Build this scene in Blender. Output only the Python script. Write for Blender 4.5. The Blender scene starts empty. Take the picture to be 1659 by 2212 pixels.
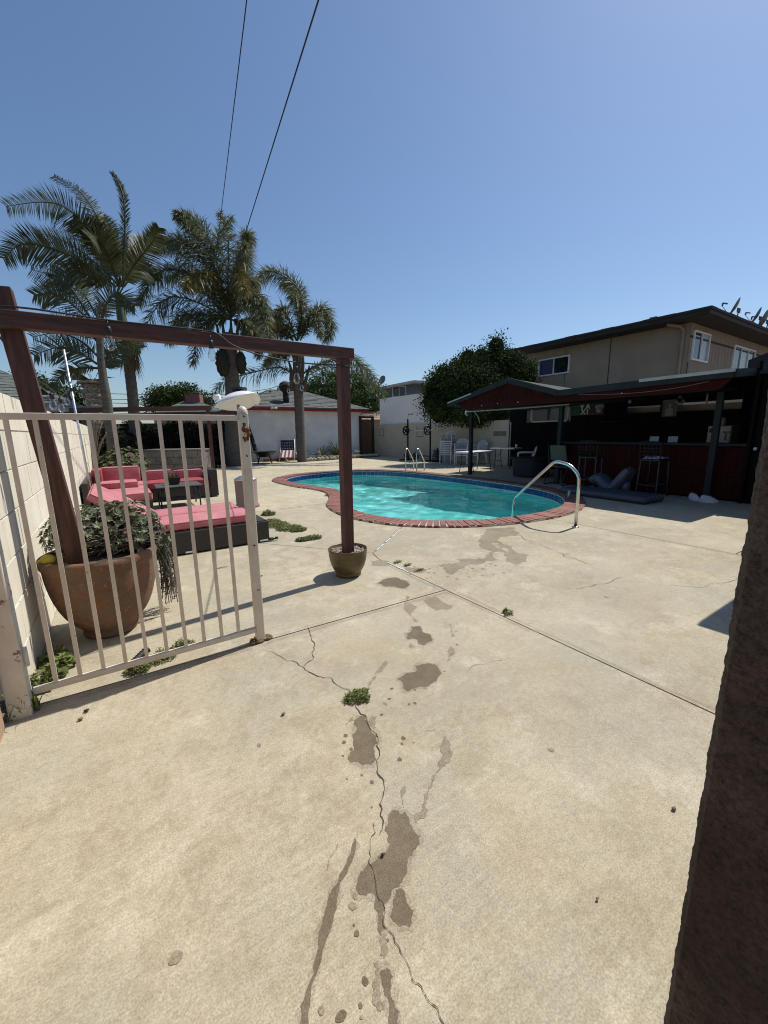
import bpy, bmesh, math, random
from mathutils import Vector, Matrix, geometry, noise as mnoise
random.seed(7)
sc = bpy.context.scene
COL = sc.collection
rad = math.radians

# ---------------------------------------------------------------- camera
YAW, PITCH, ROLL, EYE = rad(33.5), math.atan(172 / 865.0), rad(0.8), 1.38
R0 = Vector((math.cos(YAW), -math.sin(YAW), 0))
FH = Vector((math.sin(YAW), math.cos(YAW), 0))          # level forward
FW = FH * math.cos(PITCH) - Vector((0, 0, 1)) * math.sin(PITCH)
U0 = FH * math.sin(PITCH) + Vector((0, 0, 1)) * math.cos(PITCH)
CR = R0 * math.cos(ROLL) - U0 * math.sin(ROLL)
CU = U0 * math.cos(ROLL) + R0 * math.sin(ROLL)
cam = bpy.data.objects.new('camera', bpy.data.cameras.new('camera'))
COL.objects.link(cam)
cam.data.sensor_fit = 'VERTICAL'
cam.data.sensor_height = 24.0
cam.data.lens = 865.0 / 2212.0 * 24.0
cam.data.clip_start = 0.02
cam.data.clip_end = 2000.0
mw = Matrix((CR, CU, -FW)).transposed().to_4x4()
mw.translation = (0, 0, EYE)
cam.matrix_world = mw
sc.camera = cam

# ---------------------------------------------------------------- light
SUN = Vector((0.66, 0.07, 1.0)).normalized()            # towards the sun
EL = math.asin(SUN.z)
AZ = math.atan2(SUN.x, SUN.y)
w = bpy.data.worlds.new('World')
sc.world = w
w.use_nodes = True
nt = w.node_tree
sky = nt.nodes.new('ShaderNodeTexSky')
sky.sky_type = 'NISHITA'
sky.sun_disc = False
sky.sun_elevation = EL
sky.sun_rotation = AZ
sky.altitude = 20
sky.air_density = 1.15
sky.dust_density = 0.7
sky.ozone_density = 6.0
nt.links.new(sky.outputs[0], nt.nodes['Background'].inputs[0])
nt.nodes['Background'].inputs[1].default_value = 0.11
sun = bpy.data.objects.new('sun', bpy.data.lights.new('sun', 'SUN'))
COL.objects.link(sun)
sun.data.energy = 4.9
sun.data.angle = rad(0.53)
sun.data.color = (1.0, 0.955, 0.88)
sun.rotation_euler = SUN.to_track_quat('Z', 'Y').to_euler()
sun.data.cycles.is_caustics_light = True
vs = sc.view_settings
vs.view_transform = 'Standard'
vs.look = 'None'
vs.exposure = 0.0
vs.gamma = 1.0
vs.use_curve_mapping = False
sc.cycles.use_denoising = True
sc.cycles.filter_width = 1.1
sc.cycles.max_bounces = 10
sc.cycles.diffuse_bounces = 4
sc.cycles.transparent_max_bounces = 16
sc.cycles.sample_clamp_indirect = 6.0

# ---------------------------------------------------------------- helpers
def ray(u, v):
    return FW + CR * ((u - 829.5) / 865.0) - CU * ((v - 1106.0) / 865.0)
def gp(u, v, z=0.0):
    d = ray(u, v); k = (z - EYE) / d.z
    return Vector((d.x * k, d.y * k, z))
def at(u, v, D):                                         # on the upright plane D metres ahead
    d = ray(u, v); k = D / d.dot(FH)
    return Vector((d.x * k, d.y * k, EYE + d.z * k))
def aty(u, v, y):
    d = ray(u, v); k = y / d.y
    return Vector((d.x * k, y, EYE + d.z * k))
def atx(u, v, x):
    d = ray(u, v); k = x / d.x
    return Vector((x, d.y * k, EYE + d.z * k))
def U(a, b):
    return random.uniform(a, b)
def V(*a):
    return Vector(a)

ORI = {}
class MB:
    def __init__(s):
        s.v = []; s.f = []; s.sm = []
    def add(s, vs_, fs, sm=False):
        n = len(s.v)
        s.v += [tuple(p) for p in vs_]
        s.f += [tuple(i + n for i in f) for f in fs]
        s.sm += [sm] * len(fs)
        return s
    def box(s, x0, x1, y0, y1, z0, z1):
        return s.add([(x0, y0, z0), (x1, y0, z0), (x1, y1, z0), (x0, y1, z0), (x0, y0, z1), (x1, y0, z1), (x1, y1, z1), (x0, y1, z1)],
                     [(3, 2, 1, 0), (4, 5, 6, 7), (0, 1, 5, 4), (1, 2, 6, 5), (2, 3, 7, 6), (3, 0, 4, 7)])
    def obox(s, c, size, ex=(1, 0, 0), ey=(0, 1, 0), ez=(0, 0, 1)):
        c = Vector(c); ex, ey, ez = Vector(ex) * size[0] / 2, Vector(ey) * size[1] / 2, Vector(ez) * size[2] / 2
        p = [c + ex * a + ey * b + ez * d for d in (-1, 1) for a, b in ((-1, -1), (1, -1), (1, 1), (-1, 1))]
        return s.add(p, [(3, 2, 1, 0), (4, 5, 6, 7), (0, 1, 5, 4), (1, 2, 6, 5), (2, 3, 7, 6), (3, 0, 4, 7)])
    def bar(s, a, b, w_, h, up=(0, 0, 1)):
        a, b = Vector(a), Vector(b); d = b - a; L = d.length; d.normalize()
        up = Vector(up)
        if abs(d.dot(up)) > .98: up = Vector((0, 1, 0))
        sx = d.cross(up).normalized(); uz = sx.cross(d)
        return s.obox((a + b) / 2, (L, w_, h), d, sx, uz)
    def tube(s, pts, r, seg=8, cap=True, sm=True):
        pts = [Vector(p) for p in pts]; n = len(pts)
        rs = r if isinstance(r, (list, tuple)) else [r] * n
        vs_ = []; t0 = None
        for i, p in enumerate(pts):
            t = (pts[min(i + 1, n - 1)] - pts[max(i - 1, 0)]).normalized()
            if t0 is None:
                a = Vector((0, 0, 1)) if abs(t.z) < .9 else Vector((1, 0, 0))
                nx = t.cross(a).normalized()
            else:
                nx = (nx - t * nx.dot(t)).normalized()
            t0 = t; ny = t.cross(nx)
            for k in range(seg):
                an = 2 * math.pi * k / seg
                vs_.append(p + (nx * math.cos(an) + ny * math.sin(an)) * rs[i])
        fs = [(i * seg + k, i * seg + (k + 1) % seg, (i + 1) * seg + (k + 1) % seg, (i + 1) * seg + k) for i in range(n - 1) for k in range(seg)]
        s.add(vs_, fs, sm)
        if cap:
            m = len(s.v) - len(vs_)
            s.f += [tuple(m + k for k in range(seg))[::-1], tuple(m + (n - 1) * seg + k for k in range(seg))]
            s.sm += [False, False]
        return s
    def lathe(s, prof, c=(0, 0, 0), seg=32, sm=True, wob=0.0, axis=None):
        vs_ = []
        c = Vector(c)
        M = Vector(axis).to_track_quat('Z', 'Y').to_matrix() if axis else None
        for (r_, z) in prof:
            for k in range(seg):
                an = 2 * math.pi * k / seg
                q = r_ * (1 + wob * math.sin(3 * an + z * 7) + wob * .7 * math.sin(5 * an + 2 + z * 11))
                p = Vector((q * math.cos(an), q * math.sin(an), z))
                vs_.append(c + (M @ p if M else p))
        fs = [(i * seg + k, i * seg + (k + 1) % seg, (i + 1) * seg + (k + 1) % seg, (i + 1) * seg + k) for i in range(len(prof) - 1) for k in range(seg)]
        return s.add(vs_, fs, sm)
    def prism(s, poly, a, b):
        """poly: list of 3D points (planar), extruded by vector b-a"""
        d = Vector(b) - Vector(a); n = len(poly)
        vs_ = [Vector(p) for p in poly] + [Vector(p) + d for p in poly]
        fs = [tuple(range(n))[::-1], tuple(range(n, 2 * n))] + [(i, (i + 1) % n, n + (i + 1) % n, n + i) for i in range(n)]
        return s.add(vs_, fs)
    def ball(s, c, r, sub=1, sc_=(1, 1, 1), jit=0.0):
        bm = bmesh.new(); bmesh.ops.create_icosphere(bm, subdivisions=sub, radius=1)
        vs_ = [Vector(c) + Vector((v.co.x * sc_[0], v.co.y * sc_[1], v.co.z * sc_[2])) * r * (1 + U(-jit, jit)) for v in bm.verts]
        fs = [tuple(v.index for v in f.verts) for f in bm.faces]
        bm.free()
        return s.add(vs_, fs, True)
    def build(s, name, mat, parent=None, bevel=0.0, sub=0, recalc=True, kind=None):
        me = bpy.data.meshes.new(name)
        if parent is not None:
            o0 = ORI[parent.name]
        elif s.v:
            xs = [p[0] for p in s.v]; ys = [p[1] for p in s.v]
            o0 = Vector(((min(xs) + max(xs)) / 2, (min(ys) + max(ys)) / 2, min(p[2] for p in s.v)))
        me.from_pydata([(p[0] - o0[0], p[1] - o0[1], p[2] - o0[2]) for p in s.v], [], s.f)
        if any(s.sm):
            me.polygons.foreach_set('use_smooth', s.sm)
        if recalc:
            bm = bmesh.new(); bm.from_mesh(me); bmesh.ops.recalc_face_normals(bm, faces=bm.faces); bm.to_mesh(me); bm.free()
        me.update()
        o = bpy.data.objects.new(name, me); COL.objects.link(o)
        if mat: me.materials.append(MATS[mat])
        if parent is not None:
            o.parent = parent; ORI[o.name] = o0
        else:
            o.location = o0; ORI[o.name] = o0
        if bevel:
            m = o.modifiers.new('bevel', 'BEVEL'); m.width = bevel; m.segments = 2; m.limit_method = 'ANGLE'
        if sub:
            m = o.modifiers.new('sub', 'SUBSURF'); m.levels = sub; m.render_levels = sub
        if kind: o['kind'] = kind
        return o
def thing(name, loc, label, cat, group=None):
    o = bpy.data.objects.new(name, None); COL.objects.link(o)
    o.empty_display_size = 0.1
    o.location = loc; ORI[o.name] = Vector(loc)
    return tag(o, label, cat, group)
def tag(o, label, cat, group=None):
    o['label'] = label; o['category'] = cat
    if group: o['group'] = group
    return o
def dup(root, loc, rz=0.0, label=None, rot=None, scale=None):
    r = root.copy(); COL.objects.link(r); r.location = loc; r.rotation_euler = rot if rot else (0, 0, rz)
    if scale: r.scale = scale
    if label: r['label'] = label
    ORI[r.name] = Vector(loc)
    for ch in root.children:
        c = ch.copy(); COL.objects.link(c); c.parent = r
        for g_ in ch.children:
            d = g_.copy(); COL.objects.link(d); d.parent = c
    return r
def inst(src, name, parent, M):
    """a piece that shares src's mesh, placed by matrix M inside parent"""
    o = bpy.data.objects.new(name, src if isinstance(src, bpy.types.Mesh) else src.data); COL.objects.link(o)
    o.parent = parent; o.matrix_basis = M
    return o
def mesh_of(mb, name, mat):
    me = bpy.data.meshes.new(name); me.from_pydata(mb.v, [], mb.f); me.materials.append(MATS[mat])
    if any(mb.sm): me.polygons.foreach_set('use_smooth', mb.sm)
    me.update(); return me
def bez(a, b, c, n=12):
    a, b, c = Vector(a), Vector(b), Vector(c)
    return [a * (1 - t) ** 2 + b * 2 * t * (1 - t) + c * t * t for t in (i / n for i in range(n + 1))]
def smooth_closed(pts, n):
    out = []; m = len(pts)
    for i in range(m):
        p0, p1, p2, p3 = (Vector(pts[(i + k - 1) % m]) for k in range(4))
        for j in range(n):
            t = j / n
            out.append(.5 * ((2 * p1) + (p2 - p0) * t + (2 * p0 - 5 * p1 + 4 * p2 - p3) * t * t + (3 * p1 - p0 - 3 * p2 + p3) * t ** 3))
    return out
def smooth_open(pts, n):
    out = []; m = len(pts)
    for i in range(m - 1):
        p0, p1, p2, p3 = (Vector(pts[min(max(i + k - 1, 0), m - 1)]) for k in range(4))
        for j in range(n):
            t = j / n
            out.append(.5 * ((2 * p1) + (p2 - p0) * t + (2 * p0 - 5 * p1 + 4 * p2 - p3) * t * t + (3 * p1 - p0 - 3 * p2 + p3) * t ** 3))
    return out + [Vector(pts[-1])]
def inside(p, poly):
    x, y = p[0], p[1]; c = False; n = len(poly)
    for i in range(n):
        a, b = poly[i], poly[i - 1]
        if (a[1] > y) != (b[1] > y) and x < (b[0] - a[0]) * (y - a[1]) / (b[1] - a[1]) + a[0]:
            c = not c
    return c

# ---------------------------------------------------------------- materials
MATS = {}
class NT:
    def __init__(s, name):
        s.m = bpy.data.materials.new(name); s.m.use_nodes = True; MATS[name] = s.m
        s.n = s.m.node_tree.nodes; s.l = s.m.node_tree.links
        s.b = s.n['Principled BSDF']; s.out = s.n['Material Output']
        s.geo = s.n.new('ShaderNodeNewGeometry')
    def pos(s, scale=(1, 1, 1), rot=(0, 0, 0)):
        mp = s.n.new('ShaderNodeMapping'); mp.inputs['Scale'].default_value = scale; mp.inputs['Rotation'].default_value = rot
        s.l.new(s.geo.outputs['Position'], mp.inputs[0]); return mp.outputs[0]
    def noise(s, scale, detail=4, rough=.55, vec=None, dist=0.0):
        n = s.n.new('ShaderNodeTexNoise'); n.inputs['Scale'].default_value = scale; n.inputs['Detail'].default_value = detail
        n.inputs['Roughness'].default_value = rough; n.inputs['Distortion'].default_value = dist
        s.l.new(vec or s.geo.outputs['Position'], n.inputs['Vector']); return n.outputs[0]
    def voro(s, scale, vec=None, feat='F1', out='Distance'):
        n = s.n.new('ShaderNodeTexVoronoi'); n.feature = feat; n.inputs['Scale'].default_value = scale
        s.l.new(vec or s.geo.outputs['Position'], n.inputs['Vector']); return n.outputs[out]
    def ramp(s, src, stops):
        r = s.n.new('ShaderNodeValToRGB'); e = r.color_ramp.elements
        while len(e) < len(stops): e.new(.5)
        for i, (p, c) in enumerate(stops):
            e[i].position = p
            e[i].color = (c, c, c, 1) if isinstance(c, (int, float)) else (*c, 1)
        s.l.new(src, r.inputs[0]); return r.outputs[0]
    def mix(s, fac, a, b, mode='MIX'):
        m = s.n.new('ShaderNodeMix'); m.data_type = 'RGBA'; m.blend_type = mode
        for i, x in ((0, fac), (6, a), (7, b)):
            if isinstance(x, (int, float)): m.inputs[i].default_value = x
            elif isinstance(x, tuple): m.inputs[i].default_value = (*x, 1)
            else: s.l.new(x, m.inputs[i])
        return m.outputs[2]
    def math(s, op, a, b=0.0):
        m = s.n.new('ShaderNodeMath'); m.operation = op
        for i, x in ((0, a), (1, b)):
            if isinstance(x, (int, float)): m.inputs[i].default_value = x
            else: s.l.new(x, m.inputs[i])
        return m.outputs[0]
    def col(s, c):
        if isinstance(c, tuple): s.b.inputs['Base Color'].default_value = (*c, 1)
        else: s.l.new(c, s.b.inputs['Base Color'])
    def rough(s, r_):
        if isinstance(r_, (int, float)): s.b.inputs['Roughness'].default_value = r_
        else: s.l.new(r_, s.b.inputs['Roughness'])
    def bump(s, h, strength=.3, dist=.01):
        b = s.n.new('ShaderNodeBump'); b.inputs['Strength'].default_value = strength; b.inputs['Distance'].default_value = dist
        s.l.new(h, b.inputs['Height']); s.l.new(b.outputs[0], s.b.inputs['Normal'])
    def rnd(s):
        return s.geo.outputs['Random Per Island']
    def orand(s):
        n = s.n.new('ShaderNodeObjectInfo'); return n.outputs['Random']
def simple(name, c, rough=.6, var=.25, scale=6.0, bump=.15, bscale=80.0, metal=0.0, c2=None, bd=.003, island=False, obj=0.0, stretch=None, spec=None):
    t = NT(name)
    vec = t.pos(stretch) if stretch else None
    dark = tuple(x * (1 - var) for x in c); light = tuple(min(1, x * (1 + var)) for x in c)
    a = t.ramp(t.noise(scale, 5, .6, vec), [(.3, dark), (.7, c2 if c2 else light)])
    if island:
        a = t.mix(t.math('MULTIPLY', t.rnd(), .55), a, tuple(x * .45 for x in c))
    if obj:
        a = t.mix(t.math('MULTIPLY', t.orand(), obj), a, tuple(x * .5 for x in c))
    t.col(a); t.rough(rough)
    if name.startswith('shed_') and spec is None: spec = .12
    t.b.inputs['Metallic'].default_value = metal
    if spec is not None: t.b.inputs['Specular IOR Level'].default_value = spec
    if bump: t.bump(t.noise(bscale, 4, .6, vec), bump, bd)
    return t

def concrete(name, wet=0.0, tint=(1, 1, 1)):
    t = NT(name)
    base = t.ramp(t.noise(.9, 6, .62, dist=.6), [(.28, (.345, .30, .212)), (.5, (.43, .375, .27)), (.72, (.50, .44, .325))])
    warm = t.ramp(t.noise(2.3, 5, .6), [(.5, 0.0), (.75, .55)])
    base = t.mix(warm, base, (.40, .315, .20))
    grey = t.ramp(t.noise(1.35, 6, .65, t.pos((1, 1, 1), (0, 0, .7))), [(.46, 0.0), (.68, .65)])
    base = t.mix(grey, base, (.35, .34, .27))
    worn = t.ramp(t.noise(6.5, 9, .78, dist=.4), [(.47, 0.0), (.60, .55)])
    worn = t.math('MULTIPLY', worn, t.ramp(t.noise(.7, 4, .6, t.pos((1, 1, 1), (0, 0, 1.3))), [(.38, .15), (.62, 1.0)]))
    base = t.mix(worn, base, (.29, .235, .155))
    pale = t.ramp(t.noise(3.1, 7, .7, t.pos((1, 1, 1), (0, 0, 2.2))), [(.54, 0.0), (.70, .6)])
    base = t.mix(pale, base, (.58, .52, .40))
    grain = t.ramp(t.noise(170, 2, .9), [(.32, .70), (.5, .98), (.68, 1.24)])
    base = t.mix(1.0, base, grain, 'MULTIPLY')
    grain2 = t.ramp(t.noise(38, 5, .75), [(.3, .84), (.7, 1.13)])
    base = t.mix(1.0, base, grain2, 'MULTIPLY')
    broom = t.ramp(t.noise(1.0, 4, .6, t.pos((.7, 75, 1), (0, 0, .06))), [(.35, .94), (.65, 1.05)])
    base = t.mix(t.ramp(t.noise(.55, 2, .5, t.pos((1, 1, 1), (0, 0, 4.0))), [(.45, 0.0), (.6, 1.0)]), base, t.mix(1.0, base, broom, 'MULTIPLY'))
    sp = t.ramp(t.voro(115), [(.0, 1.0), (.13, 0.0)])
    spm = t.math('MULTIPLY', sp, t.ramp(t.noise(21, 2), [(.5, 0.0), (.6, .8)]))
    base = t.mix(spm, base, (.16, .12, .085))
    wp = t.ramp(t.voro(95, t.pos((1.2, 1, 1), (0, 0, .4))), [(.0, 1.0), (.12, 0.0)])
    wpm = t.math('MULTIPLY', wp, t.ramp(t.noise(17, 2), [(.52, 0.0), (.62, .7)]))
    base = t.mix(wpm, base, (.72, .67, .55))
    pit = t.ramp(t.voro(26, t.pos((1, 1.25, 1), (0, 0, .4))), [(.0, 1.0), (.1, 0.0)])
    pitm = t.math('MULTIPLY', pit, t.ramp(t.noise(.8, 3, .6, t.pos((1, 1, 1), (0, 0, 2.0))), [(.5, 0.0), (.6, .75)]))
    base = t.mix(pitm, base, (.19, .145, .10))
    if wet:
        base = t.mix(t.ramp(t.noise(7, 6, .7), [(.36, wet * .86), (.62, wet)]), base, (.105, .078, .046))
        base = t.mix(1.0, base, t.ramp(t.noise(230, 2, .7), [(.3, .75), (.7, 1.3)]), 'MULTIPLY')
    if tint != (1, 1, 1):
        base = t.mix(1.0, base, tint, 'MULTIPLY')
    t.col(base); t.rough(.85 if not wet else .6); t.b.inputs['Specular IOR Level'].default_value = .2 if not wet else .12
    h = t.math('ADD', t.math('MULTIPLY', t.noise(190, 3, .7), .5), t.math('ADD', t.noise(26, 5, .65), t.math('MULTIPLY', pitm, -.7)))
    t.bump(h, .35, .004)
    return t
concrete('concrete')
concrete('concrete_pale', 0, (1.12, 1.12, 1.1))
concrete('concrete_wet', .88)
concrete('concrete_damp', .5)
concrete('concrete_halo', .28)

t = NT('block_wall')
c = t.ramp(t.noise(3, 5, .6), [(.3, (.66, .61, .49)), (.7, (.79, .74, .61))])
c = t.mix(t.math('MULTIPLY', t.ramp(t.noise(1.3, 6, .7, t.pos((6, 6, .6))), [(.55, 0.0), (.75, 1.0)]), .35), c, (.42, .37, .28))
c = t.mix(t.math('MULTIPLY', t.orand(), .18), c, (.50, .44, .34))
t.col(c); t.rough(.85); t.bump(t.noise(120, 4, .7), .25, .003)
simple('mortar', (.56, .50, .42), .9, .2, 10, .3, 90)
t = NT('tan_block')
c = t.ramp(t.noise(2.2, 5, .6), [(.3, (.46, .42, .335)), (.7, (.54, .495, .40))])
c = t.mix(t.math('MULTIPLY', t.orand(), .15), c, (.36, .32, .25))
t.col(c); t.rough(.9); t.bump(t.noise(90, 4, .7), .25, .003)
simple('white_stucco', (.82, .82, .815), .9, .12, 1.6, .7, 22, bd=.012)
simple('white_paint_wall', (.82, .81, .80), .9, .06, .8, .2, 60)
simple('beige_stucco', (.31, .25, .185), .9, .14, 1.1, .5, 35, bd=.008)
simple('beige_board', (.27, .215, .16), .85, .16, 2.2, .3, 30, stretch=(4, 4, .4))
simple('blue_siding', (.13, .165, .20), .8, .12, 2, .1, 50)
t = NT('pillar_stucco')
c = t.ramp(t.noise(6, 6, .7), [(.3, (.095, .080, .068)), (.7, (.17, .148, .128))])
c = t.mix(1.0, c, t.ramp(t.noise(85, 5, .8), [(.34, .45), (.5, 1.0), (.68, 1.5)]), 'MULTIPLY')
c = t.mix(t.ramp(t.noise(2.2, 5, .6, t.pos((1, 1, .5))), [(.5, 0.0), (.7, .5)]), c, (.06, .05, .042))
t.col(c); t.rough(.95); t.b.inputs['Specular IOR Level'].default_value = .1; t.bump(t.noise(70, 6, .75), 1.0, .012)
simple('brown_wall', (.40, .27, .18), .9, .2, 3, .4, 60)
t = NT('arbor_wood')
v = t.pos((14, 14, 1.4))
c = t.ramp(t.noise(3, 6, .65, v), [(.3, (.035, .013, .009)), (.55, (.088, .031, .020)), (.75, (.15, .06, .036))])
t.col(c); t.rough(.65); t.bump(t.noise(9, 5, .7, v), .3, .004)
t = NT('arbor_beam')
v = t.pos((1.4, 14, 14))
c = t.ramp(t.noise(3, 6, .65, v), [(.3, (.035, .013, .009)), (.55, (.082, .029, .020)), (.75, (.14, .055, .035))])
t.col(c); t.rough(.65); t.bump(t.noise(9, 5, .7, v), .3, .004)
t = NT('gate_paint')
c = t.ramp(t.noise(14, 5, .6), [(.3, (.56, .50, .40)), (.7, (.68, .62, .51))])
c = t.mix(t.ramp(t.noise(23, 5, .7), [(.66, 0.0), (.70, 1.0)]), c, (.22, .13, .08))
t.col(c); t.rough(.5); t.bump(t.noise(60, 4, .6), .12, .002)
t = NT('post_paint')
c = t.ramp(t.noise(8, 5, .6), [(.3, (.58, .54, .46)), (.7, (.70, .66, .58))])
c = t.mix(t.ramp(t.noise(17, 6, .75), [(.60, 0.0), (.63, 1.0)]), c, (.20, .10, .06))
t.col(c); t.rough(.55); t.bump(t.noise(40, 5, .65), .3, .003)
simple('rust', (.16, .06, .025), .9, .5, 40, .6, 120)
t = NT('terracotta')
c = t.ramp(t.noise(5, 6, .65), [(.3, (.15, .062, .032)), (.7, (.30, .135, .07))])
c = t.mix(t.ramp(t.noise(9, 6, .75, t.pos((1, 1, 1.6))), [(.42, 0.0), (.58, .9)]), c, (.17, .125, .08))
c = t.mix(t.ramp(t.noise(30, 5, .7), [(.58, 0.0), (.68, .6)]), c, (.33, .27, .19))
t.col(c); t.rough(.9); t.bump(t.noise(24, 7, .75), .8, .014)
t = NT('glazed_pot')
c = t.ramp(t.noise(7, 5, .6), [(.3, (.075, .055, .018)), (.7, (.145, .10, .035))])
t.col(c); t.rough(.38); t.bump(t.noise(30, 4, .6), .1, .003)
simple('pebble', (.38, .31, .26), .8, .3, 60, .2, 150, island=True)
simple('soil', (.07, .05, .035), .95, .4, 40, .8, 90)
t = NT('cushion')
c = t.ramp(t.noise(2.5, 5, .6), [(.3, (.40, .105, .12)), (.7, (.50, .17, .185))])
wr = t.noise(9, 5, .6, dist=1.2)
c = t.mix(t.ramp(t.noise(1.6, 4, .6), [(.45, 0.0), (.7, .45)]), c, (.58, .30, .30))
t.col(c); t.rough(.85); t.bump(wr, .6, .03)
t.b.inputs['Sheen Weight'].default_value = .2
t = NT('cushion_deep')
c = t.ramp(t.noise(3.5, 5, .6), [(.3, (.27, .03, .04)), (.7, (.36, .065, .075))])
t.col(c); t.rough(.85); t.bump(t.noise(8, 3, .5), .35, .03)
t = NT('wicker')
br = t.n.new('ShaderNodeTexBrick'); br.inputs['Scale'].default_value = 26; br.inputs['Mortar Size'].default_value = .03
br.inputs['Color1'].default_value = (.045, .038, .034, 1); br.inputs['Color2'].default_value = (.028, .024, .022, 1); br.inputs['Mortar'].default_value = (.006, .005, .005, 1)
s_ = t.n.new('ShaderNodeSeparateXYZ'); cb = t.n.new('ShaderNodeCombineXYZ')
t.l.new(t.geo.outputs['Position'], s_.inputs[0])
t.l.new(t.math('ADD', s_.outputs[0], s_.outputs[1]), cb.inputs[0]); t.l.new(s_.outputs[2], cb.inputs[1]); t.l.new(cb.outputs[0], br.inputs['Vector'])
t.col(br.outputs[0]); t.rough(.5); t.bump(br.outputs[0], .9, .006)
simple('table_metal', (.075, .075, .07), .5, .2, 8)
simple('black_metal', (.012, .012, .013), .45, .2, 8, .05)
simple('black_rubber', (.015, .015, .016), .6, .2, 20)
simple('steel', (.62, .60, .57), .22, .1, 20, .03, 200, metal=1.0)
simple('galv', (.55, .56, .58), .4, .15, 12, .05, metal=.85)
simple('alu_white', (.82, .82, .81), .35, .05, 5, .05)
simple('plastic_white', (.70, .71, .72), .45, .05, 4, .03)
simple('frame_white', (.72, .73, .74), .5, .05, 4, .03)
simple('frame_cream', (.50, .48, .40), .6, .1, 4, .03)
simple('shingle', (.115, .125, .115), .9, .3, 5, .6, 60, obj=.45)
simple('shingle_green', (.13, .15, .135), .9, .3, 5, .6, 60, obj=.45)
simple('shingle_tan', (.30, .21, .13), .9, .3, 5, .6, 60)
simple('shingle_dark', (.035, .036, .034), .9, .3, 5, .6, 60)
simple('red_trim', (.30, .012, .016), .55, .2, 3, .1)
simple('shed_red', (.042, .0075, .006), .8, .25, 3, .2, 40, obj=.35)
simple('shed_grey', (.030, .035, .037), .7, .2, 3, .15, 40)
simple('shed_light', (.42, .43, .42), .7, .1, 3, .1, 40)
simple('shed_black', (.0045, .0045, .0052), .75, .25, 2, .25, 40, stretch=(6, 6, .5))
simple('shed_floor', (.20, .19, .17), .85, .2, 1, .3, 60)
simple('dark_wood', (.045, .032, .023), .85, .35, 3, .4, 30, stretch=(8, 8, .7), obj=.5)
simple('brown_wood', (.14, .075, .042), .85, .35, 3, .4, 30, stretch=(8, 8, .7), obj=.5)
simple('stone', (.34, .265, .19), .9, .35, 8, .7, 40, obj=.6)
simple('grey_block', (.20, .175, .145), .9, .2, 6, .4, 70, obj=.3)
simple('edging', (.30, .27, .20), .9, .3, 9, .7, 40)
simple('apt_trim', (.030, .024, .021), .8, .25, 3, .2)
simple('dish_grey', (.17, .16, .145), .6, .15, 5, .1)
simple('chrome_dark', (.2, .2, .2), .3, .1, metal=1.0)
t = NT('brick_red')
c = t.ramp(t.noise(14, 5, .6), [(.3, (.20, .078, .058)), (.7, (.30, .13, .10))])
c = t.mix(t.math('MULTIPLY', t.orand(), .5), c, (.17, .062, .048))
c = t.mix(t.ramp(t.noise(5, 5, .7), [(.56, 0.0), (.74, .4)]), c, (.42, .31, .25))
t.col(c); t.rough(.75); t.bump(t.noise(60, 5, .7), .5, .005)
t = NT('pool_tile')
c = t.ramp(t.noise(9, 3, .5), [(.35, (.010, .035, .16)), (.65, (.018, .075, .26))])
c = t.mix(t.math('MULTIPLY', t.orand(), .6), c, (.012, .09, .22))
t.col(c); t.rough(.12); t.bump(t.noise(40, 3), .06, .002)
simple('tile_accent', (.25, .36, .48), .2, .2, 9, .02)
simple('grout', (.58, .60, .60), .9, .2, 10)
t = NT('plaster')
c = t.ramp(t.noise(1.2, 5, .6), [(.3, (.24, .69, .66)), (.7, (.31, .78, .745))])
t.col(c); t.rough(.8)
t = NT('water')
t.col((.66, .98, .97)); t.rough(0.0); t.b.inputs['IOR'].default_value = 1.333; t.b.inputs['Transmission Weight'].default_value = 1.0
t = NT('glass_pane')
t.col((.012, .016, .02)); t.rough(.03); t.b.inputs['Specular IOR Level'].default_value = .6
simple('pane_blind', (.30, .32, .33), .25, .05, 2, .02)
simple('curtain_blue', (.03, .045, .10), .7, .3, 20, .3, stretch=(6, 6, .3))
t = NT('bulb_glass')
tr = t.n.new('ShaderNodeBsdfTransparent'); tr.inputs[0].default_value = (.93, .93, .92, 1)
gl = t.n.new('ShaderNodeBsdfGlossy'); gl.inputs['Roughness'].default_value = .05
lw = t.n.new('ShaderNodeLayerWeight'); lw.inputs[0].default_value = .35
mx = t.n.new('ShaderNodeMixShader'); t.l.new(lw.outputs['Facing'], mx.inputs[0]); t.l.new(tr.outputs[0], mx.inputs[1]); t.l.new(gl.outputs[0], mx.inputs[2])
t.l.new(mx.outputs[0], t.out.inputs[0])
def leafm(name, c, c2, rough=.5, trans=.25, spec=.4):
    t = NT(name)
    a = t.mix(t.rnd(), c, c2)
    a = t.mix(1.0, a, t.ramp(t.noise(1.2, 3), [(.3, .65), (.7, 1.3)]), 'MULTIPLY')
    t.col(a); t.rough(rough); t.b.inputs['Specular IOR Level'].default_value = spec
    tb = t.n.new('ShaderNodeBsdfTranslucent'); mx = t.n.new('ShaderNodeMixShader'); mx.inputs[0].default_value = trans
    t.l.new(a, tb.inputs[0]); t.l.new(t.b.outputs[0], mx.inputs[1]); t.l.new(tb.outputs[0], mx.inputs[2]); t.l.new(mx.outputs[0], t.out.inputs[0])
leafm('palm_leaf', (.040, .050, .020), (.098, .108, .048), .5, .28, .3)
leafm('queen_leaf', (.072, .085, .036), (.20, .215, .11), .5, .32, .3)
leafm('queen_yellow', (.10, .085, .018), (.19, .15, .035), .45, .2)
leafm('dead_frond', (.11, .085, .05), (.20, .155, .09), .8, .1)
leafm('tree_leaf', (.016, .030, .009), (.075, .100, .030), .7, .15, .05)
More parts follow.
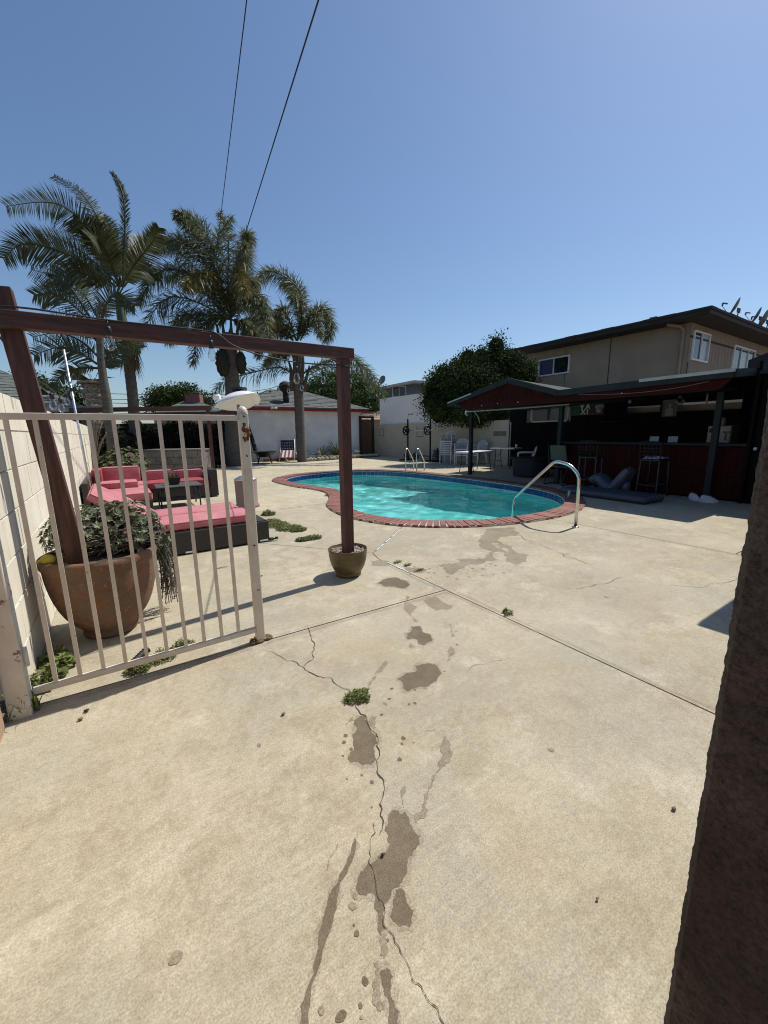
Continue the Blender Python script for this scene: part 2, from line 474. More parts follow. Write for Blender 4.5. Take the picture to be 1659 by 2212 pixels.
leafm('tree_bright', (.035, .068, .018), (.085, .13, .04), .6, .2, .2)
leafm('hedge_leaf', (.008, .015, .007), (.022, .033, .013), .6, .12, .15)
leafm('succulent', (.13, .165, .095), (.27, .30, .20), .6, .15, .3)
leafm('succulent_dark', (.065, .085, .04), (.14, .16, .08), .6, .15, .3)
leafm('succulent_red', (.12, .07, .045), (.14, .12, .07), .7, .1, .2)
leafm('rosemary', (.035, .05, .028), (.09, .11, .065), .6, .1)
leafm('weed', (.10, .125, .035), (.22, .25, .085), .6, .25, .2)
leafm('dry_leaf', (.16, .105, .055), (.26, .18, .10), .8, .1)
simple('twig', (.15, .12, .09), .9, .35, 20, .3, 80)
simple('palm_trunk', (.115, .10, .082), .9, .35, 5, .7, 25, stretch=(1, 1, 6), bd=.02)
simple('palm_green', (.075, .10, .04), .5, .2, 4, .1)
simple('palm_boot', (.085, .06, .035), .85, .3, 8, .4, 30, stretch=(6, 6, 1))
simple('fruit_dark', (.03, .03, .014), .7, .4, 30, .5, 60, island=True)
simple('bark', (.09, .07, .05), .95, .4, 6, .8, 30)
simple('lemon', (.62, .47, .04), .5, .1, 20, .1, 90)
simple('cable', (.012, .012, .012), .6, .1, 5, .0)
simple('bucket_white', (.6, .6, .58), .5, .15, 8, .05)
simple('tape_purple', (.055, .045, .30), .5, .1, 5, 0)
simple('vinyl', (.055, .062, .078), .35, .15, 6, .35, 9, bd=.03)
simple('vinyl_pale', (.085, .095, .125), .4, .15, 6, .35, 9, bd=.03)
simple('shoe_white', (.62, .62, .65), .6, .08, 20, .1)
simple('towel', (.50, .50, .56), .9, .1, 20, .5, 60)
simple('navy_flag', (.02, .025, .06), .85, .2, 8, .1)
simple('stripe_red', (.16, .05, .06), .85, .2, 8, .1)
simple('stripe_white', (.55, .52, .50), .85, .1, 8, .1)
simple('sling_tan', (.10, .09, .07), .8, .2, 30, .2, 200)
simple('tub_dark', (.022, .026, .036), .6, .15, 5, .1)
simple('sign_green', (.015, .12, .045), .6, .1, 5, 0)
simple('sign_white', (.55, .56, .54), .6, .05, 5, 0)
simple('sign_red', (.12, .012, .018), .6, .1, 5, 0)
simple('sign_black', (.01, .01, .01), .5, .1, 5, 0)
simple('paper', (.55, .55, .53), .7, .05, 8, .05)
simple('fridge', (.52, .48, .38), .5, .06, 5, .05)
simple('photo_grey', (.09, .09, .085), .4, .2, 10, 0)
simple('photo_light', (.28, .27, .25), .4, .2, 10, 0)
simple('can_grey', (.30, .30, .33), .35, .2, 30, .05, metal=.6)
simple('pink_stain', (.33, .28, .24), .7, .3, 5, .2, 30, c2=(.27, .16, .145), stretch=(5, 5, .6))
simple('green_toy', (.25, .38, .15), .6, .1)
simple('dirt', (.17, .13, .09), .95, .3, 3, .6, 40)
simple('asphalt', (.10, .10, .10), .95, .2, 3, .4, 60)
# ================================================================ pool outline, ground, deck
POOL_OUT = [(3.75, 11.2), (3.80, 10.1), (4.0, 9.2), (4.0, 8.5), (3.70, 7.7), (3.30, 7.0), (3.10, 6.2), (3.12, 5.5), (3.40, 4.75), (3.95, 4.2), (4.6, 3.87), (5.3, 3.72), (6.0, 3.70),
            (6.7, 3.83), (7.4, 4.18), (8.05, 4.7), (8.5, 5.4), (8.8, 6.4), (8.9, 7.5), (8.92, 8.7), (8.88, 9.8), (8.75, 11.0), (8.4, 12.1), (7.8, 12.9), (7.0, 13.25), (6.0, 13.3), (5.0, 13.08), (4.25, 12.5), (3.85, 11.9)]
PO = [(p.x, p.y) for p in smooth_closed([(x, y, 0) for x, y in POOL_OUT], 8)]
def offset_in(poly, d):
    n = len(poly); out = []
    for i in range(n):
        a = Vector(poly[(i - 2) % n]); b = Vector(poly[(i + 2) % n]); t_ = (b - a).normalized()
        nrm = Vector((-t_.y, t_.x))
        p = Vector(poly[i])
        out.append(tuple(p + nrm * d))
    return out
if not inside(offset_in(PO, .05)[0], PO):
    PO.reverse()
PI_ = offset_in(PO, .34)

def cut_sheet(name, mat, cell, z, skirt, parent=None):
    hole = PO
    pts = [Vector((x, y)) for x, y in cell] + [Vector((x, y)) for x, y in hole]
    n, m = len(cell), len(hole)
    ed = [(i, (i + 1) % n) for i in range(n)] + [(n + i, n + (i + 1) % m) for i in range(m)]
    vs_, es, fs, *_r = geometry.delaunay_2d_cdt(pts, ed, [], 0, 1e-5)
    keep = []
    for f in fs:
        c = sum((vs_[i] for i in f), Vector((0, 0))) / len(f)
        if inside(c, cell) and not inside(c, hole):
            keep.append(f)
    mb = MB()
    used = sorted({i for f in keep for i in f}); ix = {k: j for j, k in enumerate(used)}
    vv = [(vs_[i].x, vs_[i].y, z) for i in used]; ff = [tuple(ix[i] for i in f) for f in keep]
    cnt = {}
    for f in ff:
        for a, b in zip(f, f[1:] + f[:1]):
            cnt[tuple(sorted((a, b)))] = cnt.get(tuple(sorted((a, b))), 0) + 1
    nv = len(vv); vv += [(x, y, z - skirt) for x, y, _ in vv[:nv]]
    ff += [(a, b, nv + b, nv + a) for (a, b), k in cnt.items() if k == 1]
    mb.add(vv, ff)
    return mb.build(name, mat, parent)
def inset(poly, d):
    n = len(poly); out = []
    area = sum(poly[i][0] * poly[(i + 1) % n][1] - poly[(i + 1) % n][0] * poly[i][1] for i in range(n))
    sg = 1 if area > 0 else -1
    for i in range(n):
        p0, p1, p2 = Vector(poly[i - 1]), Vector(poly[i]), Vector(poly[(i + 1) % n])
        e1 = (p1 - p0).normalized(); e2 = (p2 - p1).normalized()
        n1 = Vector((-e1.y, e1.x)) * sg; n2 = Vector((-e2.y, e2.x)) * sg
        k = 1 + n1.dot(n2)
        out.append(tuple(p1 + (n1 + n2) * (d / max(k, .2))))
    return out
g_ = cut_sheet('ground', 'dirt', [(-600, -600), (600, -600), (600, 600), (-600, 600)], -0.06, 0.01)
g_['kind'] = 'structure'
deck = bpy.data.objects.new('pool_deck', None); COL.objects.link(deck); deck['kind'] = 'structure'; ORI['pool_deck'] = V(0, 0, 0)
CELLS = [[(-.62, -2.5), (2.3, -2.5), (2.3, 2.5), (-.62, 2.58)],
         [(2.3, -2.5), (5.61, -2.5), (5.61, 5.9), (4.9, 5.9), (3.44, 4.70), (2.36, 3.82), (2.3, 3.6)],
         [(-.62, 2.58), (2.3, 2.5), (2.3, 3.6), (2.36, 3.82), (-.28, 7.25), (-.62, 7.25)],
         [(2.36, 3.82), (3.44, 4.7), (4.9, 5.9), (5.61, 5.9), (5.61, 7.25), (-.28, 7.25)],
         [(-.62, 7.25), (5.61, 7.25), (5.61, 13.6), (-.62, 13.6)],
         [(-.62, 13.6), (13.25, 13.6), (13.25, 20.95), (-.62, 20.95)],
         [(5.61, -2.5), (16, -2.5), (16, 1.4), (5.61, 1.4)],
         [(5.61, 1.4), (13.25, 1.4), (13.25, 5.9), (5.61, 5.9)],
         [(5.61, 5.9), (13.25, 5.9), (13.25, 13.6), (5.61, 13.6)]]
for i, c in enumerate(CELLS):
    dz = 0.0
    cut_sheet('slab', 'concrete_pale' if i in (4, 5) else 'concrete', inset(c, .0055 if i else .007), dz, .05, deck)

# stains and cracks lying on the deck
def fract(pts, it, amp):
    for _ in range(it):
        q = []
        for i, p in enumerate(pts):
            n = pts[(i + 1) % len(pts)]
            d = Vector(n) - Vector(p); L = d.length
            m = (Vector(p) + Vector(n)) / 2 + Vector((-d.y, d.x)) * U(-amp, amp)
            q += [p, (m.x, m.y)]
        pts = q
    return pts
def flat(name, mat, pts2, z):
    mb = MB()
    P_ = [Vector((p[0], p[1])) for p in pts2]; n = len(P_)
    vs_, es, fs, *_r = geometry.delaunay_2d_cdt(P_, [(i, (i + 1) % n) for i in range(n)], [], 1, 1e-6)
    mb.add([(p.x, p.y, z) for p in vs_], fs)
    o = mb.build(name, mat, deck)
    for p in o.data.polygons:
        if p.normal.z < 0: p.flip()
    return o
ZI = [0]
HZ = [0]
GZ = [0]
def stain(px, mat='concrete_wet', it=3, amp=.22):
    w_ = [tuple(gp(u, v)[:2]) for u, v in px]
    if mat == 'concrete_wet':
        c_ = sum((Vector(p) for p in w_), Vector((0, 0))) / len(w_)
        flat('water_stain', 'concrete_halo', fract([tuple(c_ + (Vector(p) - c_) * (1.05 + .012 / max(.02, (Vector(p) - c_).length))) for p in w_], 3, .26), .00030 + .00003 * HZ[0])
        HZ[0] += 1
    ZI[0] += 1
    return flat('water_stain', mat, fract(w_, it, amp), .0010 + .000008 * ZI[0])
def zA(l): return [(619.3 + .3038 * x, 1332.2 + .3038 * y) for x, y in l]
def zB(l): return [(612.1 + .2821 * x, 1656.2 + .2821 * y) for x, y in l]
def zC(l): return [(576 + .434 * x, 972 + .434 * y) for x, y in l]
stain(zA([(850, 120), (880, 70), (955, 72), (965, 110), (1030, 150), (1030, 175), (970, 205), (935, 190), (930, 165), (860, 160)]))
stain(zA([(785, 440), (850, 400), (910, 395), (910, 345), (960, 340), (1065, 345), (1090, 415), (1040, 470), (940, 500), (880, 525), (845, 530), (830, 490)]))
stain(zA([(500, 720), (560, 705), (590, 800), (640, 850), (645, 900), (640, 1020), (600, 1055), (540, 1060), (500, 1030), (455, 1040), (450, 980), (480, 950), (470, 860), (485, 770)]))
stain(zA([(600, 700), (640, 710), (635, 790), (612, 795), (592, 750)]), 'concrete_damp')
stain(zA([(500, 680), (480, 740), (420, 775), (440, 735)]), 'concrete_damp')
stain(zA([(705, 310), (640, 400), (600, 480), (575, 510), (590, 460), (640, 380)]), 'concrete_damp')
stain(zA([(1155, 45), (1180, 60), (1195, 140), (1165, 145)]), 'concrete_damp')
stain(zA([(1160, 215), (1175, 215), (1160, 310), (1130, 330), (1150, 260)]), 'concrete_damp')
stain(zA([(880, 180), (915, 210), (905, 235), (875, 220)]), 'concrete_damp')
stain(zA([(1130, 850), (1165, 900), (1180, 990), (1120, 1066), (1085, 1066), (1110, 990), (1085, 920)]), 'concrete_damp')
stain(zB([(830, 340), (880, 335), (890, 365), (940, 345), (965, 400), (1000, 500), (1050, 530), (1045, 590), (990, 680), (950, 710), (945, 800), (915, 880), (890, 920), (850, 930), (820, 1000), (770, 1060), (765, 1130), (775, 1240),
          (745, 1300), (720, 1240), (725, 1120), (705, 990), (660, 965), (620, 985), (560, 950), (570, 880), (640, 750), (720, 690), (780, 660), (820, 590), (800, 520), (780, 460), (800, 400)]), it=3, amp=.2)
stain(zB([(860, 945), (910, 935), (940, 1010), (1000, 1100), (985, 1150), (970, 1230), (940, 1210), (900, 1225), (840, 1190), (828, 1120), (840, 1020)]))
stain(zB([(545, 540), (555, 620), (520, 740), (440, 880), (425, 960), (410, 1090), (370, 1220), (330, 1330), (300, 1400), (250, 1600), (210, 1760), (190, 1900), (180, 2100), (90, 2100), (130, 1830), (190, 1680), (240, 1480), (265, 1340), (300, 1200),
          (335, 1060), (350, 980), (410, 900), (470, 760), (520, 640)]), it=2, amp=.12)
stain(zB([(745, 1310), (800, 1290), (795, 1360), (775, 1470), (740, 1440), (750, 1380)]), 'concrete_damp')
stain(zB([(750, 1560), (800, 1545), (840, 1610), (830, 1680), (850, 1800), (870, 1960), (875, 2100), (805, 2100), (810, 1880), (790, 1760), (760, 1680), (740, 1610)]), it=2)
stain(zB([(690, 1500), (730, 1480), (740, 1700), (775, 1860), (720, 1860), (690, 1700)]), 'concrete_damp')
stain(zB([(415, 585), (395, 650), (335, 795), (360, 680)]), 'concrete_damp', 2)
stain(zB([(920, 145), (935, 150), (930, 325), (918, 315)]), 'concrete_damp', 2)
stain(zB([(1230, 0), (1160, 100), (1110, 210), (1080, 300), (1110, 330), (1060, 400), (1010, 430), (1030, 350), (1070, 280), (1120, 170), (1170, 40), (1190, 0)]), 'concrete_damp')
stain(zC([(1100, 392), (1240, 388), (1250, 420), (1200, 430), (1180, 470), (1230, 500), (1295, 555), (1240, 570), (1190, 555), (1200, 510), (1150, 460), (1120, 470), (1130, 510), (1150, 545), (1060, 570), (980, 590), (930, 620),
          (890, 600), (850, 575), (950, 545), (1040, 545), (1090, 530), (1060, 480), (1080, 420)]), 'concrete_damp', 3, .28)
stain(zC([(545, 665), (580, 645), (640, 635), (700, 655), (690, 690), (640, 680), (590, 680)]))
stain(zC([(515, 555), (560, 548), (620, 560), (600, 578), (520, 575)]), 'concrete_damp')
stain(zC([(690, 585), (760, 590), (820, 595), (780, 610), (700, 605)]), 'concrete_damp')
stain(zC([(1130, 470), (1165, 480), (1225, 530), (1200, 545), (1150, 500)]), 'concrete_damp')
stain([(915, 1297), (940, 1288), (980, 1308), (940, 1319)], 'concrete_damp')
stain([(876, 1285), (886, 1290), (904, 1342), (896, 1344)], 'concrete_damp', 2)
def drop(u, v, r, mat='concrete_wet'):
    n = 11; px = []
    c = gp(u, v); rr = (gp(u + r, v) - c).length
    e = U(.7, 1.2); a0 = U(0, 6)
    pts = []
    for k in range(n):
        a = a0 + 2 * math.pi * k / n; q = rr * U(.82, 1.12)
        pts.append((c.x + q * math.cos(a) * e, c.y + q * math.sin(a) / e))
    ZI[0] += 1
    flat('water_stain', mat, pts, .0010 + .000008 * ZI[0])
for x, y, r_ in [(730, 585, 14), (698, 618, 18), (676, 697, 12), (748, 512, 12), (985, 508, 15), (830, 865, 18), (820, 905, 12), (803, 1015, 18), (420, 845, 18), (408, 893, 16), (460, 942, 13), (400, 990, 10), (870, 622, 8), (912, 615, 12),
                 (1122, 390, 8), (912, 520, 9), (900, 895, 8), (1205, 105, 10), (1212, 198, 9), (1177, 268, 8)]:
    drop(*zA([(x, y)])[0], r_ * .3038, random.choice(['concrete_wet', 'concrete_damp']))
for x, y, r_ in [(678, 118, 16), (600, 65, 10), (530, 1070, 32), (550, 995, 22), (560, 1280, 22), (625, 1645, 28), (290, 1870, 28), (440, 1915, 38), (590, 1830, 18), (600, 1920, 14), (488, 92, 9), (678, 312, 9), (540, 1215, 10), (800, 1330, 10)]:
    drop(*zB([(x, y)])[0], r_ * .2821, random.choice(['concrete_wet', 'concrete_damp']))
for i in range(46):
    x = U(690, 1180); y = 560 + abs(random.gauss(0, 38)) + (x < 850) * 20
    drop(*zC([(x, y)])[0], U(3, 9) * .434, 'concrete_damp')
for u, v, r_ in [(380, 2070, 14), (1310, 1290, 5), (560, 1610, 5), (1158, 1364, 6), (1190, 1620, 6)]:
    drop(u, v, r_, 'concrete_damp')
simple('crack_dark', (.075, .057, .04), .95, .3, 30)
def crack(px, wd=.0035):
    pts = [Vector(gp(u, v)[:2]) for u, v in px]
    for _ in range(2):
        q = []
        for a, b in zip(pts, pts[1:]):
            d = b - a
            q += [a, (a + b) / 2 + Vector((-d.y, d.x)) * U(-.16, .16)]
        pts = q + [pts[-1]]
    L = []; Rr = []
    for i, p in enumerate(pts):
        d = (pts[min(i + 1, len(pts) - 1)] - pts[max(i - 1, 0)]).normalized(); nn = Vector((-d.y, d.x))
        k = wd * .5 * U(.3, 1.3) * (0.3 if i in (0, len(pts) - 1) else 1)
        L.append(p + nn * k); Rr.append(p - nn * k)
    ZI[0] += 1
    mb = MB(); n = len(pts); z = .0024 + .00001 * (ZI[0] % 60)
    mb.add([(p.x, p.y, z) for p in L + Rr], [(i, i + 1, n + i + 1, n + i) for i in range(n - 1)])
    o = mb.build('crack', 'crack_dark', deck)
crack(zA([(140, 60), (165, 110), (175, 160), (200, 205), (180, 255), (195, 290), (120, 360)]), .0045)
crack(zA([(-160, 240), (0, 315), (120, 360), (160, 395), (250, 430), (310, 432), (350, 480), (400, 510), (450, 530), (490, 640), (520, 685), (565, 710), (575, 760), (620, 820), (650, 860), (640, 920), (645, 1066)]) +
      zB([(735, 70), (770, 110), (765, 230), (740, 290), (745, 380), (765, 435), (740, 525)]), .0042)
crack(zB([(685, 430), (705, 510), (665, 640), (655, 740), (690, 800), (710, 900), (760, 1040), (765, 1220), (840, 1290), (890, 1390), (950, 1510), (990, 1640), (1070, 1720), (1110, 1790), (1190, 1880), (1225, 1970), (1280, 2100)]), .0022)
def zD(l): return [(1008 + .4468 * x, 1224 + .4468 * y) for x, y in l]
crack(zD([(480, 110), (560, 100), (700, 75), (820, 50)]), .003)
crack(zD([(980, 90), (1060, 98), (1150, 100), (1230, 80), (1300, 50)]), .003)
crack(zC([(1230, 415), (1290, 450), (1400, 490), (1480, 530), (1540, 545), (1659, 580)]), .005)
crack(zC([(1480, 522), (1500, 512), (1545, 522)]), .004)
crack(zA([(900, 835), (990, 815), (1060, 800)]), .0015)
crack(zA([(1290, 390), (1450, 320), (1580, 295)]), .002)

# grime and pale laitance along the slab joints
def ragged(a, b, w0, w1, mat, z):
    a = Vector(a); b = Vector(b); d = b - a; n = max(6, int(d.length / .05)); d.normalize(); nn = Vector((-d.y, d.x)); L = []; Rr = []
    k0 = .5; k1 = .5
    for i in range(n + 1):
        p = a.lerp(b, i / n) if hasattr(a, 'lerp') else a; k0 = min(1, max(0, k0 + U(-.3, .3))); k1 = min(1, max(0, k1 + U(-.3, .3)))
        L.append(p + nn * (w0 + (w1 - w0) * k0)); Rr.append(p - nn * (w0 + (w1 - w0) * k1))
    GZ[0] += 1
    flat('joint_grime', mat, [tuple(p) for p in L + Rr[::-1]], z + .00004 * GZ[0])
for a, b, mt in [((2.335, .4), (2.335, 2.4), 'concrete_halo'), ((2.265, 1.6), (2.265, 2.45), 'concrete_halo'), ((.7, 2.50), (2.28, 2.455), 'concrete_halo'), ((-.5, 2.545), (.6, 2.51), 'concrete_halo'), ((5.58, .4), (5.58, 3.4), 'concrete_halo'), ((2.265, 2.6), (2.265, 3.5), 'concrete_halo'), ((.75, 2.60), (2.2, 2.56), 'concrete_pale')]:
    ragged(a, b, .004, .030, mt, .00062)
# white caulk left in the joint beside the pool
for a, b in [((3.30, 4.56), (2.95, 4.28)), ((2.90, 4.24), (2.74, 4.11)), ((2.68, 4.06), (2.45, 3.88)), ((2.30, 3.42), (2.30, 3.05))]:
    mb = MB(); a = Vector((*a, 0)); b = Vector((*b, 0))
    pts = [a.lerp(b, k / 8) for k in range(9)]; d = (b - a).normalized(); nn = Vector((-d.y, d.x, 0))
    Lp = [p + nn * U(.004, .016) + V(0, 0, .006) for p in pts]; Rp = [p - nn * U(.001, .010) + V(0, 0, .006) for p in pts]
    mb.add(Lp + Rp, [(i, i + 1, 9 + i + 1, 9 + i) for i in range(8)])
    mb.build('joint_caulk', 'grout', deck)

# ================================================================ swimming pool
pool = thing('swimming_pool', (6, 8.5, 0), 'kidney shaped swimming pool with red brick coping and blue tile band', 'pool')
WZ = -.17
n = len(PO)
PW = offset_in(PO, .37)
# basin
def depth(x, y): return -1.05 - .75 * max(0, min(1, (y - 5.0) / 6.0))
cen = Vector((6.2, 8.4))
mb = MB(); rings = []
prof = [(0, -.30), (.0, -.6), (.12, .75), (.35, 1.0)]
vs_ = []; fs = []
PW2 = PW
for k, (ins, q) in enumerate(prof):
    ring = PW2 if ins == 0 else offset_in(PW2, ins)
    for p in ring:
        z = q if k < 2 else depth(*p) * q
        vs_.append((p[0], p[1], z))
for k in range(len(prof) - 1):
    for i in range(n):
        fs.append((k * n + i, k * n + (i + 1) % n, (k + 1) * n + (i + 1) % n, (k + 1) * n + i))
ring = offset_in(PW2, .35)
tv, te, tf, *_r = geometry.delaunay_2d_cdt([Vector(p) for p in ring] + [Vector((x * .5, y * .5)) for x in range(6, 19) for y in range(7, 28) if inside((x * .5, y * .5), offset_in(PW2, .5))], [(i, (i + 1) % n) for i in range(n)], [], 1, 1e-6)
b0 = len(vs_)
vs_ += [(p.x, p.y, depth(p.x, p.y)) for p in tv]; fs += [tuple(b0 + i for i in f) for f in tf]
mb.add(vs_, fs, True)
basin = mb.build('basin', 'plaster', pool)
bm = bmesh.new(); bm.from_mesh(basin.data); bmesh.ops.remove_doubles(bm, verts=bm.verts, dist=1e-4); bmesh.ops.recalc_face_normals(bm, faces=bm.faces)
for f in bm.faces:
    f.smooth = True
bm.to_mesh(basin.data); bm.free()
ok = basin.data.polygons[len(basin.data.polygons) - 1].normal.z > 0
if not ok: basin.data.flip_normals()
basin.cycles.is_caustics_receiver = True
# grout wall behind the tile band and mortar bed under the coping
mb = MB(); PG = offset_in(PO, .366)
mb.add([(p[0], p[1], -.006) for p in PG] + [(p[0], p[1], -.31) for p in PG], [(i, (i + 1) % n, n + (i + 1) % n, n + i) for i in range(n)])
mb.build('grout_band', 'grout', pool)
mb = MB(); A_ = offset_in(PO, -.004); B_ = offset_in(PO, .345)
mb.add([(p[0], p[1], .024) for p in A_] + [(p[0], p[1], .024) for p in B_] + [(p[0], p[1], -.02) for p in B_] + [(p[0], p[1], -.02) for p in A_],
       [(i, (i + 1) % n, n + (i + 1) % n, n + i) for i in range(n)] + [(n + i, n + (i + 1) % n, 2 * n + (i + 1) % n, 2 * n + i) for i in range(n)] + [(3 * n + i, 3 * n + (i + 1) % n, (i + 1) % n, i) for i in range(n)] +
       [(2 * n + i, 2 * n + (i + 1) % n, 3 * n + (i + 1) % n, 3 * n + i) for i in range(n)])
mb.build('mortar_bed', 'mortar', pool)
def walk(poly, step):
    P_ = [Vector(p) for p in poly]; L = [0]
    for i in range(len(P_)): L.append(L[-1] + (P_[(i + 1) % len(P_)] - P_[i]).length)
    tot = L[-1]; cnt = int(round(tot / step)); out = []; j = 0
    for k in range(cnt):
        s = tot * k / cnt
        while L[j + 1] < s: j += 1
        a, b = P_[j], P_[(j + 1) % len(P_)]; q = (s - L[j]) / (L[j + 1] - L[j])
        t_ = (P_[(j + 2) % len(P_)] - P_[j - 1]).normalized()
        out.append((a.lerp(b, q), t_))
    return out, tot / cnt
mid = offset_in(PO, .175)
stn, stp = walk(mid, .098)
mb = MB(); mb.box(-.5, .5, -.5, .5, 0, 1)
bmz = mesh_of(mb, 'brick', 'brick_red')
for (p, t_) in stn:
    an = math.atan2(t_.y, t_.x) + U(-.015, .015)
    o = inst(bmz, 'brick', pool, Matrix.Translation((p.x - 6, p.y - 8.5, -.015)) @ Matrix.Rotation(an, 4, 'Z') @ Matrix.Diagonal((stp - U(.014, .018), .355 + U(-.008, .008), .048 + U(-.003, .004), 1)))
    m = o.modifiers.new('bevel', 'BEVEL'); m.width = .006; m.segments = 1
stn, stp = walk(offset_in(PO, .372), .152)
mb = MB(); mb.box(-.5, .5, -.5, .5, -.5, .5)
tmz = mesh_of(mb, 'tile', 'pool_tile')
mb = MB(); mb.obox((-.2, 0, -.08), (.62, .3, .12), Vector((.5, 0, .7)).normalized(), (0, 1, 0), Vector((-.7, 0, .5)).normalized()); mb.obox((.2, 0, -.08), (.62, .3, .12), Vector((.5, 0, -.7)).normalized(), (0, 1, 0), Vector((.7, 0, .5)).normalized())
amz = mesh_of(mb, 'chevron', 'tile_accent')
for k, (p, t_) in enumerate(stn):
    an = math.atan2(t_.y, t_.x)
    for zz in (-.088, -.226):
        M_ = Matrix.Translation((p.x - 6, p.y - 8.5, zz)) @ Matrix.Rotation(an, 4, 'Z')
        if zz > -.2:
            tl = inst(tmz, 'tile', pool, M_ @ Matrix.Diagonal((stp - .015, .012, .128, 1)))
            if k % 9 == 4:
                ch = inst(amz, 'chevron', tl, Matrix.Diagonal((1, 1.6, 1, 1)))
# water surface with real ripples
water = MB()
x0, x1, y0, y1, st_ = 3.0, 9.2, 3.6, 13.5, .05
nx, ny = int((x1 - x0) / st_), int((y1 - y0) / st_)
waves = [(U(-1, 1), U(-1, 1), U(3.0, 6.5), U(0, 6.28)) for _ in range(9)] + [(U(-1, 1), U(-1, 1), U(7, 14), U(0, 6.28)) for _ in range(12)] + [(U(-1, 1), U(-1, 1), U(15, 26), U(0, 6.28)) for _ in range(10)]
waves = [(a / math.hypot(a, b), b / math.hypot(a, b), k, ph) for a, b, k, ph in waves]
def wz(x, y):
    return WZ + sum(.0050 / (k / 3.0) ** 1.15 * math.sin(k * (a * x + b * y) + ph + .6 * math.sin(1.1 * y - .8 * x)) for a, b, k, ph in waves)
edge_ = offset_in(PO, .36)
idx = {}; vs_ = []; fs = []
tvs, tes, tfs, *_r = geometry.delaunay_2d_cdt([Vector(p) for p in edge_] + [Vector((x0 + i * st_ + (j % 2) * st_ / 2, y0 + j * st_)) for i in range(nx + 1) for j in range(ny + 1) if inside((x0 + i * st_, y0 + j * st_), offset_in(PO, .42))], [(i, (i + 1) % n) for i in range(n)], [], 1, 1e-6)
water.add([(p.x, p.y, wz(p.x, p.y)) for p in tvs], tfs, True)
wo = water.build('water_surface', 'water', None, recalc=False)
wo.name = 'water'
if wo.data.polygons[0].normal.z < 0: wo.data.flip_normals()
wo['kind'] = 'structure'
wo.cycles.is_caustics_caster = True
# ================================================================ boundary walls built of blocks
def block_wall(name, label, p0, p1, H_, mat, mort, bl=.40, bh=.20, th=.15, gap=.010, zstep=None, cap=False):
    """blocks laid in running bond from p0 to p1 (left face towards +normal)"""
    p0 = Vector((*p0, 0)); p1 = Vector((*p1, 0)); d = (p1 - p0); L = d.length; d.normalize(); nn = Vector((-d.y, d.x, 0))
    w_ = thing(name, p0, label, 'wall')
    mb = MB(); mb.obox(p0 + d * L / 2 + V(0, 0, H_ / 2 - .01), (L - .01, th - .016, H_ - .02), d, nn)
    mb.build('mortar_core', mort, w_)
    rows = int(round(H_ / bh)); bh = H_ / rows
    mb = MB(); mb.box(-.5, .5, -.5, .5, -.5, .5); me = mesh_of(mb, 'block', mat)
    rot = Matrix.Rotation(math.atan2(d.y, d.x), 4, 'Z')
    for r_ in range(rows):
        s = -(r_ % 2) * bl / 2
        while s < L - .02:
            a, b = max(0, s), min(L, s + bl)
            if b - a > .05:
                o = inst(me, 'block', w_, Matrix.Translation(d * (a + b) / 2 + nn * U(-.0012, .0012) + V(0, 0, (r_ + .5) * bh)) @ rot @ Matrix.Diagonal((b - a - gap, th, bh - gap, 1)))
                m = o.modifiers.new('bevel', 'BEVEL'); m.width = .004; m.segments = 1
            s += bl
    return w_
block_wall('block_wall', 'cream painted concrete block wall beside the gate and red sofa', (-.63, 2.72), (-.63, 19.3), 1.66, 'block_wall', 'mortar', bl=.40, bh=.237, th=.16)
tanw = block_wall('block_wall', 'tan painted block wall with purple tape squares behind stacked chairs', (13.28, 20.9), (13.28, 10.55), 1.80, 'tan_block', 'tan_block', bl=.60, bh=.225, th=.16, gap=.006)
# tall white wall of the neighbouring building above the tan wall
mb = MB(); mb.box(13.40, 19.5, 15.0, 20.55, -.05, 3.32)
o = mb.build('neighbour_wall', 'white_paint_wall'); tag(o, 'tall blank white building wall rising behind tan block wall', 'wall')
mb = MB(); mb.box(13.383, 13.397, 17.3, 17.75, 2.29, 2.33); mb.build('vent_slot', 'black_metal', o)
for (u0, u1, v0, v1, nm, op) in [(819, 829, 926, 942, 0, 0), (900, 914, 921, 944, 1, 1)]:
    a = atx(u0, v1, 13.19); b = atx(u1, v0, 13.19)
    q = thing('tape_square', (13.19, (a.y + b.y) / 2, a.z), ('purple tape rectangle closed on tan wall near wooden door', 'purple tape square on tan wall behind the barbell')[nm], 'tape', 'tape marks on tan wall')
    for (ya, yb, za, zb) in [(a.y, a.y - .03, a.z, b.z), (b.y + .03, b.y, a.z, b.z), (a.y, b.y, a.z, a.z + .03)] + ([(a.y, b.y, b.z - .03, b.z)] if not op else []):
        mb = MB(); mb.box(13.187, 13.193 + .0, min(ya, yb), max(ya, yb), za, zb); mb.build('tape_strip', 'tape_purple', q)
mb = MB(); mb.box(13.185, 13.197, 10.95, 11.6, 1.17, 1.36); mb.build('patched_area', 'grey_block', tanw)

# brown wall continuing the boundary towards the camera
mb = MB(); mb.box(-.95, -.60, -3, 2.44, -.05, 1.72)
o = mb.build('brown_wall', 'brown_wall', bevel=.01); tag(o, 'brown painted wall standing before the white gate post', 'wall')
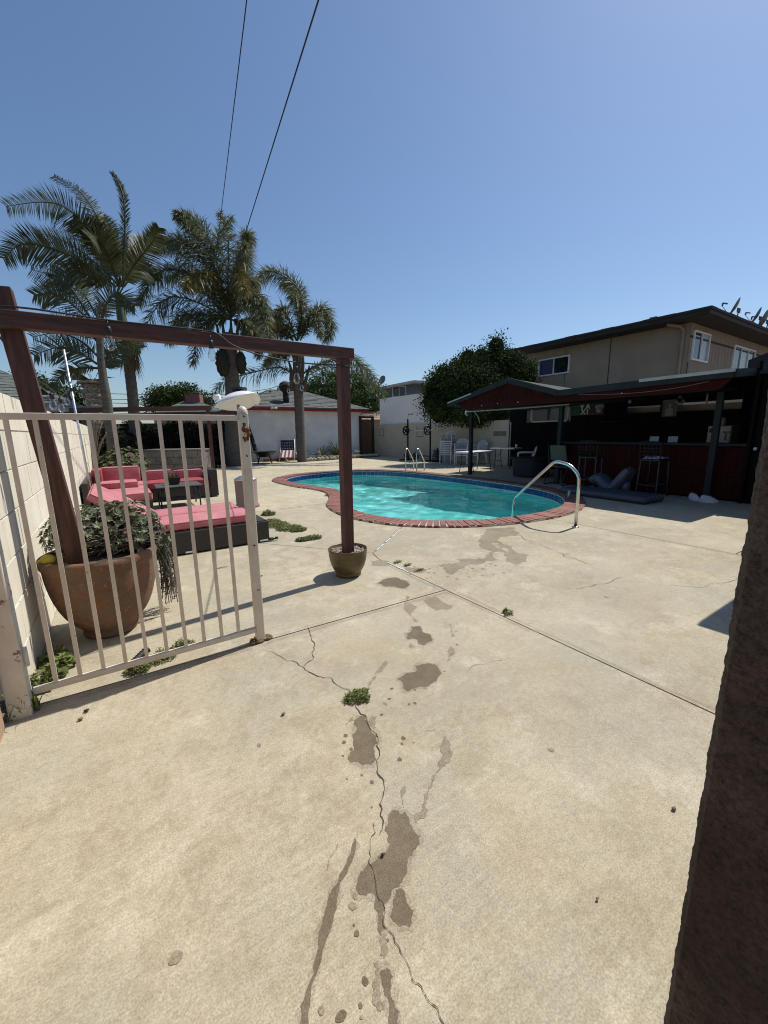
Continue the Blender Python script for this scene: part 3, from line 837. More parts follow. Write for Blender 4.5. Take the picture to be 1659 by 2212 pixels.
# rough stucco end of the house wall beside the camera: plumb arris, uneven render
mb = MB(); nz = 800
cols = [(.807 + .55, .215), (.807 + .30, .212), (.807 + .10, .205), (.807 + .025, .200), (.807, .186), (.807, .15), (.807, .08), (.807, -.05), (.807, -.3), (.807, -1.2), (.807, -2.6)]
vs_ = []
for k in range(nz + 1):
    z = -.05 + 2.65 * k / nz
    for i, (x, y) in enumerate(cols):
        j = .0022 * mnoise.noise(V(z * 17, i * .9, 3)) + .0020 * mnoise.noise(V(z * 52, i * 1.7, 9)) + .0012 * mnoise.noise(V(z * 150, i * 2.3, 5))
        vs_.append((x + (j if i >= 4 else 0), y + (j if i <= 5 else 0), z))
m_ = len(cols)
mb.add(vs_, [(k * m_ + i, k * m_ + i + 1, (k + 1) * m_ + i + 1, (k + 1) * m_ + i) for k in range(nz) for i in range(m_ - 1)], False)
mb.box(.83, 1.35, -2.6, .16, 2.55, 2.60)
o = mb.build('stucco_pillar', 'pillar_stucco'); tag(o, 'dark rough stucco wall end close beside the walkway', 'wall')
# low roof of the house on the right, just out of view: it casts the wedge of shade
hs = thing('house', (7, -1, 0), 'low flat-roofed house wall in shade beyond the stucco wall end', 'building')
mb = MB(); mb.box(5.3, 9.3, -5, .35, -.05, 2.05); mb.build('wall', 'beige_stucco', hs)
mb = MB(); mb.box(4.76, 9.6, -5.4, 1.13, 2.06, 2.2); mb.build('roof', 'apt_trim', hs)

# ================================================================ gate and its posts
GY = 2.56
gate = thing('pool_gate', (.08, GY, 0), 'weathered off-white metal pool gate with ten thin vertical bars', 'gate')
mb = MB(); mb.box(-.50, .645, GY - .016, GY + .016, 1.462, 1.494); mb.build('top_rail', 'gate_paint', gate, bevel=.003)
mb = MB(); mb.box(-.50, .645, GY - .016, GY + .016, .075, .107); mb.build('bottom_rail', 'gate_paint', gate, bevel=.003)
mb = MB(); mb.box(-.0095, .0095, -.0095, .0095, .107, 1.462); me = mesh_of(mb, 'bar', 'gate_paint')
for k in range(10):
    inst(me, 'bar', gate, Matrix.Translation((-.405 + .1045 * k - .08, 0, 0)))
lp = MB(); lp.box(.645, .700, GY - .0275, GY + .0275, .015, 1.508)
lpo = lp.build('latch_post', 'gate_paint', gate, bevel=.006)
mb = MB(); mb.lathe([(.031, 1.508), (.030, 1.522), (.022, 1.538), (.010, 1.546), (.0, 1.548)], (.6725, GY, 0), 20); mb.build('post_cap', 'gate_paint', lpo)
mb = MB()
for k in range(16):
    a = U(0, 6.28); mb.ball((.676 + U(-.018, .018), GY - .028, 1.40 + U(-.055, .045)), U(.004, .012), 1, (1, .3, 1.5), .3)
mb.build('rust_patch', 'rust', lpo)
for zz in (1.487, 1.25, .68):
    mb = MB(); mb.lathe([(.0, 0), (.006, 0), (.006, .004), (.0, .004)], (.672, GY - .031, zz), 10, axis=(0, -1, 0)); mb.build('bolt_hole', 'black_metal', lpo)
mb = MB()
for k in range(26):
    a = U(0, 6.28); q = U(.02, .075)
    mb.ball((.675 + q * math.cos(a), GY + q * math.sin(a) * .7, .012), U(.006, .02), 1, (1.4, 1, .7), .3)
o = mb.build('flaked_rust', 'dry_leaf'); tag(o, 'crumbled rust and paint flakes around foot of gate post', 'rust flakes')
fp = thing('fence_post', (-.545, GY - .03, 0), 'thick white square steel post with peeling paint, hinge side of gate', 'post')
mb = MB(); mb.box(-.595, -.505, GY - .075, GY + .015, -.01, 1.56); mb.build('post', 'post_paint', fp, bevel=.006)
for zz in (.3, 1.25):
    mb = MB(); mb.tube([(-.497, GY - .03, zz - .05), (-.497, GY - .03, zz + .05)], .012, 10); mb.build('hinge', 'post_paint', fp)

# ================================================================ wooden arbor frame with string lights
arb = thing('wooden_arbor', (.7, 3.25, 0), 'dark red wooden arbor frame standing in two plant pots', 'arbor')
mb = MB(); mb.bar((-.275, 3.23, .40), (-.425, 3.21, 2.20), .10, .10, (0, 1, 0)); mb.build('post', 'arbor_wood', arb, bevel=.004)
mb = MB(); mb.bar((1.765, 3.31, .10), (1.775, 3.31, 2.022), .092, .092, (0, 1, 0)); mb.build('post', 'arbor_wood', arb, bevel=.004)
mb = MB(); mb.bar((-1.0, 3.09, 2.008), (1.865, 3.305, 2.068), .088, .09); mb.build('beam', 'arbor_beam', arb, bevel=.004)
def bulb_parts(root, p, s=1.0, swing=(0, 0, 0)):
    """socket hanging below p with its clear bulb"""
    p = Vector(p); d = (V(0, 0, -1) + Vector(swing)).normalized(); s *= .95
    mb = MB(); mb.tube([p, p + d * .03 * s], .004 * s, 6)
    mb.lathe([(.0, 0), (.012 * s, .0), (.015 * s, .012 * s), (.016 * s, .05 * s), (.0, .05 * s)], p + d * .03 * s, 10, axis=tuple(d))
    so = mb.build('socket', 'black_rubber', root)
    mb = MB(); prof = [(.011, 0), (.016, .012), (.0235, .035), (.026, .052), (.022, .07), (.011, .083), (.0, .086)]
    mb.lathe([(a * s, b * s) for a, b in prof], p + d * .078 * s, 14, axis=tuple(d))
    mb.build('bulb', 'bulb_glass', so)
def string(name, label, pts, bulbs, r_=.0045, s=1.0, n=8):
    root = thing(name, pts[0], label, 'string lights')
    pp = smooth_open(pts, n)
    mb = MB(); mb.tube(pp, r_, 6); mb.build('cable', 'cable', root)
    for b in bulbs:
        bulb_parts(root, b if not isinstance(b, (int, float)) else pp[int(b * (len(pp) - 1))], s)
    return root
s1 = [(-.95, 3.05, 2.066), (-.5, 3.085, 2.074), (-.28, 3.06, 2.076), (0.05, 3.12, 2.077), (.35, 3.15, 2.086), (.62, 3.16, 2.09), (.70, 3.12, 2.065), (.80, 3.13, 2.005), (1.0, 3.17, 1.965), (1.3, 3.22, 1.945), (1.55, 3.25, 1.950), (1.72, 3.256, 1.958), (1.79, 3.255, 1.955), (1.82, 3.275, 1.935)]
string('string_lights', 'black string light cable with clear bulbs running along the arbor beam', s1, [(.055, 3.075, 2.062), (.64, 3.10, 2.05), (1.30, 3.22, 1.945)], .0055, 1.1)
bulb_parts(arb, (1.835, 3.30, 1.93), .9)
# second cable: from the right arbor post back to the far pergola
q0 = V(1.72, 3.34, 1.95); q1 = at(697, 795, 4.9); q2 = at(651, 818, 6.2); q3 = at(612, 830, 8.0); q4 = at(580, 840, 9.5); q5 = at(545, 845, 11); q6 = at(500, 850, 12.5); q7 = at(455, 880, 13.2)
string('string_lights', 'black string light cable with bulbs sagging from arbor post past the palm trunk', [q0, q1, q2, q3, q4, q5, q6, q7], [q1, q2, at(622, 827, 7.4), at(600, 833, 8.6), at(583, 839, 9.4), at(556, 844, 10.6), at(530, 846, 11.5)], .006, 1.15)
# left cable: in from outside, behind the left post, to the pole and on to the stone column
w0 = at(-30, 690, 2.75); w1 = at(12, 745, 2.85); w2 = at(38, 790, 2.9); w3 = at(108, 838, 3.6); w4 = at(132, 855, 4.4); w5 = at(150, 835, 5.5); w6 = at(160, 808, 6.6); w7 = at(178, 850, 8.5); w8 = at(196, 875, 11); w9 = at(225, 880, 13)
string('string_lights', 'black string light cable drooping by the leaning left arbor post', [w0, w1, w2, w3, w4, w5, w6, w7, w8, w9], [w2, at(109, 840, 3.6), at(128, 852, 4.2), at(141, 842, 5.0), at(153, 832, 5.9), at(172, 838, 7.6), at(181, 855, 9)], .006, 1.15)
wp = thing('metal_pole', (-.47, 5.2, 0), 'thin white metal conduit pole leaning against the block wall', 'pole')
pa = gp(186, 1112, 0); pb = at(157, 798, 6.4)
pa = V(-.40, pa.y - .6, 0)
mb = MB(); mb.tube([pa, V(-.49, pa.y + .25, 2.75)], .019, 10); mb.build('tube', 'galv', wp)

# ================================================================ pots
pot = thing('terracotta_pot', (-.13, 3.38, 0), 'huge mossy terracotta bowl pot holding succulents beside block wall', 'pot')
prof = [(.0, .0), (.185, .0), (.195, .02), (.19, .04), (.178, .055), (.235, .10), (.295, .18), (.34, .29), (.366, .41), (.374, .50), (.372, .535), (.388, .55), (.397, .58), (.387, .61), (.36, .615), (.345, .59), (.335, .54), (.0, .53)]
mb = MB(); mb.lathe([(a * .885, b * .98) for a, b in prof], (-.17, 3.36, 0), 56, wob=.006); mb.build('bowl', 'terracotta', pot, sub=1)
mb = MB(); mb.lathe([(.30, .545), (.22, .555), (.1, .56), (.0, .565)], (-.17, 3.36, 0), 32, wob=.01); mb.build('soil', 'soil', pot)
def rosette(mb, p, nrm, s, k=6):
    nrm = Vector(nrm).normalized(); a = nrm.orthogonal().normalized(); b = nrm.cross(a); a0 = U(0, 6)
    for i in range(k):
        an = a0 + i * 6.283 / k + U(-.2, .2); d = (a * math.cos(an) + b * math.sin(an)); t_ = nrm.cross(d)
        L = s * U(.8, 1.2); w_ = L * .30; up = U(.25, .8)
        m_ = p + d * L * .55 + nrm * L * up * .6; e = p + d * L + nrm * L * up * .7
        mb.add([p, m_ + t_ * w_, e, m_ - t_ * w_], [(0, 1, 2, 3)])
sp = thing('succulent_plant', (-.08, 3.42, .56), 'bushy grey green succulent spilling over the big terracotta pot', 'plant')
blobs = [(V(-.18, 3.46, .68), .26, .24, .23), (V(.02, 3.43, .67), .22, .21, .24), (V(-.36, 3.43, .67), .12, .15, .18), (V(.12, 3.36, .60), .13, .14, .18), (V(-.06, 3.52, .70), .24, .18, .20)]
def shell(bl, out=1.0):
    c, a, b, h = bl
    while True:
        d = V(random.gauss(0, 1), random.gauss(0, 1), random.gauss(0, 1)).normalized()
        if d.z > -.35: break
    return c + V(d.x * a, d.y * b, d.z * h) * out, V(d.x / a, d.y / b, d.z / h).normalized()
for mat_, cnt, s_ in (('succulent', 420, .027), ('succulent_dark', 330, .026), ('succulent_red', 60, .024)):
    mb = MB()
    for _ in range(cnt):
        bl = random.choice(blobs) if mat_ != 'succulent_red' else blobs[random.choice((1, 4))]
        p, d = shell(bl, U(.82, 1.08))
        if p.z < .66 and random.random() < .75: continue
        rosette(mb, p, d + V(0, 0, .35), s_ * U(.7, 1.3))
    mb.build('foliage', mat_, sp)
mb = MB()
for _ in range(420):
    p, d = shell(random.choice(blobs), U(.6, 1.0)); q = V(-.05 + U(-.25, .25), 3.43 + U(-.2, .2), .58 + U(0, .12))
    mm = (p + q) / 2 + V(U(-.06, .06), U(-.06, .06), U(-.03, .08))
    mb.tube(bez(q, mm, p, 4), [.005, .0045, .004, .003, .002], 4, False)
mb.build('stems', 'twig', sp)
rs = thing('trailing_plant', (.27, 3.50, 0), 'trailing rosemary hanging down the side of terracotta pot', 'plant')
mb = MB(); mb2 = MB()
for _ in range(34):
    a = V(.08 + U(-.05, .06), 3.46 + U(-.10, .10), .58); e = V(.235 + U(-.06, .06), 3.50 + U(-.12, .12), U(.04, .3))
    pts = bez(a, V(.27 + U(-.06, .06), a.y, .64), e, 9); mb2.tube(pts, .0035, 4, False)
    for j in range(9):
        for _k in range(9):
            p = pts[j].lerp(pts[j + 1], U(0, 1)); d = V(random.gauss(0, 1), random.gauss(0, 1), random.gauss(-.1, .7)).normalized(); t_ = d.orthogonal().normalized()
            L = U(.016, .034); mb.add([p - t_ * .002, p + d * L * .6 - t_ * .003, p + d * L + V(0, 0, .004), p + d * L * .6 + t_ * .003], [(0, 1, 2, 3)])
mb.build('needles', 'rosemary', rs); mb2.build('stems', 'twig', rs)
mb = MB(); mb.ball((-.435, 3.22, .615), .034, 2, (1.25, 1, 1)); mb.ball((-.475, 3.215, .615), .011, 1)
o = mb.build('lemon', 'lemon'); tag(o, 'yellow lemon lying on the rim of terracotta pot', 'lemon')

gpot = thing('ceramic_pot', (1.79, 3.36, 0), 'olive brown glazed ceramic pot with ringed bands holding arbor post', 'pot')
prof = [(.0, .0), (.125, .0), (.128, .025), (.122, .035), (.142, .06), (.166, .11), (.175, .145)]
for k in range(5):
    z = .15 + k * .014; r_ = .177 + k * .0022
    prof += [(r_ - .003, z), (r_ + .0015, z + .005), (r_ - .0005, z + .011)]
prof += [(.188, .235), (.191, .262), (.190, .272), (.184, .274), (.180, .268), (.178, .225), (.0, .22)]
mb = MB(); mb.lathe(prof, (1.79, 3.36, 0), 56); mb.build('bowl', 'glazed_pot', gpot)
mb = MB()
for _ in range(420):
    a = U(0, 6.283); q = .165 * math.sqrt(U(0, 1))
    mb.ball((1.79 + q * math.cos(a), 3.36 + q * math.sin(a), .232 + U(-.004, .012) + .010 * (1 - q / .17)), U(.007, .017), 1, (U(.8, 1.5), U(.8, 1.3), U(.5, .9)), .18)
o = mb.build('pebbles', 'pebble', gpot, kind='stuff')

# ================================================================ weeds and litter on the slabs
def weed(label, pts, n, leaf, h, name='weed', mat='weed', group=None, grass=0):
    c = sum((Vector(p[:3]) for p in pts), V(0, 0, 0)) / len(pts)
    root = thing(name, (c.x, c.y, 0), label, 'weed', group)
    mb = MB(); mb2 = MB()
    for _ in range(n):
        x, y, z, rx, ry = random.choice(pts); a = U(0, 6.283); q = math.sqrt(U(0, 1))
        p = V(x + q * rx * math.cos(a), y + q * ry * math.sin(a), .006 + h * U(.1, 1) * (1.15 - q))
        d = V(U(-1, 1), U(-1, 1), U(-.1, .8)).normalized(); t_ = d.cross(V(0, 0, 1)).normalized(); L = leaf * U(.6, 1.4)
        mb.add([p, p + d * L * .5 + t_ * L * .3, p + d * L, p + d * L * .5 - t_ * L * .3], [(0, 1, 2, 3)])
        if random.random() < .3:
            mb2.tube([V(x + U(-.2, .2) * rx, y + U(-.2, .2) * ry, .004), (p + V(x, y, 0)) / 2, p], .0014, 3, False)
    for _ in range(grass):
        x, y, z, rx, ry = random.choice(pts); b = V(x + U(-rx, rx), y + U(-ry, ry), 0); d = V(U(-1, 1), U(-1, 1), 0); L = U(.08, .2)
        pt = bez(b, b + V(0, 0, L * .8) + d * L * .2, b + d * L * .8 + V(0, 0, L * U(.2, .8)), 4); t_ = V(-d.y, d.x, 0).normalized()
        for i in range(4):
            w0_, w1_ = .005 * (1 - i / 4), .005 * (1 - (i + 1) / 4)
            mb.add([pt[i] - t_ * w0_, pt[i] + t_ * w0_, pt[i + 1] + t_ * w1_, pt[i + 1] - t_ * w1_], [(0, 1, 2, 3)])
    mb.build('leaves', mat, root)
    if mb2.v: mb2.build('stems', 'twig', root)
    return root
def wp_(u, v, rx, ry):
    p = gp(u, v); return (p.x, p.y, 0, rx, ry)
weed('round clump of green weed sprouting from the crack in the slab', [wp_(770, 1508, .065, .05), wp_(778, 1500, .05, .03), wp_(757, 1511, .045, .03), wp_(785, 1512, .04, .03)], 760, .013, .026)
weed('spreading green weed under the gate bottom rail', [wp_(350, 1425, .09, .06), wp_(395, 1400, .08, .05), wp_(300, 1450, .07, .05)], 1300, .014, .07)
weed('leafy weed growing behind the hinge post of the gate', [wp_(88, 1490, .07, .05), wp_(118, 1470, .05, .05)], 420, .03, .12)
weed('long grass tuft at the foot of white hinge post', [wp_(40, 1545, .05, .04), wp_(62, 1535, .05, .03)], 90, .02, .08, 'grass_tuft', grass=60)
weed('dark weed in shade between terracotta pot and block wall', [(-.46, 3.02, 0, .08, .12), (-.40, 2.92, 0, .05, .06)], 300, .035, .1)
weed('small green weed in the long diagonal slab joint', [wp_(1100, 1327, .05, .02), wp_(1092, 1322, .03, .015)], 190, .013, .03)
weed('flat green weed patch beside chaise lounge foot', [wp_(625, 1142, .20, .20), wp_(600, 1135, .18, .22), wp_(588, 1128, .14, .18), wp_(645, 1146, .12, .10)], 3600, .024, .04)
weed('small green weed patch between chaise lounge and glazed pot', [wp_(675, 1163, .14, .10), wp_(655, 1167, .10, .08)], 1300, .022, .035)
weed('feathery weed tuft near chaise lounge corner', [wp_(580, 1112, .12, .12)], 420, .03, .08)
weed('thin weed growing in joint beyond the glazed pot', [wp_(858, 1216, .07, .025), wp_(880, 1222, .05, .02)], 170, .013, .03)
weed('tiny weed in joint before the wet footprints', [wp_(905, 1233, .06, .02)], 110, .012, .02)
weed('small weed tuft at the pool coping notch', [wp_(712, 1071, .12, .10)], 260, .022, .05)
hp = thing('ridged_hose', tuple(gp(295, 1428)), 'short black ridged rubber hose end lying behind the gate', 'hose')
a = gp(280, 1440, .03); b = a + V(.10, .10, .03); pr_ = []
for k in range(25):
    pr_.append(a.lerp(b, k / 24))
mb = MB(); mb.tube(pr_, [.021 + .004 * (k % 3 == 0) for k in range(25)], 12); mb.build('hose', 'black_rubber', hp)
a = gp(579, 1165, .03)
vl = thing('black_valve', (a.x, a.y, 0), 'small black plastic valve fitting beside chaise lounge base', 'valve')
mb = MB(); mb.tube([a, a + V(.07, -.01, 0)], .022, 10); mb.tube([a + V(.07, -.01, 0), a + V(.13, -.02, 0)], .010, 8); mb.lathe([(0, .0), (.02, 0), (.02, .02), (0, .02)], a + V(.11, -.016, .0), 10); mb.build('fitting', 'black_rubber', vl)
for i, (u, v, s_, lab) in enumerate([(188, 1538, .013, 'dark round seed pod lying on slab near gate'), (175, 1556, .012, 'small dry leaf curl near gate post'), (1455, 1750, .009, 'brown dry leaf on slab before the stucco wall end'), (612, 1545, .010, 'crumpled grey brown leaf litter on the slab'), (827, 1850, .007, 'dark bottle cap sized plug in the wet stain'),
                                     (565, 1245, .012, 'small dry leaf on slab beyond the gate'), (1290, 1945, .005, 'tiny dark leaf scrap on slab')]):
    p = gp(u, v); mb = MB(); mb.ball((p.x, p.y, .006 + s_ * .3), s_, 1, (1.2, .8, .45), .25)
    o = mb.build('dry_leaf' if i else 'seed_pod', 'dry_leaf' if i not in (0, 4) else 'black_rubber'); tag(o, lab, 'leaf' if i else 'seed pod')
# ================================================================ outdoor lounge
def cushion(name, mat, x0, x1, y0, y1, z0, z1, parent, puff=.02, bev=.03):
    mb = MB(); n = 5
    vs_ = []; fs = []
    for k, z in ((0, z0), (1, z1)):
        for i in range(n + 1):
            for j in range(n + 1):
                a, b = i / n, j / n
                bul = puff * (1 - (2 * a - 1) ** 2) * (1 - (2 * b - 1) ** 2) + U(-.003, .003)
                vs_.append((x0 + (x1 - x0) * a, y0 + (y1 - y0) * b, z + (bul if k else -bul * .2)))
    N = (n + 1) ** 2
    for i in range(n):
        for j in range(n):
            a = i * (n + 1) + j
            fs += [(a, a + 1, a + n + 2, a + n + 1), (N + a, N + a + n + 1, N + a + n + 2, N + a + 1)]
    for i in range(n):
        for (a, b) in ((i * (n + 1), (i + 1) * (n + 1)), (i * (n + 1) + n, (i + 1) * (n + 1) + n), (i, i + 1), (n * (n + 1) + i, n * (n + 1) + i + 1)):
            fs.append((a, b, N + b, N + a))
    mb.add(vs_, fs, True)
    o = mb.build(name, mat, parent, bevel=bev)
    o.modifiers['bevel'].segments = 3
    zz = z1 - bev * .35; e = bev * .25
    for zp in (zz, z0 + bev * .35):
        mb = MB(); mb.tube([(x0 + e, y0 + e, zp), (x1 - e, y0 + e, zp), (x1 - e, y1 - e, zp), (x0 + e, y1 - e, zp), (x0 + e, y0 + e, zp)], .0065, 6, False); pj = mb.build('piping', 'cushion_deep', parent); pj.parent = o
    return o
ch = thing('chaise_lounge', (.6, 5.6, 0), 'wide dark wicker chaise lounge with two faded red mattresses, backs raised', 'lounge')
mb = MB(); mb.box(-.42, 1.55, 5.06, 6.30, .015, .275); mb.build('wicker_base', 'wicker', ch, bevel=.008)
mb = MB(); mb.box(-.40, 1.53, 5.08, 6.28, .275, .285); mb.build('deck_board', 'wicker', ch)
for (x, y) in ((.55, 5.055), (1.42, 5.055)):
    mb = MB(); mb.box(x, x + .11, y - .006, y, .02, .04); mb.build('foot_strip', 'alu_white', ch)
for k, (ya, yb) in enumerate(((5.09, 5.665), (5.685, 6.25))):
    cushion('mattress', 'cushion', .33, 1.40 - .03 * k, ya, yb, .29, .385, ch, .015)
    c = cushion('backrest_cushion', 'cushion', 0, .78, ya, yb, 0, .085, ch, .02)
    # raise the back: rotate local mesh about its foot
    o0 = ORI[ch.name]
    ang = rad(180 - 32)
    for v_ in [v2 for ob in (c, *c.children) for v2 in ob.data.vertices]:
        w_ = v_.co + o0; lx, lz = w_.x, w_.z
        x = .33 - lx * math.cos(rad(34)) - lz * math.sin(rad(34)) * -1 * 0 + lz * math.sin(rad(34))
        z = .30 + lx * math.sin(rad(34)) + lz * math.cos(rad(34))
        v_.co = V(x, w_.y, z) - o0
sf = thing('sectional_sofa', (.7, 9.6, 0), 'L-shaped dark wicker sectional sofa with red cushions beside block wall', 'sofa')
mb = MB(); mb.box(-.45, 1.72, 9.62, 10.40, .02, .27); mb.box(-.45, .45, 8.0, 9.62, .02, .27); mb.build('wicker_base', 'wicker', sf, bevel=.01)
mb = MB(); mb.box(-.45, 1.72, 10.32, 10.46, .02, .64); mb.build('wicker_back', 'wicker', sf, bevel=.015)
mb = MB(); mb.box(-.52, -.43, 8.0, 10.46, .02, .64); mb.build('wicker_back', 'wicker', sf, bevel=.015)
mb = MB(); mb.box(1.70, 1.86, 9.60, 10.46, .02, .62); mb.build('wicker_arm', 'wicker', sf, bevel=.015)
cushion('seat_cushion', 'cushion_deep', .46, 1.08, 9.60, 10.30, .275, .41, sf)
cushion('seat_cushion', 'cushion_deep', 1.09, 1.69, 9.62, 10.30, .275, .41, sf)
cushion('seat_cushion', 'cushion', -.40, .44, 9.50, 10.30, .275, .42, sf)
cushion('seat_cushion', 'cushion', -.40, .45, 8.75, 9.49, .275, .41, sf)
cushion('seat_cushion', 'cushion', -.40, .46, 8.02, 8.74, .275, .41, sf)
cushion('loose_cushion', 'cushion', -.30, .30, 8.9, 9.45, .42, .53, sf)
cushion('back_cushion', 'cushion', .42, 1.02, 10.16, 10.33, .41, .62, sf, .01)
cushion('back_cushion', 'cushion', 1.04, 1.66, 10.16, 10.33, .41, .60, sf, .01)
cushion('back_cushion', 'cushion', -.30, .40, 10.14, 10.32, .42, .74, sf, .01)
cushion('back_cushion', 'cushion_deep', -.43, -.27, 9.55, 10.2, .42, .74, sf, .01)
tb = thing('coffee_table', (.95, 8.85, 0), 'low dark metal patio coffee table with lower shelf before red sofa', 'table')
mb = MB(); mb.box(.56, 1.36, 8.50, 9.20, .405, .43); mb.build('table_top', 'table_metal', tb, bevel=.012)
mb = MB()
for k in range(9): mb.box(.62, 1.30, 8.57 + .07 * k, 8.60 + .07 * k, .14, .15)
for k in range(12): mb.box(.62 + .06 * k, .632 + .06 * k, 8.57, 9.16, .143, .153)
mb.build('shelf', 'black_metal', tb)
for x in (.62, 1.30):
    for y in (8.57, 9.13):
        mb = MB(); mb.tube([(x, y, 0), (x, y, .2), (x + (.03 if x < 1 else -.03), y, .405)], .014, 8); mb.build('leg', 'black_metal', tb)
pt = thing('potted_plant', (.90, 8.85, .43), 'grey square pot of spiky orange plant on coffee table', 'plant')
mb = MB(); mb.prism([(.82, 8.77, .43), (.98, 8.77, .43), (.98, 8.93, .43), (.82, 8.93, .43)], (0, 0, 0), (0, 0, .01))
mb.add([(.82, 8.77, .44), (.98, 8.77, .44), (.98, 8.93, .44), (.82, 8.93, .44), (.79, 8.74, .57), (1.01, 8.74, .57), (1.01, 8.96, .57), (.79, 8.96, .57), (.9, 8.85, .565)], [(0, 1, 5, 4), (1, 2, 6, 5), (2, 3, 7, 6), (3, 0, 4, 7), (4, 5, 8), (5, 6, 8), (6, 7, 8), (7, 4, 8)])
mb.build('pot', 'shed_grey', pt)
mb = MB()
for _ in range(60):
    b = V(.9 + U(-.08, .08), 8.85 + U(-.08, .08), .565); e = b + V(U(-.1, .1), U(-.1, .1), U(.08, .21)); t_ = V(U(-1, 1), U(-1, 1), 0).normalized() * .006
    mb.add([b - t_, b + t_, e], [(0, 1, 2)])
mb.build('leaves', 'succulent_red', pt)
# patio heater
ht = thing('patio_heater', (2.02, 7.85, 0), 'tall patio heater with rusty drum base and tilted dented reflector', 'heater')
mb = MB(); mb.lathe([(0, 0), (.225, 0), (.225, .04), (.20, .06), (.205, .52), (.19, .545)], (2.02, 7.85, 0), 28, wob=.004); mb.build('drum', 'pink_stain', ht)
mb = MB(); mb.lathe([(.205, .525), (.212, .535), (.20, .55), (.10, .60), (.03, .615), (.0, .615)], (2.02, 7.85, 0), 28); mb.build('drum_lid', 'galv', ht)
mb = MB(); mb.tube([(2.02, 7.85, .6), (2.00, 7.86, 1.92)], .028, 12); mb.build('pole', 'pink_stain', ht)
mb = MB(); mb.lathe([(0, 0), (.03, 0), (.035, .05), (.0, .06)], (1.93, 8.1, .30), 10, axis=(-1, -1, 0)); mb.build('knob', 'black_rubber', ht)
mb = MB()
prof = [(a * .94, b) for a, b in [(.0, .10), (.10, .09), (.22, .045), (.34, -.025), (.42, -.10), (.425, -.095), (.34, -.017), (.22, .053), (.10, .099), (.0, .11)]]
seg = 36; vs_ = []
tilt = Matrix.Rotation(rad(17), 3, Vector((R0.y, -R0.x, 0))) @ Matrix.Rotation(rad(-9), 3, R0)
for (r_, z) in prof:
    for k in range(seg):
        a = 2 * math.pi * k / seg; x = r_ * math.cos(a); y = r_ * math.sin(a)
        zz = z + .30 * (x * x) - .10 * y * y + (-.05 if x > .2 and y > 0 else 0)
        vs_.append(V(1.99, 7.86, 2.03) + tilt @ (R0 * x + FH * y + V(0, 0, zz)))
mb.add(vs_, [(i * seg + k, i * seg + (k + 1) % seg, (i + 1) * seg + (k + 1) % seg, (i + 1) * seg + k) for i in range(len(prof) - 1) for k in range(seg)], True)
mb.build('reflector', 'alu_white', ht)
e = V(1.99, 7.86, 2.06) - R0 * .38
mb = MB(); mb.tube([e + R0 * .07, e - R0 * .05], .045, 14); mb.build('burner_can', 'alu_white', ht)
mb = MB(); mb.lathe([(.0, 0), (.13, .0), (.15, .025), (.0, .04)], V(2.03, 7.83, 2.16), 20, axis=tuple(tilt @ V(.1, 0, 1))); mb.build('vent_cap', 'black_metal', ht)

# block-built counter behind the sofa
ck = thing('block_counter', (1.7, 15.8, 0), 'low grey concrete block counter behind the red sofa', 'counter')
c0, c1 = at(311, 1000, 13.3), at(437, 1000, 13.3)
dx = (c1 - c0); dx.z = 0; L = dx.length; dx.normalize(); nn = Vector((-dx.y, dx.x, 0)); hz_ = 0.93
c0.z = 0; ck.location = c0; ORI[ck.name] = c0.copy()
mb = MB(); mb.obox(c0 + dx * L / 2 + nn * .35 + V(0, 0, .44), (L - .02, .66, .86), dx, nn); mb.build('core', 'grey_block', ck)
for r_ in range(4):
    s = -(r_ % 2) * .2
    while s < L:
        a, b = max(0, s), min(L, s + .4)
        if b - a > .04:
            mb = MB(); mb.obox(c0 + dx * (a + b) / 2 + nn * .05 + V(0, 0, .11 + .22 * r_), (b - a - .012, .12, .208), dx, nn); mb.build('block', 'grey_block', ck, bevel=.004)
        s += .4
mb = MB(); mb.obox(c0 + dx * L / 2 + nn * .35 + V(0, 0, .905), (L + .06, .76, .045), dx, nn); mb.build('counter_top', 'grey_block', ck, bevel=.005)
# ================================================================ buildings
def shingle_roof(root, mat, A, B, C, D, rows, step, name='roof', thick=.03):
    """courses of shingles between eave A-B and ridge D-C, each course a thin overlapping strip of separate shingles' row"""
    A, B, C, D = map(Vector, (A, B, C, D))
    nn = (B - A).cross(D - A).normalized()
    if nn.z < 0: nn = -nn
    base = MB(); base.add([A, B, C, D, A - nn * .05, B - nn * .05, C - nn * .05, D - nn * .05], [(0, 1, 2, 3), (7, 6, 5, 4), (0, 1, 5, 4), (1, 2, 6, 5), (2, 3, 7, 6), (3, 0, 4, 7)])
    ro = base.build(name, mat, root)
    for r_ in range(rows):
        a, b = r_ / rows, (r_ + 1.12) / rows
        b = min(b, 1)
        L0, R_0 = A.lerp(D, a), B.lerp(C, a); L1, R_1 = A.lerp(D, b), B.lerp(C, b)
        mb = MB(); m_ = max(2, int((R_0 - L0).length / step)); up0 = nn * thick; up1 = nn * .008
        for k in range(m_):
            f0, f1 = k / m_, (k + 1) / m_; j = U(.6, 1.25)
            p = [L0.lerp(R_0, f0) + up0 * j, L0.lerp(R_0, f1) + up0 * j, L1.lerp(R_1, f1) + up1, L1.lerp(R_1, f0) + up1]
            q = [L0.lerp(R_0, f0), L0.lerp(R_0, f1)]
            mb.add(p + q, [(0, 1, 2, 3), (4, 5, 1, 0)])
        mb.build('shingle_course', mat, ro)
    return ro
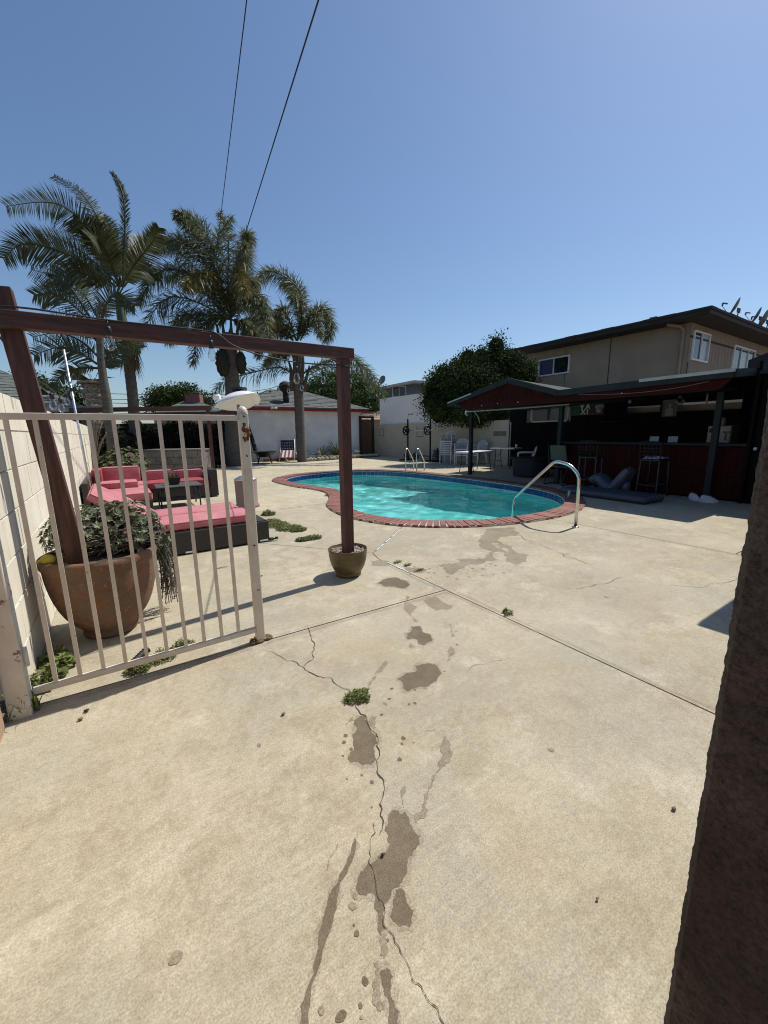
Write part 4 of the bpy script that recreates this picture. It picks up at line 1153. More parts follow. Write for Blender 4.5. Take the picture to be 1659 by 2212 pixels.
def window(root, c, ex, wd, ht_, nrm, frame='frame_white', panes=2, mats=('glass_pane', 'glass_pane'), fw=.06):
    """framed sliding window, panes set back in the frame; c = lower left corner, ex along the wall"""
    c = Vector(c); ex = Vector(ex).normalized(); nrm = Vector(nrm).normalized(); ez = V(0, 0, 1)
    mb = MB()
    for (s0, s1, z0, z1) in ((0, wd, 0, fw), (0, wd, ht_ - fw, ht_), (0, fw, fw, ht_ - fw), (wd - fw, wd, fw, ht_ - fw)):
        mb.obox(c + ex * (s0 + s1) / 2 + ez * (z0 + z1) / 2 + nrm * .02, (s1 - s0, .08, z1 - z0), ex, nrm, ez)
    for k in range(1, panes):
        mb.obox(c + ex * (wd * k / panes) + ez * ht_ / 2 + nrm * .015, (fw * .7, .06, ht_ - 2 * fw), ex, nrm, ez)
    wo_ = mb.build('window', frame, root, bevel=.004)
    for k in range(panes):
        a = fw if k == 0 else wd * k / panes + fw * .35; b = wd - fw if k == panes - 1 else wd * (k + 1) / panes - fw * .35
        mb = MB(); mb.obox(c + ex * (a + b) / 2 + ez * ht_ / 2 + nrm * .004, (b - a, .01, ht_ - 2 * fw), ex, nrm, ez); mb.build('pane', mats[k % len(mats)], wo_)
    return wo_
# --- white garage with red trim
ga = thing('garage', (9, 23, 0), 'white stucco garage with red fascia and grey hipped shingle roof', 'building')
GX0, GX1, GYF, GYB = 5.75, 12.35, 21.0, 27.0
mb = MB(); mb.box(GX0, GX1, GYF, GYB, -.05, 2.60); mb.build('wall', 'white_stucco', ga)
mb = MB(); mb.box(GX0 - .35, GX1 + .35, GYF - .36, GYF - .32, 2.56, 2.72); mb.build('fascia', 'red_trim', ga)
mb = MB(); mb.box(GX1 + .31, GX1 + .35, GYF - .32, GYB, 2.56, 2.72); mb.build('fascia', 'red_trim', ga)
mb = MB(); mb.box(GX0 - .33, GX1 + .33, GYF - .32, GYB + .3, 2.57, 2.60); mb.build('soffit', 'red_trim', ga)
E0, E1_, E2_, E3 = V(GX0 - .4, GYF - .4, 2.72), V(GX1 + .4, GYF - .4, 2.72), V(GX1 + .4, GYB + .4, 2.72), V(GX0 - .4, GYB + .4, 2.72)
pk = 3.95; Pa, Pb = V(8.0, 24.0, pk), V(9.9, 24.0, pk)
shingle_roof(ga, 'shingle', E0, E1_, Pb, Pa, 13, .33)
shingle_roof(ga, 'shingle', E1_, E2_, Pb + V(0, .01, 0), Pb, 10, .4)
shingle_roof(ga, 'shingle', E3, E0, Pa, Pa + V(0, .01, 0), 10, .4)
shingle_roof(ga, 'shingle', E2_, E3, Pa, Pb, 6, .6)
p = at(617, 847, 22.3)
mb = MB(); mb.tube([p + V(0, 0, -.5), p], .16, 14); mb.lathe([(.17, 0), (.32, .12), (.36, .28), (.28, .46), (.1, .56), (0, .57)], p, 18); mb.build('roof_vent', 'apt_trim', ga)
p = aty(590, 881, 20.6)
fl = thing('flood_light', tuple(p), 'small twin white security light on the garage red fascia', 'light')
mb = MB(); mb.box(p.x - .06, p.x + .06, 20.58, 20.636, p.z - .05, p.z + .05); mb.build('mount', 'frame_white', fl)
for s in (-1, 1):
    mb = MB(); mb.lathe([(0, 0), (.045, .0), (.06, .1), (0, .1)], (p.x + s * .09, 20.56, p.z), 12, axis=(s * .4, -1, -.3)); mb.build('lamp_head', 'frame_white', fl)
# --- neighbour's low house on the left
nh = thing('neighbour_house', (-5, 23, 0), 'low neighbour house with grey green shingle roof beyond the cream wall', 'building')
mb = MB(); mb.box(-11, -1.0, 20.8, 28, -.05, 2.45); mb.build('wall', 'shed_grey', nh)
a0, a1 = V(-12, 20.2, 2.5), V(-.72, 20.2, 2.5); r0, r1 = V(-12, 24.3, 4.6), V(-4.4, 24.3, 4.6)
shingle_roof(nh, 'shingle_green', a0, a1, r1, r0, 16, .3)
shingle_roof(nh, 'shingle_green', a1, V(-.72, 28.4, 2.5), r1 + V(0, .01, 0), r1, 14, .4)
mb = MB(); mb.box(-12, -.70, 20.12, 20.19, 2.33, 2.50); mb.box(-.77, -.70, 20.19, 28.4, 2.33, 2.5); mb.build('gutter', 'shed_light', nh)
p = at(131, 868, 17.6)
mb = MB(); mb.add([V(-2.35, 21.2, 2.98), V(-1.85, 21.2, 2.98), V(-2.1, 21.2, 3.28), V(-2.1, 22.0, 3.32)], [(0, 1, 2), (1, 3, 2), (0, 2, 3)]); mb.build('roof_vent', 'apt_trim', nh)
# --- beige apartment block behind the bar shelter
ap = thing('apartment_block', (22, 11, 0), 'two storey beige stucco apartment block with dark overhanging roof', 'building')
AX, AY = 17.5, 6.6
mb = MB(); mb.box(AX, 32, AY, 14.3, -.05, 5.05); mb.build('wall', 'beige_stucco', ap)
# side face clad in grooved boards
for k in range(46):
    x = AX + .02 + k * .31
    mb = MB(); mb.box(x, x + .295, AY - .025, AY - .003, -.05, 4.55); mb.build('siding_board', 'beige_board', ap)
mb = MB(); mb.box(AX + .05, 31.9, AY - .04, AY - .028, 4.55, 4.62); mb.build('trim_band', 'apt_trim', ap)
for k in range(12):
    x = AX + .02 + k * 1.22
    mb = MB(); mb.box(x, x + 1.2, AY - .025, AY - .003, 4.63, 5.04); mb.build('siding_board', 'beige_board', ap)
mb = MB(); mb.box(AX - .75, 32.6, AY - .75, 15.0, 5.05, 5.12); mb.build('soffit', 'apt_trim', ap)
mb = MB(); mb.box(AX - .80, 32.6, AY - .80, AY - .76, 5.06, 5.22); mb.box(AX - .80, AX - .76, AY - .76, 15.0, 5.06, 5.22); mb.build('fascia', 'apt_trim', ap)
shingle_roof(ap, 'shingle_dark', V(AX - .85, 15.05, 5.24), V(AX - .85, AY - .85, 5.24), V(AX + 4.2, AY + 3.9, 6.3), V(AX + 4.2, 11, 6.3), 9, .5)
shingle_roof(ap, 'shingle_dark', V(AX - .85, AY - .85, 5.24), V(33, AY - .85, 5.24), V(33, AY + 3.9, 6.3), V(AX + 4.2, AY + 3.9, 6.3), 9, .5)
mb = MB(); mb.box(18.5, 18.75, 8.2, 8.45, 5.3, 5.75); mb.build('roof_vent', 'dish_grey', ap)
w_ = window(ap, (AX - .01, 12.72, 3.90), (0, -1, 0), 1.60, .78, (-1, 0, 0), mats=('curtain_blue', 'glass_pane'))
window(ap, (17.72, AY - .03, 3.80), (1, 0, 0), 1.45, 1.02, (0, -1, 0), mats=('glass_pane', 'pane_blind'))
window(ap, (21.75, AY - .03, 3.30), (1, 0, 0), 2.6, 1.42, (0, -1, 0), panes=3, mats=('glass_pane', 'pane_blind', 'glass_pane'))
mb = MB(); mb.tube([(AX - .07, 6.78, 0), (AX - .07, 6.78, 4.8), (AX - .12, 6.86, 4.95), (AX - .5, 7.15, 5.03)], .055, 10); mb.build('downpipe', 'beige_stucco', ap)
mb = MB(); mb.box(AX - .012, AX + .0, 9.35, 9.38, 2, 5.04); mb.build('wall_joint', 'apt_trim', ap)
mb = MB(); mb.box(17.55, 17.68, AY - .05, AY - .026, 3.3, 3.72); mb.box(17.55, 18.6, AY - .05, AY - .026, 3.28, 3.31); mb.build('wall_unit_slot', 'black_metal', ap)
mb = MB(); mb.tube([at(1220, 715, 0) if False else V(AX - .02, 11.35, 5.0), V(AX - .02, 11.33, 3.2), V(AX - .02, 11.30, 2.0)], .008, 5); mb.build('wall_cable', 'cable', ap)
# satellite dishes on its roof
def dish(p, aim, s, label):
    root = thing('satellite_dish', tuple(p), label, 'satellite dish', 'dishes on apartment roof')
    p = Vector(p); top = p + V(.22, .0, .55) * s
    mb = MB(); mb.tube([p - V(0, 0, .12), p + V(.05, 0, .1), top], .028 * s, 8); mb.build('mast', 'dish_grey', root)
    aim = Vector(aim).normalized(); c = top + aim * .08 + V(0, 0, .22) * s
    mb = MB(); prof = [(0, 0), (.14, .012), (.27, .045), (.38, .09), (.385, .082), (.27, .035), (.14, .002), (0, -.01)]
    M_ = aim.to_track_quat('Z', 'Y').to_matrix(); vs_ = []
    for (r_, z) in prof:
        for k in range(24):
            a = 2 * math.pi * k / 24; vs_.append(c + M_ @ V(r_ * .85 * math.cos(a), r_ * 1.12 * math.sin(a), z) * s)
    mb.add(vs_, [(i * 24 + k, i * 24 + (k + 1) % 24, (i + 1) * 24 + (k + 1) % 24, (i + 1) * 24 + k) for i in range(7) for k in range(24)], True)
    mb.build('reflector', 'dish_grey', root)
    lo = c + M_ @ V(0, -.38, .05) * s; tip = c + aim * .62 * s + V(0, 0, -.12) * s
    mb = MB(); mb.tube([lo, lo.lerp(tip, .5) + V(0, 0, -.05), tip], .016 * s, 6); mb.build('arm', 'dish_grey', root)
    mb = MB(); mb.bar(tip, tip + V(0, 0, .14) * s, .06 * s, .06 * s); mb.bar(tip + V(0, 0, .14) * s, tip + V(0, 0, .15) * s - aim * .22 * s, .05 * s, .06 * s); mb.build('receiver', 'dish_grey', root)
    mb = MB(); mb.obox(top + V(0, 0, .05), (.16 * s, .12 * s, .2 * s), aim, aim.cross(V(0, 0, 1)).normalized()); mb.build('bracket', 'dish_grey', root)
AIM = -R0 * .72 + FH * .62 + V(0, 0, .42)
zr = 5.40
dish(aty(1588, 698, 6.4), AIM, .8, 'satellite dish nearest the roof corner of apartment block')
dish(aty(1636, 712, 6.3), AIM + FH * .12, .75, 'satellite dish in the middle of the roof row')
dish(aty(1652, 722, 6.0), AIM + FH * .45, .82, 'broad faced satellite dish at the end of the roof row')
# low dark roof peeking in beside the apartment block
lr = thing('lean_to_roof', (13, 1.6, 0), 'small dark lean-to roof with white gutter beside the bar shelter', 'roof')
mb = MB(); a, b = atx(1617, 778, 12.5), atx(1700, 745, 12.5)
mb.prism([a, a + V(0, 0, -.22), V(12.5, b.y, a.z - .1), V(12.5, b.y, b.z)], (0, 0, 0), (3.0, 0, 0)); mb.build('roof_slab', 'apt_trim', lr)
c, d = atx(1625, 803, 11.8), atx(1700, 778, 11.8)
mb = MB(); mb.bar(c, d, .08, .07); mb.build('gutter', 'frame_white', lr)
mb = MB(); mb.box(12.6, 15.3, .2, 1.5, -.05, min(a.z, c.z) - .25); mb.build('wall', 'shed_black', lr)
lr.location = (13, 1.6, 0)
# --- blue-grey house behind the white wall
bh = thing('blue_house', (22, 38, 0), 'blue grey two storey house with white roof edge far behind white wall', 'building')
D_ = 40
q0 = at(822, 838, D_); q1 = at(893, 823, D_); q2 = at(960, 825, D_)
rt = R0; mid_ = at(826, 860, D_)
def fp_(u, v, D): return at(u, v, D)
pl = [fp_(824, 842, D_), fp_(893, 828, D_), fp_(960, 833, D_), fp_(960, 905, D_), fp_(824, 905, D_)]
mb = MB(); mb.prism(pl, (0, 0, 0), FH * 7); mb.build('wall', 'blue_siding', bh)
mb = MB(); mb.bar(fp_(820, 840, D_ - .5), fp_(893, 825.5, D_ - .5), 1.2, .22); mb.bar(fp_(893, 825.5, D_ - .5), fp_(962, 830, D_ - .5), 1.2, .22); mb.build('roof_edge', 'shed_light', bh)
c = fp_(847, 858, D_) - FH * .03
window(bh, c, R0, 1.35, 1.0, -FH)
p = fp_(828, 838, D_)
dish_c = p + V(0, 0, .3)
mb = MB(); mb.tube([p + V(0, 0, -.3), dish_c], .05, 6); mb.lathe([(0, 0), (.3, .05), (.42, .14), (.3, .04), (0, -.01)], dish_c + V(0, 0, .4), 18, axis=tuple(-R0 + V(0, 0, .4) - FH)); mb.build('roof_dish', 'dish_grey', bh)
# --- tan roofed shed between garage and white wall, and far roofs
th = thing('tan_roof_house', (13, 27, 0), 'house with tan shingle roof seen between garage and white wall', 'building')
mb = MB(); mb.box(12.8, 18, 26, 32, -.05, 2.3); mb.build('wall', 'beige_stucco', th)
shingle_roof(th, 'shingle_tan', V(12.3, 25.6, 2.3), V(18.5, 25.6, 2.3), V(18.5, 29, 3.7), V(14.0, 29, 3.7), 9, .4)
far = thing('far_house', tuple(at(420, 930, 34) * 1.0), 'far house with grey shingle roof and brick chimney beyond pergola', 'building')
far.location = (far.location.x, far.location.y, 0); ORI[far.name] = far.location.copy()
e0, e1 = at(330, 885, 34), at(500, 885, 34); e0.z = e1.z = 2.9
mb = MB(); mb.prism([V(e0.x, e0.y, -.05), V(e1.x, e1.y, -.05), V(e1.x, e1.y, 2.9), V(e0.x, e0.y, 2.9)], (0, 0, 0), FH * 7); mb.build('wall', 'beige_stucco', far)
rg0, rg1 = at(395, 867, 37), at(430, 867, 37)
shingle_roof(far, 'shingle', e0 - R0 * .4 - FH * .4, e1 + R0 * .4 - FH * .4, rg1, rg0, 6, .5)
p = at(420, 868, 37)
mb = MB(); mb.obox(p + V(0, 0, .1), (1.3, .7, 1.0), R0, FH); mb.build('chimney', 'brick_red', far)

# ================================================================ bar shelter
sh = thing('bar_shelter', (11, 6, 0), 'open black and red poolside bar shelter with gabled front', 'shelter')
PX = 9.5
XF, XB = 8.55, 13.45
ZL, ZP, ZV, ZR = 2.22, 2.68, 2.25, 2.30
YL, YP, YV, YR = 9.25, 7.10, 5.66, 2.52
# posts
for i, (y, zt) in enumerate(((9.27, 2.03), (6.17, 2.03), (2.95, 2.05))):
    mb = MB(); mb.box(PX - .05, PX + .05, y - .05, y + .05, 0, zt); mb.build('post', 'shed_grey', sh, bevel=.004)
# back wall of vertical black boards around the window openings
WIN = [(8.15, 9.66, 1.66, 2.20), (5.40, 6.22, 1.84, 2.03), (3.62, 4.98, 1.83, 2.06)]
y = 2.4
while y < 10.62:
    y1_ = min(y + .30, 10.66)
    segs = [(-.02, 2.62)]
    for (a, b, z0, z1) in WIN:
        if y1_ > a + .01 and y < b - .01:
            segs = [(-.02, z0), (z1, 2.62)]
    for z0, z1 in segs:
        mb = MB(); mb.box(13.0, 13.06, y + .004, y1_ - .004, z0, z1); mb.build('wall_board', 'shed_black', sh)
    y = y1_
wa, wb, z0, z1 = WIN[0]
mb = MB()
for (ya, yb, za, zb) in ((wa, wb, z0, z0 + .05), (wa, wb, z1 - .05, z1), (wa, wa + .05, z0, z1), (wb - .05, wb, z0, z1)): mb.box(12.96, 13.02, ya, yb, za, zb)
wo_ = mb.build('window', 'frame_cream', sh)
mb = MB(); mb.box(12.97, 13.03, 8.88, 8.98, z0 + .05, z1 - .05); mb.build('mullion', 'black_metal', wo_)
# front header, red boards and gable infill
XR = XF + .035
def roofz(y):
    if y > YP: return ZP - (y - YP) * (ZP - ZL) / (YL - YP)
    if y > YV: return ZP - (YP - y) * (ZP - ZV) / (YP - YV)
    return ZV + (YV - y) * (ZR - ZV) / (YV - YR)
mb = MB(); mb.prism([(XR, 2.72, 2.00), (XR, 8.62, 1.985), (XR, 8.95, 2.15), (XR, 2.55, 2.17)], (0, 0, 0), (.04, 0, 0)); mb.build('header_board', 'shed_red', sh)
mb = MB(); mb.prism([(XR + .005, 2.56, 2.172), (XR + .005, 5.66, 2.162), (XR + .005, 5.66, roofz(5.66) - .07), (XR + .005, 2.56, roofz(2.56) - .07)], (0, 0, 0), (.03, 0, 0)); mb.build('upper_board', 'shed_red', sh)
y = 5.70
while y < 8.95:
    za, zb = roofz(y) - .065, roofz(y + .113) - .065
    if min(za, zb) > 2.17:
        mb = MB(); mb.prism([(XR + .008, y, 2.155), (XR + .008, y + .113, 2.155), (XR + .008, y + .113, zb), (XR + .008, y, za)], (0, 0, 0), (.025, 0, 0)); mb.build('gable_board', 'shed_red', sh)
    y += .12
mb = MB(); mb.box(XR + .06, PX + .06, 2.70, 9.2, 2.03, 2.07); mb.build('ceiling_board', 'shed_black', sh)
# roof slabs
def slab(name, mat, quad, th=.06):
    q = [Vector(p) for p in quad]
    mb = MB(); mb.add(q + [p - V(0, 0, th) for p in q], [(0, 1, 2, 3), (7, 6, 5, 4), (0, 1, 5, 4), (1, 2, 6, 5), (2, 3, 7, 6), (3, 0, 4, 7)]); return mb.build(name, mat, sh)
slab('roof', 'shingle_dark', [(XF, YL, ZL), (XF, YP, ZP), (10.4, YP - .2, ZV + .03), (10.4, YL + .2, ZL - .02)])
slab('roof', 'shingle_dark', [(10.4, YL + .2, ZL - .02), (10.4, YV, ZV + .03), (XB, YV, ZV + .03), (XB, YL + .9, ZL - .04)])
slab('roof', 'shingle_dark', [(XF, YP, ZP - .001), (XF, YV, ZV), (10.4, YV, ZV + .025), (10.4, YP - .2, ZV + .028)])
slab('roof', 'shingle_dark', [(XF, YV - .002, ZV), (XF, YR, ZR), (XB, YR, ZR + .42), (XB, YV - .002, ZV + .42)])
# fascia boards along the roof edge
for a, b, nm in (((XF - .02, YL + .02, ZL - .045), (XF - .02, YP, ZP - .045), 'shed_grey'), ((XF - .02, YP, ZP - .045), (XF - .02, YV, ZV - .045), 'shed_grey'), ((XF - .02, YV - .003, ZV - .05), (XF - .02, YR, ZR - .05), 'shed_grey')):
    mb = MB(); mb.bar(a, b, .035, .13); mb.build('fascia', nm, sh)
mb = MB(); mb.bar((XF - .045, 3.95, ZR - .018), (XF - .045, YR - .02, ZR - .003), .012, .055); mb.build('fascia_flashing', 'shed_light', sh)
mb = MB(); mb.bar((XF - .045, YL + .05, ZL - .0), (XF - .045, YL - .9, ZL + .19), .012, .035); mb.build('fascia_flashing', 'shed_light', sh)
mb = MB(); mb.bar((XF, YR - .02, ZR - .05), (XB, YR - .02, ZR + .37), .035, .13); mb.build('fascia', 'shed_grey', sh)
# red ceiling boards under the overhang
mb = MB(); mb.box(PX + .0, 13.0, 2.42, 2.47, -.02, 2.5); mb.build('side_wall', 'shed_black', sh)
# storage end with its door
mb = MB(); mb.box(9.62, 13.0, .9, 2.41, -.02, 2.28); mb.build('storage_wall', 'shed_black', sh)
mb = MB(); mb.box(9.45, 13.2, .6, 2.44, 2.285, 2.34); mb.build('storage_roof', 'shed_grey', sh)
for k in range(9):
    mb = MB(); mb.box(9.585, 9.615, .92 + k * .165, 1.075 + k * .165, 0, 2.27); mb.build('wall_board', 'shed_black', sh)
mb = MB(); mb.ball((9.56, 2.36, 1.0), .03, 2); mb.build('door_knob', 'frame_white', sh)
# conduit along the gable header
mb = MB(); mb.tube([(PX - .12, 9.42, 1.985), (PX - .13, 7.6, 1.98), (PX - .12, 5.9, 1.99)], .02, 8); mb.tube([(PX - .12, 9.40, 2.0), (PX - .10, 9.44, 1.93), (PX - .07, 9.38, 1.86)], .03, 8); mb.build('conduit', 'shed_light', sh)
mb = MB(); mb.tube([(12.9, 10.5, 1.7), (12.9, 10.48, .02)], .022, 8); mb.build('drain_pipe', 'shed_light', sh)
mb = MB(); mb.tube(bez((PX - .08, 9.15, 2.0), (PX - .05, 8.9, 1.85), (PX - .07, 8.86, 1.62), 8), .012, 6); mb.build('hanging_rope', 'frame_cream', sh)
for yy, zz in ((4.6, 2.06), (8.6, 2.05), (8.0, 2.07), (7.3, 2.06)):
    mb = MB(); mb.ball((XR - .012, yy * .93, zz + .02), .016, 1); mb.build('light_stud', 'frame_white', sh)
mb = MB(); mb.tube(smooth_open([(XR - .008, 5.2, 2.13), (XR - .008, 4.2, 2.07), (XR - .008, 3.4, 2.09), (XR - .008, 2.85, 2.16)], 6), .006, 5); mb.build('wire', 'dish_grey', sh)
mb = MB(); mb.tube([(PX - .12, 3.12, 2.02), (PX - .12, 3.12, 1.80)], .018, 6); mb.build('hanging_tube', 'dish_grey', sh)
# bar counter
bar = thing('bar_counter', (9.9, 4.4, 0), 'red plank bar counter under the black shelter', 'bar')
mb = MB(); mb.box(9.68, 9.75, 2.48, 6.15, .0, 1.03); mb.build('core', 'shed_black', bar)
for k in range(33):
    y = 2.50 + k * .1105
    for (z0, z1) in ((.03, .47), (.55, 1.02)):
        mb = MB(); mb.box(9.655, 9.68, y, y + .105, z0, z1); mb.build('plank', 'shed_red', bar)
mb = MB(); mb.box(9.645, 9.68, 2.49, 6.15, .475, .545); mb.build('rail', 'shed_red', bar)
mb = MB(); mb.box(9.52, 10.25, 2.47, 6.22, 1.04, 1.085); mb.build('counter_top', 'shed_grey', bar, bevel=.005)
# ================================================================ poolside things
def rail_tube(root, pts, r_, n=5):
    mb = MB(); mb.tube(smooth_open(pts, n), r_, 12); return mb.build('rail', 'steel', root)
def rounded(pts, rr, n=6):
    P_ = [Vector(p) for p in pts]; out = [P_[0]]
    for i in range(1, len(P_) - 1):
        a = P_[i] + (P_[i - 1] - P_[i]).normalized() * rr; b = P_[i] + (P_[i + 1] - P_[i]).normalized() * rr
        out += bez(a, P_[i], b, n)
    return out + [P_[-1]]
f0 = gp(1243, 1139); f1 = gp(1109, 1122, -.1)
d_ = (V(f1.x, f1.y, 0) - V(f0.x, f0.y, 0)); d_n = d_.normalized()
gr = thing('pool_handrail', tuple(f0), 'bent stainless steel handrail at the near pool steps', 'handrail')
pts = [f0, f0 + V(0, 0, .74) - d_n * .0, f0 + d_n * .16 + V(0, 0, .885), V(f0.x, f0.y, 0) + d_n * .42 + V(0, 0, .93), V(f0.x, f0.y, 0) + d_ * 1.0 + V(0, 0, .27), V(f0.x, f0.y, 0) + d_ * 1.03 + V(0, 0, -.35)]
rp = rounded(pts, .09)
mb = MB(); mb.tube(rp, .0235, 14); mb.build('rail', 'steel', gr)
mb = MB(); mb.lathe([(.026, 0), (.05, .0), (.045, .012), (.026, .018)], f0, 16); mb.build('floor_flange', 'steel', gr)
for i, (u, v) in enumerate(((882, 1016), (915, 1018))):
    p = V(8.66 + .12 * i, 11.55 - .48 * i, 0)
    d2 = V(.86, .5, 0).normalized()
    lt = thing('ladder_rail', tuple(p), ('curved steel pool ladder grab rail, the one toward the garage', 'curved steel pool ladder grab rail, the one toward the bar shelter')[i], 'handrail', 'pool ladder grab rails')
    pts = [p - d2 * .12 + V(0, 0, -.4), p - d2 * .12 + V(0, 0, .62), p - d2 * .05 + V(0, 0, .80), p + d2 * .10 + V(0, 0, .80), p + d2 * .62 + V(0, 0, .35), p + d2 * .66 + V(0, 0, .0)]
    mb = MB(); mb.tube(rounded(pts, .07), .021, 12); mb.build('rail', 'steel', lt)
    mb = MB(); mb.lathe([(.024, 0), (.045, .0), (.04, .012), (.024, .018)], p + d2 * .66, 14); mb.build('floor_flange', 'steel', lt)
p = gp(1229, 1077, .03)
cn = thing('drink_can', tuple(p), 'dark grey drink can standing on the brick coping', 'can')
mb = MB(); mb.lathe([(0, 0), (.027, 0), (.033, .01), (.033, .145), (.028, .16)], p, 20); mb.build('body', 'can_grey', cn)
mb = MB(); mb.lathe([(.028, .16), (.027, .157), (0, .157)], p, 20); mb.build('lid', 'steel', cn)

# --- inflatables
fl1 = thing('pool_float', (8.75, 4.7, 0), 'flat translucent grey blue air mattress lying on the shaded deck', 'pool float')
a, b = gp(1205, 1066), gp(1392, 1092); a.z = b.z = 0
ex = (b - a).normalized(); ey = V(-ex.y, ex.x, 0); L = (b - a).length
for k in range(5):
    mb = MB(); pa_ = a + ey * (.10 + .14 * k); mb.tube([pa_ + V(0, 0, .06), pa_ + ex * .05 + V(0, 0, .07), pa_ + ex * (L - .05) + V(0, 0, .07), pa_ + ex * L + V(0, 0, .06)], [.03, .072, .072, .03], 12); mb.build('air_tube', 'vinyl', fl1)
fl2 = thing('pool_float', (9.05, 4.55, 0), 'crumpled V-shaped inflatable lounger standing against the bar', 'pool float')
def pf(u, v): return atx(u, v, 9.12)
cl = [pf(1283, 1036), pf(1296, 1030), pf(1310, 1044), pf(1322, 1052), pf(1334, 1046), pf(1348, 1030), pf(1357, 1018), pf(1364, 1012)]
for k, off in enumerate((-.10, .02, .14)):
    mb = MB(); mb.tube(smooth_open([q + V(off, 0, -.02 * abs(off) * 10) for q in cl], 4), [(.05 + .07 * math.sin(math.pi * min(1, .15 + .8 * i / 28))) for i in range(29)], 14); mb.build('air_tube', 'vinyl_pale', fl2)
mb = MB(); mb.tube([pf(1300, 1052), pf(1325, 1064), pf(1352, 1062)], [.08, .11, .09], 12); mb.tube([pf(1352, 1040), pf(1350, 1066)], [.10, .09], 12); mb.build('base_tube', 'vinyl_pale', fl2)
p = gp(1271, 1060)
mk = thing('swim_mask', (p.x, p.y, 0), 'white swim toy with green strap beside the air mattress', 'toy')
mb = MB()
for k in range(2):
    vs2 = []
    for i in range(13):
        a_ = 2 * math.pi * i / 12; vs2.append(p + V(.0 + .12 * k, .10 - .14 * k, .06) + V(.06 * math.cos(a_), .07 * math.sin(a_), .025 * math.sin(a_)))
    mb.tube(vs2, .018, 8)
mb.build('frame', 'shoe_white', mk)
mb = MB(); mb.tube(bez(p + V(.1, -.12, .03), p + V(.2, -.35, .12), p + V(.28, -.5, .03), 8), .04, 8); mb.build('strap', 'green_toy', mk)
p = gp(1237, 1053)
mb = MB(); mb.ball(p + V(0, 0, .02), .05, 2, (1.6, .8, .4)); o = mb.build('sponge', 'shoe_white'); tag(o, 'small white sponge lying under the dark table edge', 'sponge')

# --- sneakers
def shoe(loc, rz, label):
    root = thing('sneaker', (0, 0, 0), label, 'shoe')
    mb = MB(); n = 14; prof = []
    secs = [(-.135, .028, .09), (-.115, .036, .12), (-.05, .038, .115), (.0, .041, .10), (.05, .046, .078), (.10, .046, .062), (.135, .030, .040)]
    vs_ = []
    for (x, w_, h) in secs:
        for k in range(n):
            a_ = 2 * math.pi * k / n
            vs_.append((x, w_ * math.cos(a_), (.028 + (h - .028) * math.sin(a_)) if math.sin(a_) > 0 else .028 + .016 * math.sin(a_)))
    mb.add(vs_, [(i * n + k, i * n + (k + 1) % n, (i + 1) * n + (k + 1) % n, (i + 1) * n + k) for i in range(6) for k in range(n)] + [tuple(range(n))[::-1], tuple(range(6 * n, 7 * n))], True)
    mb.build('upper', 'shoe_white', root, sub=1)
    mb = MB(); mb.lathe([(0, 0), (.9, 0), (1, .012), (1, .028), (0, .028)], (0, 0, 0), 24)
    mb.v = [(x * .145, y * (.048 if x > 0 else .040), z) for x, y, z in mb.v]; mb.build('sole', 'frame_white', root)
    mb = MB(); mb.lathe([(.0, .0), (.030, .0), (.026, .008), (.0, .004)], (-.085, 0, .118), 14); mb.build('collar', 'sling_tan', root)
    for k in range(4):
        mb = MB(); mb.tube([(.00 + .022 * k, -.028, .088 - .009 * k), (.005 + .022 * k, 0, .106 - .009 * k), (.00 + .022 * k, .028, .088 - .009 * k)], .004, 6); mb.build('lace', 'frame_white', root)
    root.location = loc; root.rotation_euler = (0, 0, rz); root.scale = (1.02, 1.02, 1.25)
shoe(gp(1500, 1081), rad(-125), 'white sneaker standing behind the other beside shelter post')
shoe(gp(1531, 1086), rad(-60), 'white sneaker turned sideways beside shelter post')

# --- white plastic garden chairs
def plastic_chair():
    root = thing('plastic_chair', (0, 0, 0), 'white plastic garden chair', 'chair', 'white plastic chairs')
    mb = MB()                                            # seat with slots, front is +x
    for k in range(9):
        y = -.20 + .05 * k; mb.box(-.21, .22, y - .019, y + .019, .41, .425)
    mb.box(.20, .24, -.23, .23, .39, .43); mb.box(-.23, -.20, -.22, .22, .39, .43)
    mb.build('seat', 'plastic_white', root, bevel=.004)
    for sx, sy in ((1, 1), (1, -1), (-1, 1), (-1, -1)):
        mb = MB(); top = V(.22 if sx > 0 else -.21, sy * .23, .42); bot = V(.27 if sx > 0 else -.28, sy * .26, 0)
        mb.bar(bot, top, .045, .035); mb.build('leg', 'plastic_white', root, bevel=.005)
    bk = []
    for k in range(7):
        y = -.18 + .06 * k; zt = .80 - .09 * (abs(y) / .2) ** 2
        mb = MB(); mb.bar((-.22, y, .44), (-.33, y, zt), .030, .012, (0, 1, 0)); mb.build('back_slat', 'plastic_white', root)
    mb = MB(); arc = [V(-.20, -.24, .44), V(-.27, -.245, .62), V(-.315, -.21, .74), V(-.335, -.11, .81), V(-.345, 0, .83), V(-.335, .11, .81), V(-.315, .21, .74), V(-.27, .245, .62), V(-.20, .24, .44)]
    mb.tube(smooth_open(arc, 4), .022, 8); mb.build('back_frame', 'plastic_white', root)
    for sy in (1, -1):
        mb = MB(); mb.tube(smooth_open([V(-.27, sy * .25, .64), V(0, sy * .265, .645), V(.22, sy * .26, .63), V(.25, sy * .255, .58), V(.23, sy * .24, .43)], 4), .020, 8); mb.build('armrest', 'plastic_white', root)
    return root
PC = plastic_chair()
first = True
def put_chair(loc, rz, label, sc_=1.0):
    global first
    if first:
        PC.location = loc; PC.rotation_euler = (0, 0, rz); PC['label'] = label; PC.scale = (sc_,) * 3; first = False; return PC
    return dup(PC, loc, rz, label, scale=(sc_,) * 3)
RZ = rad(205)
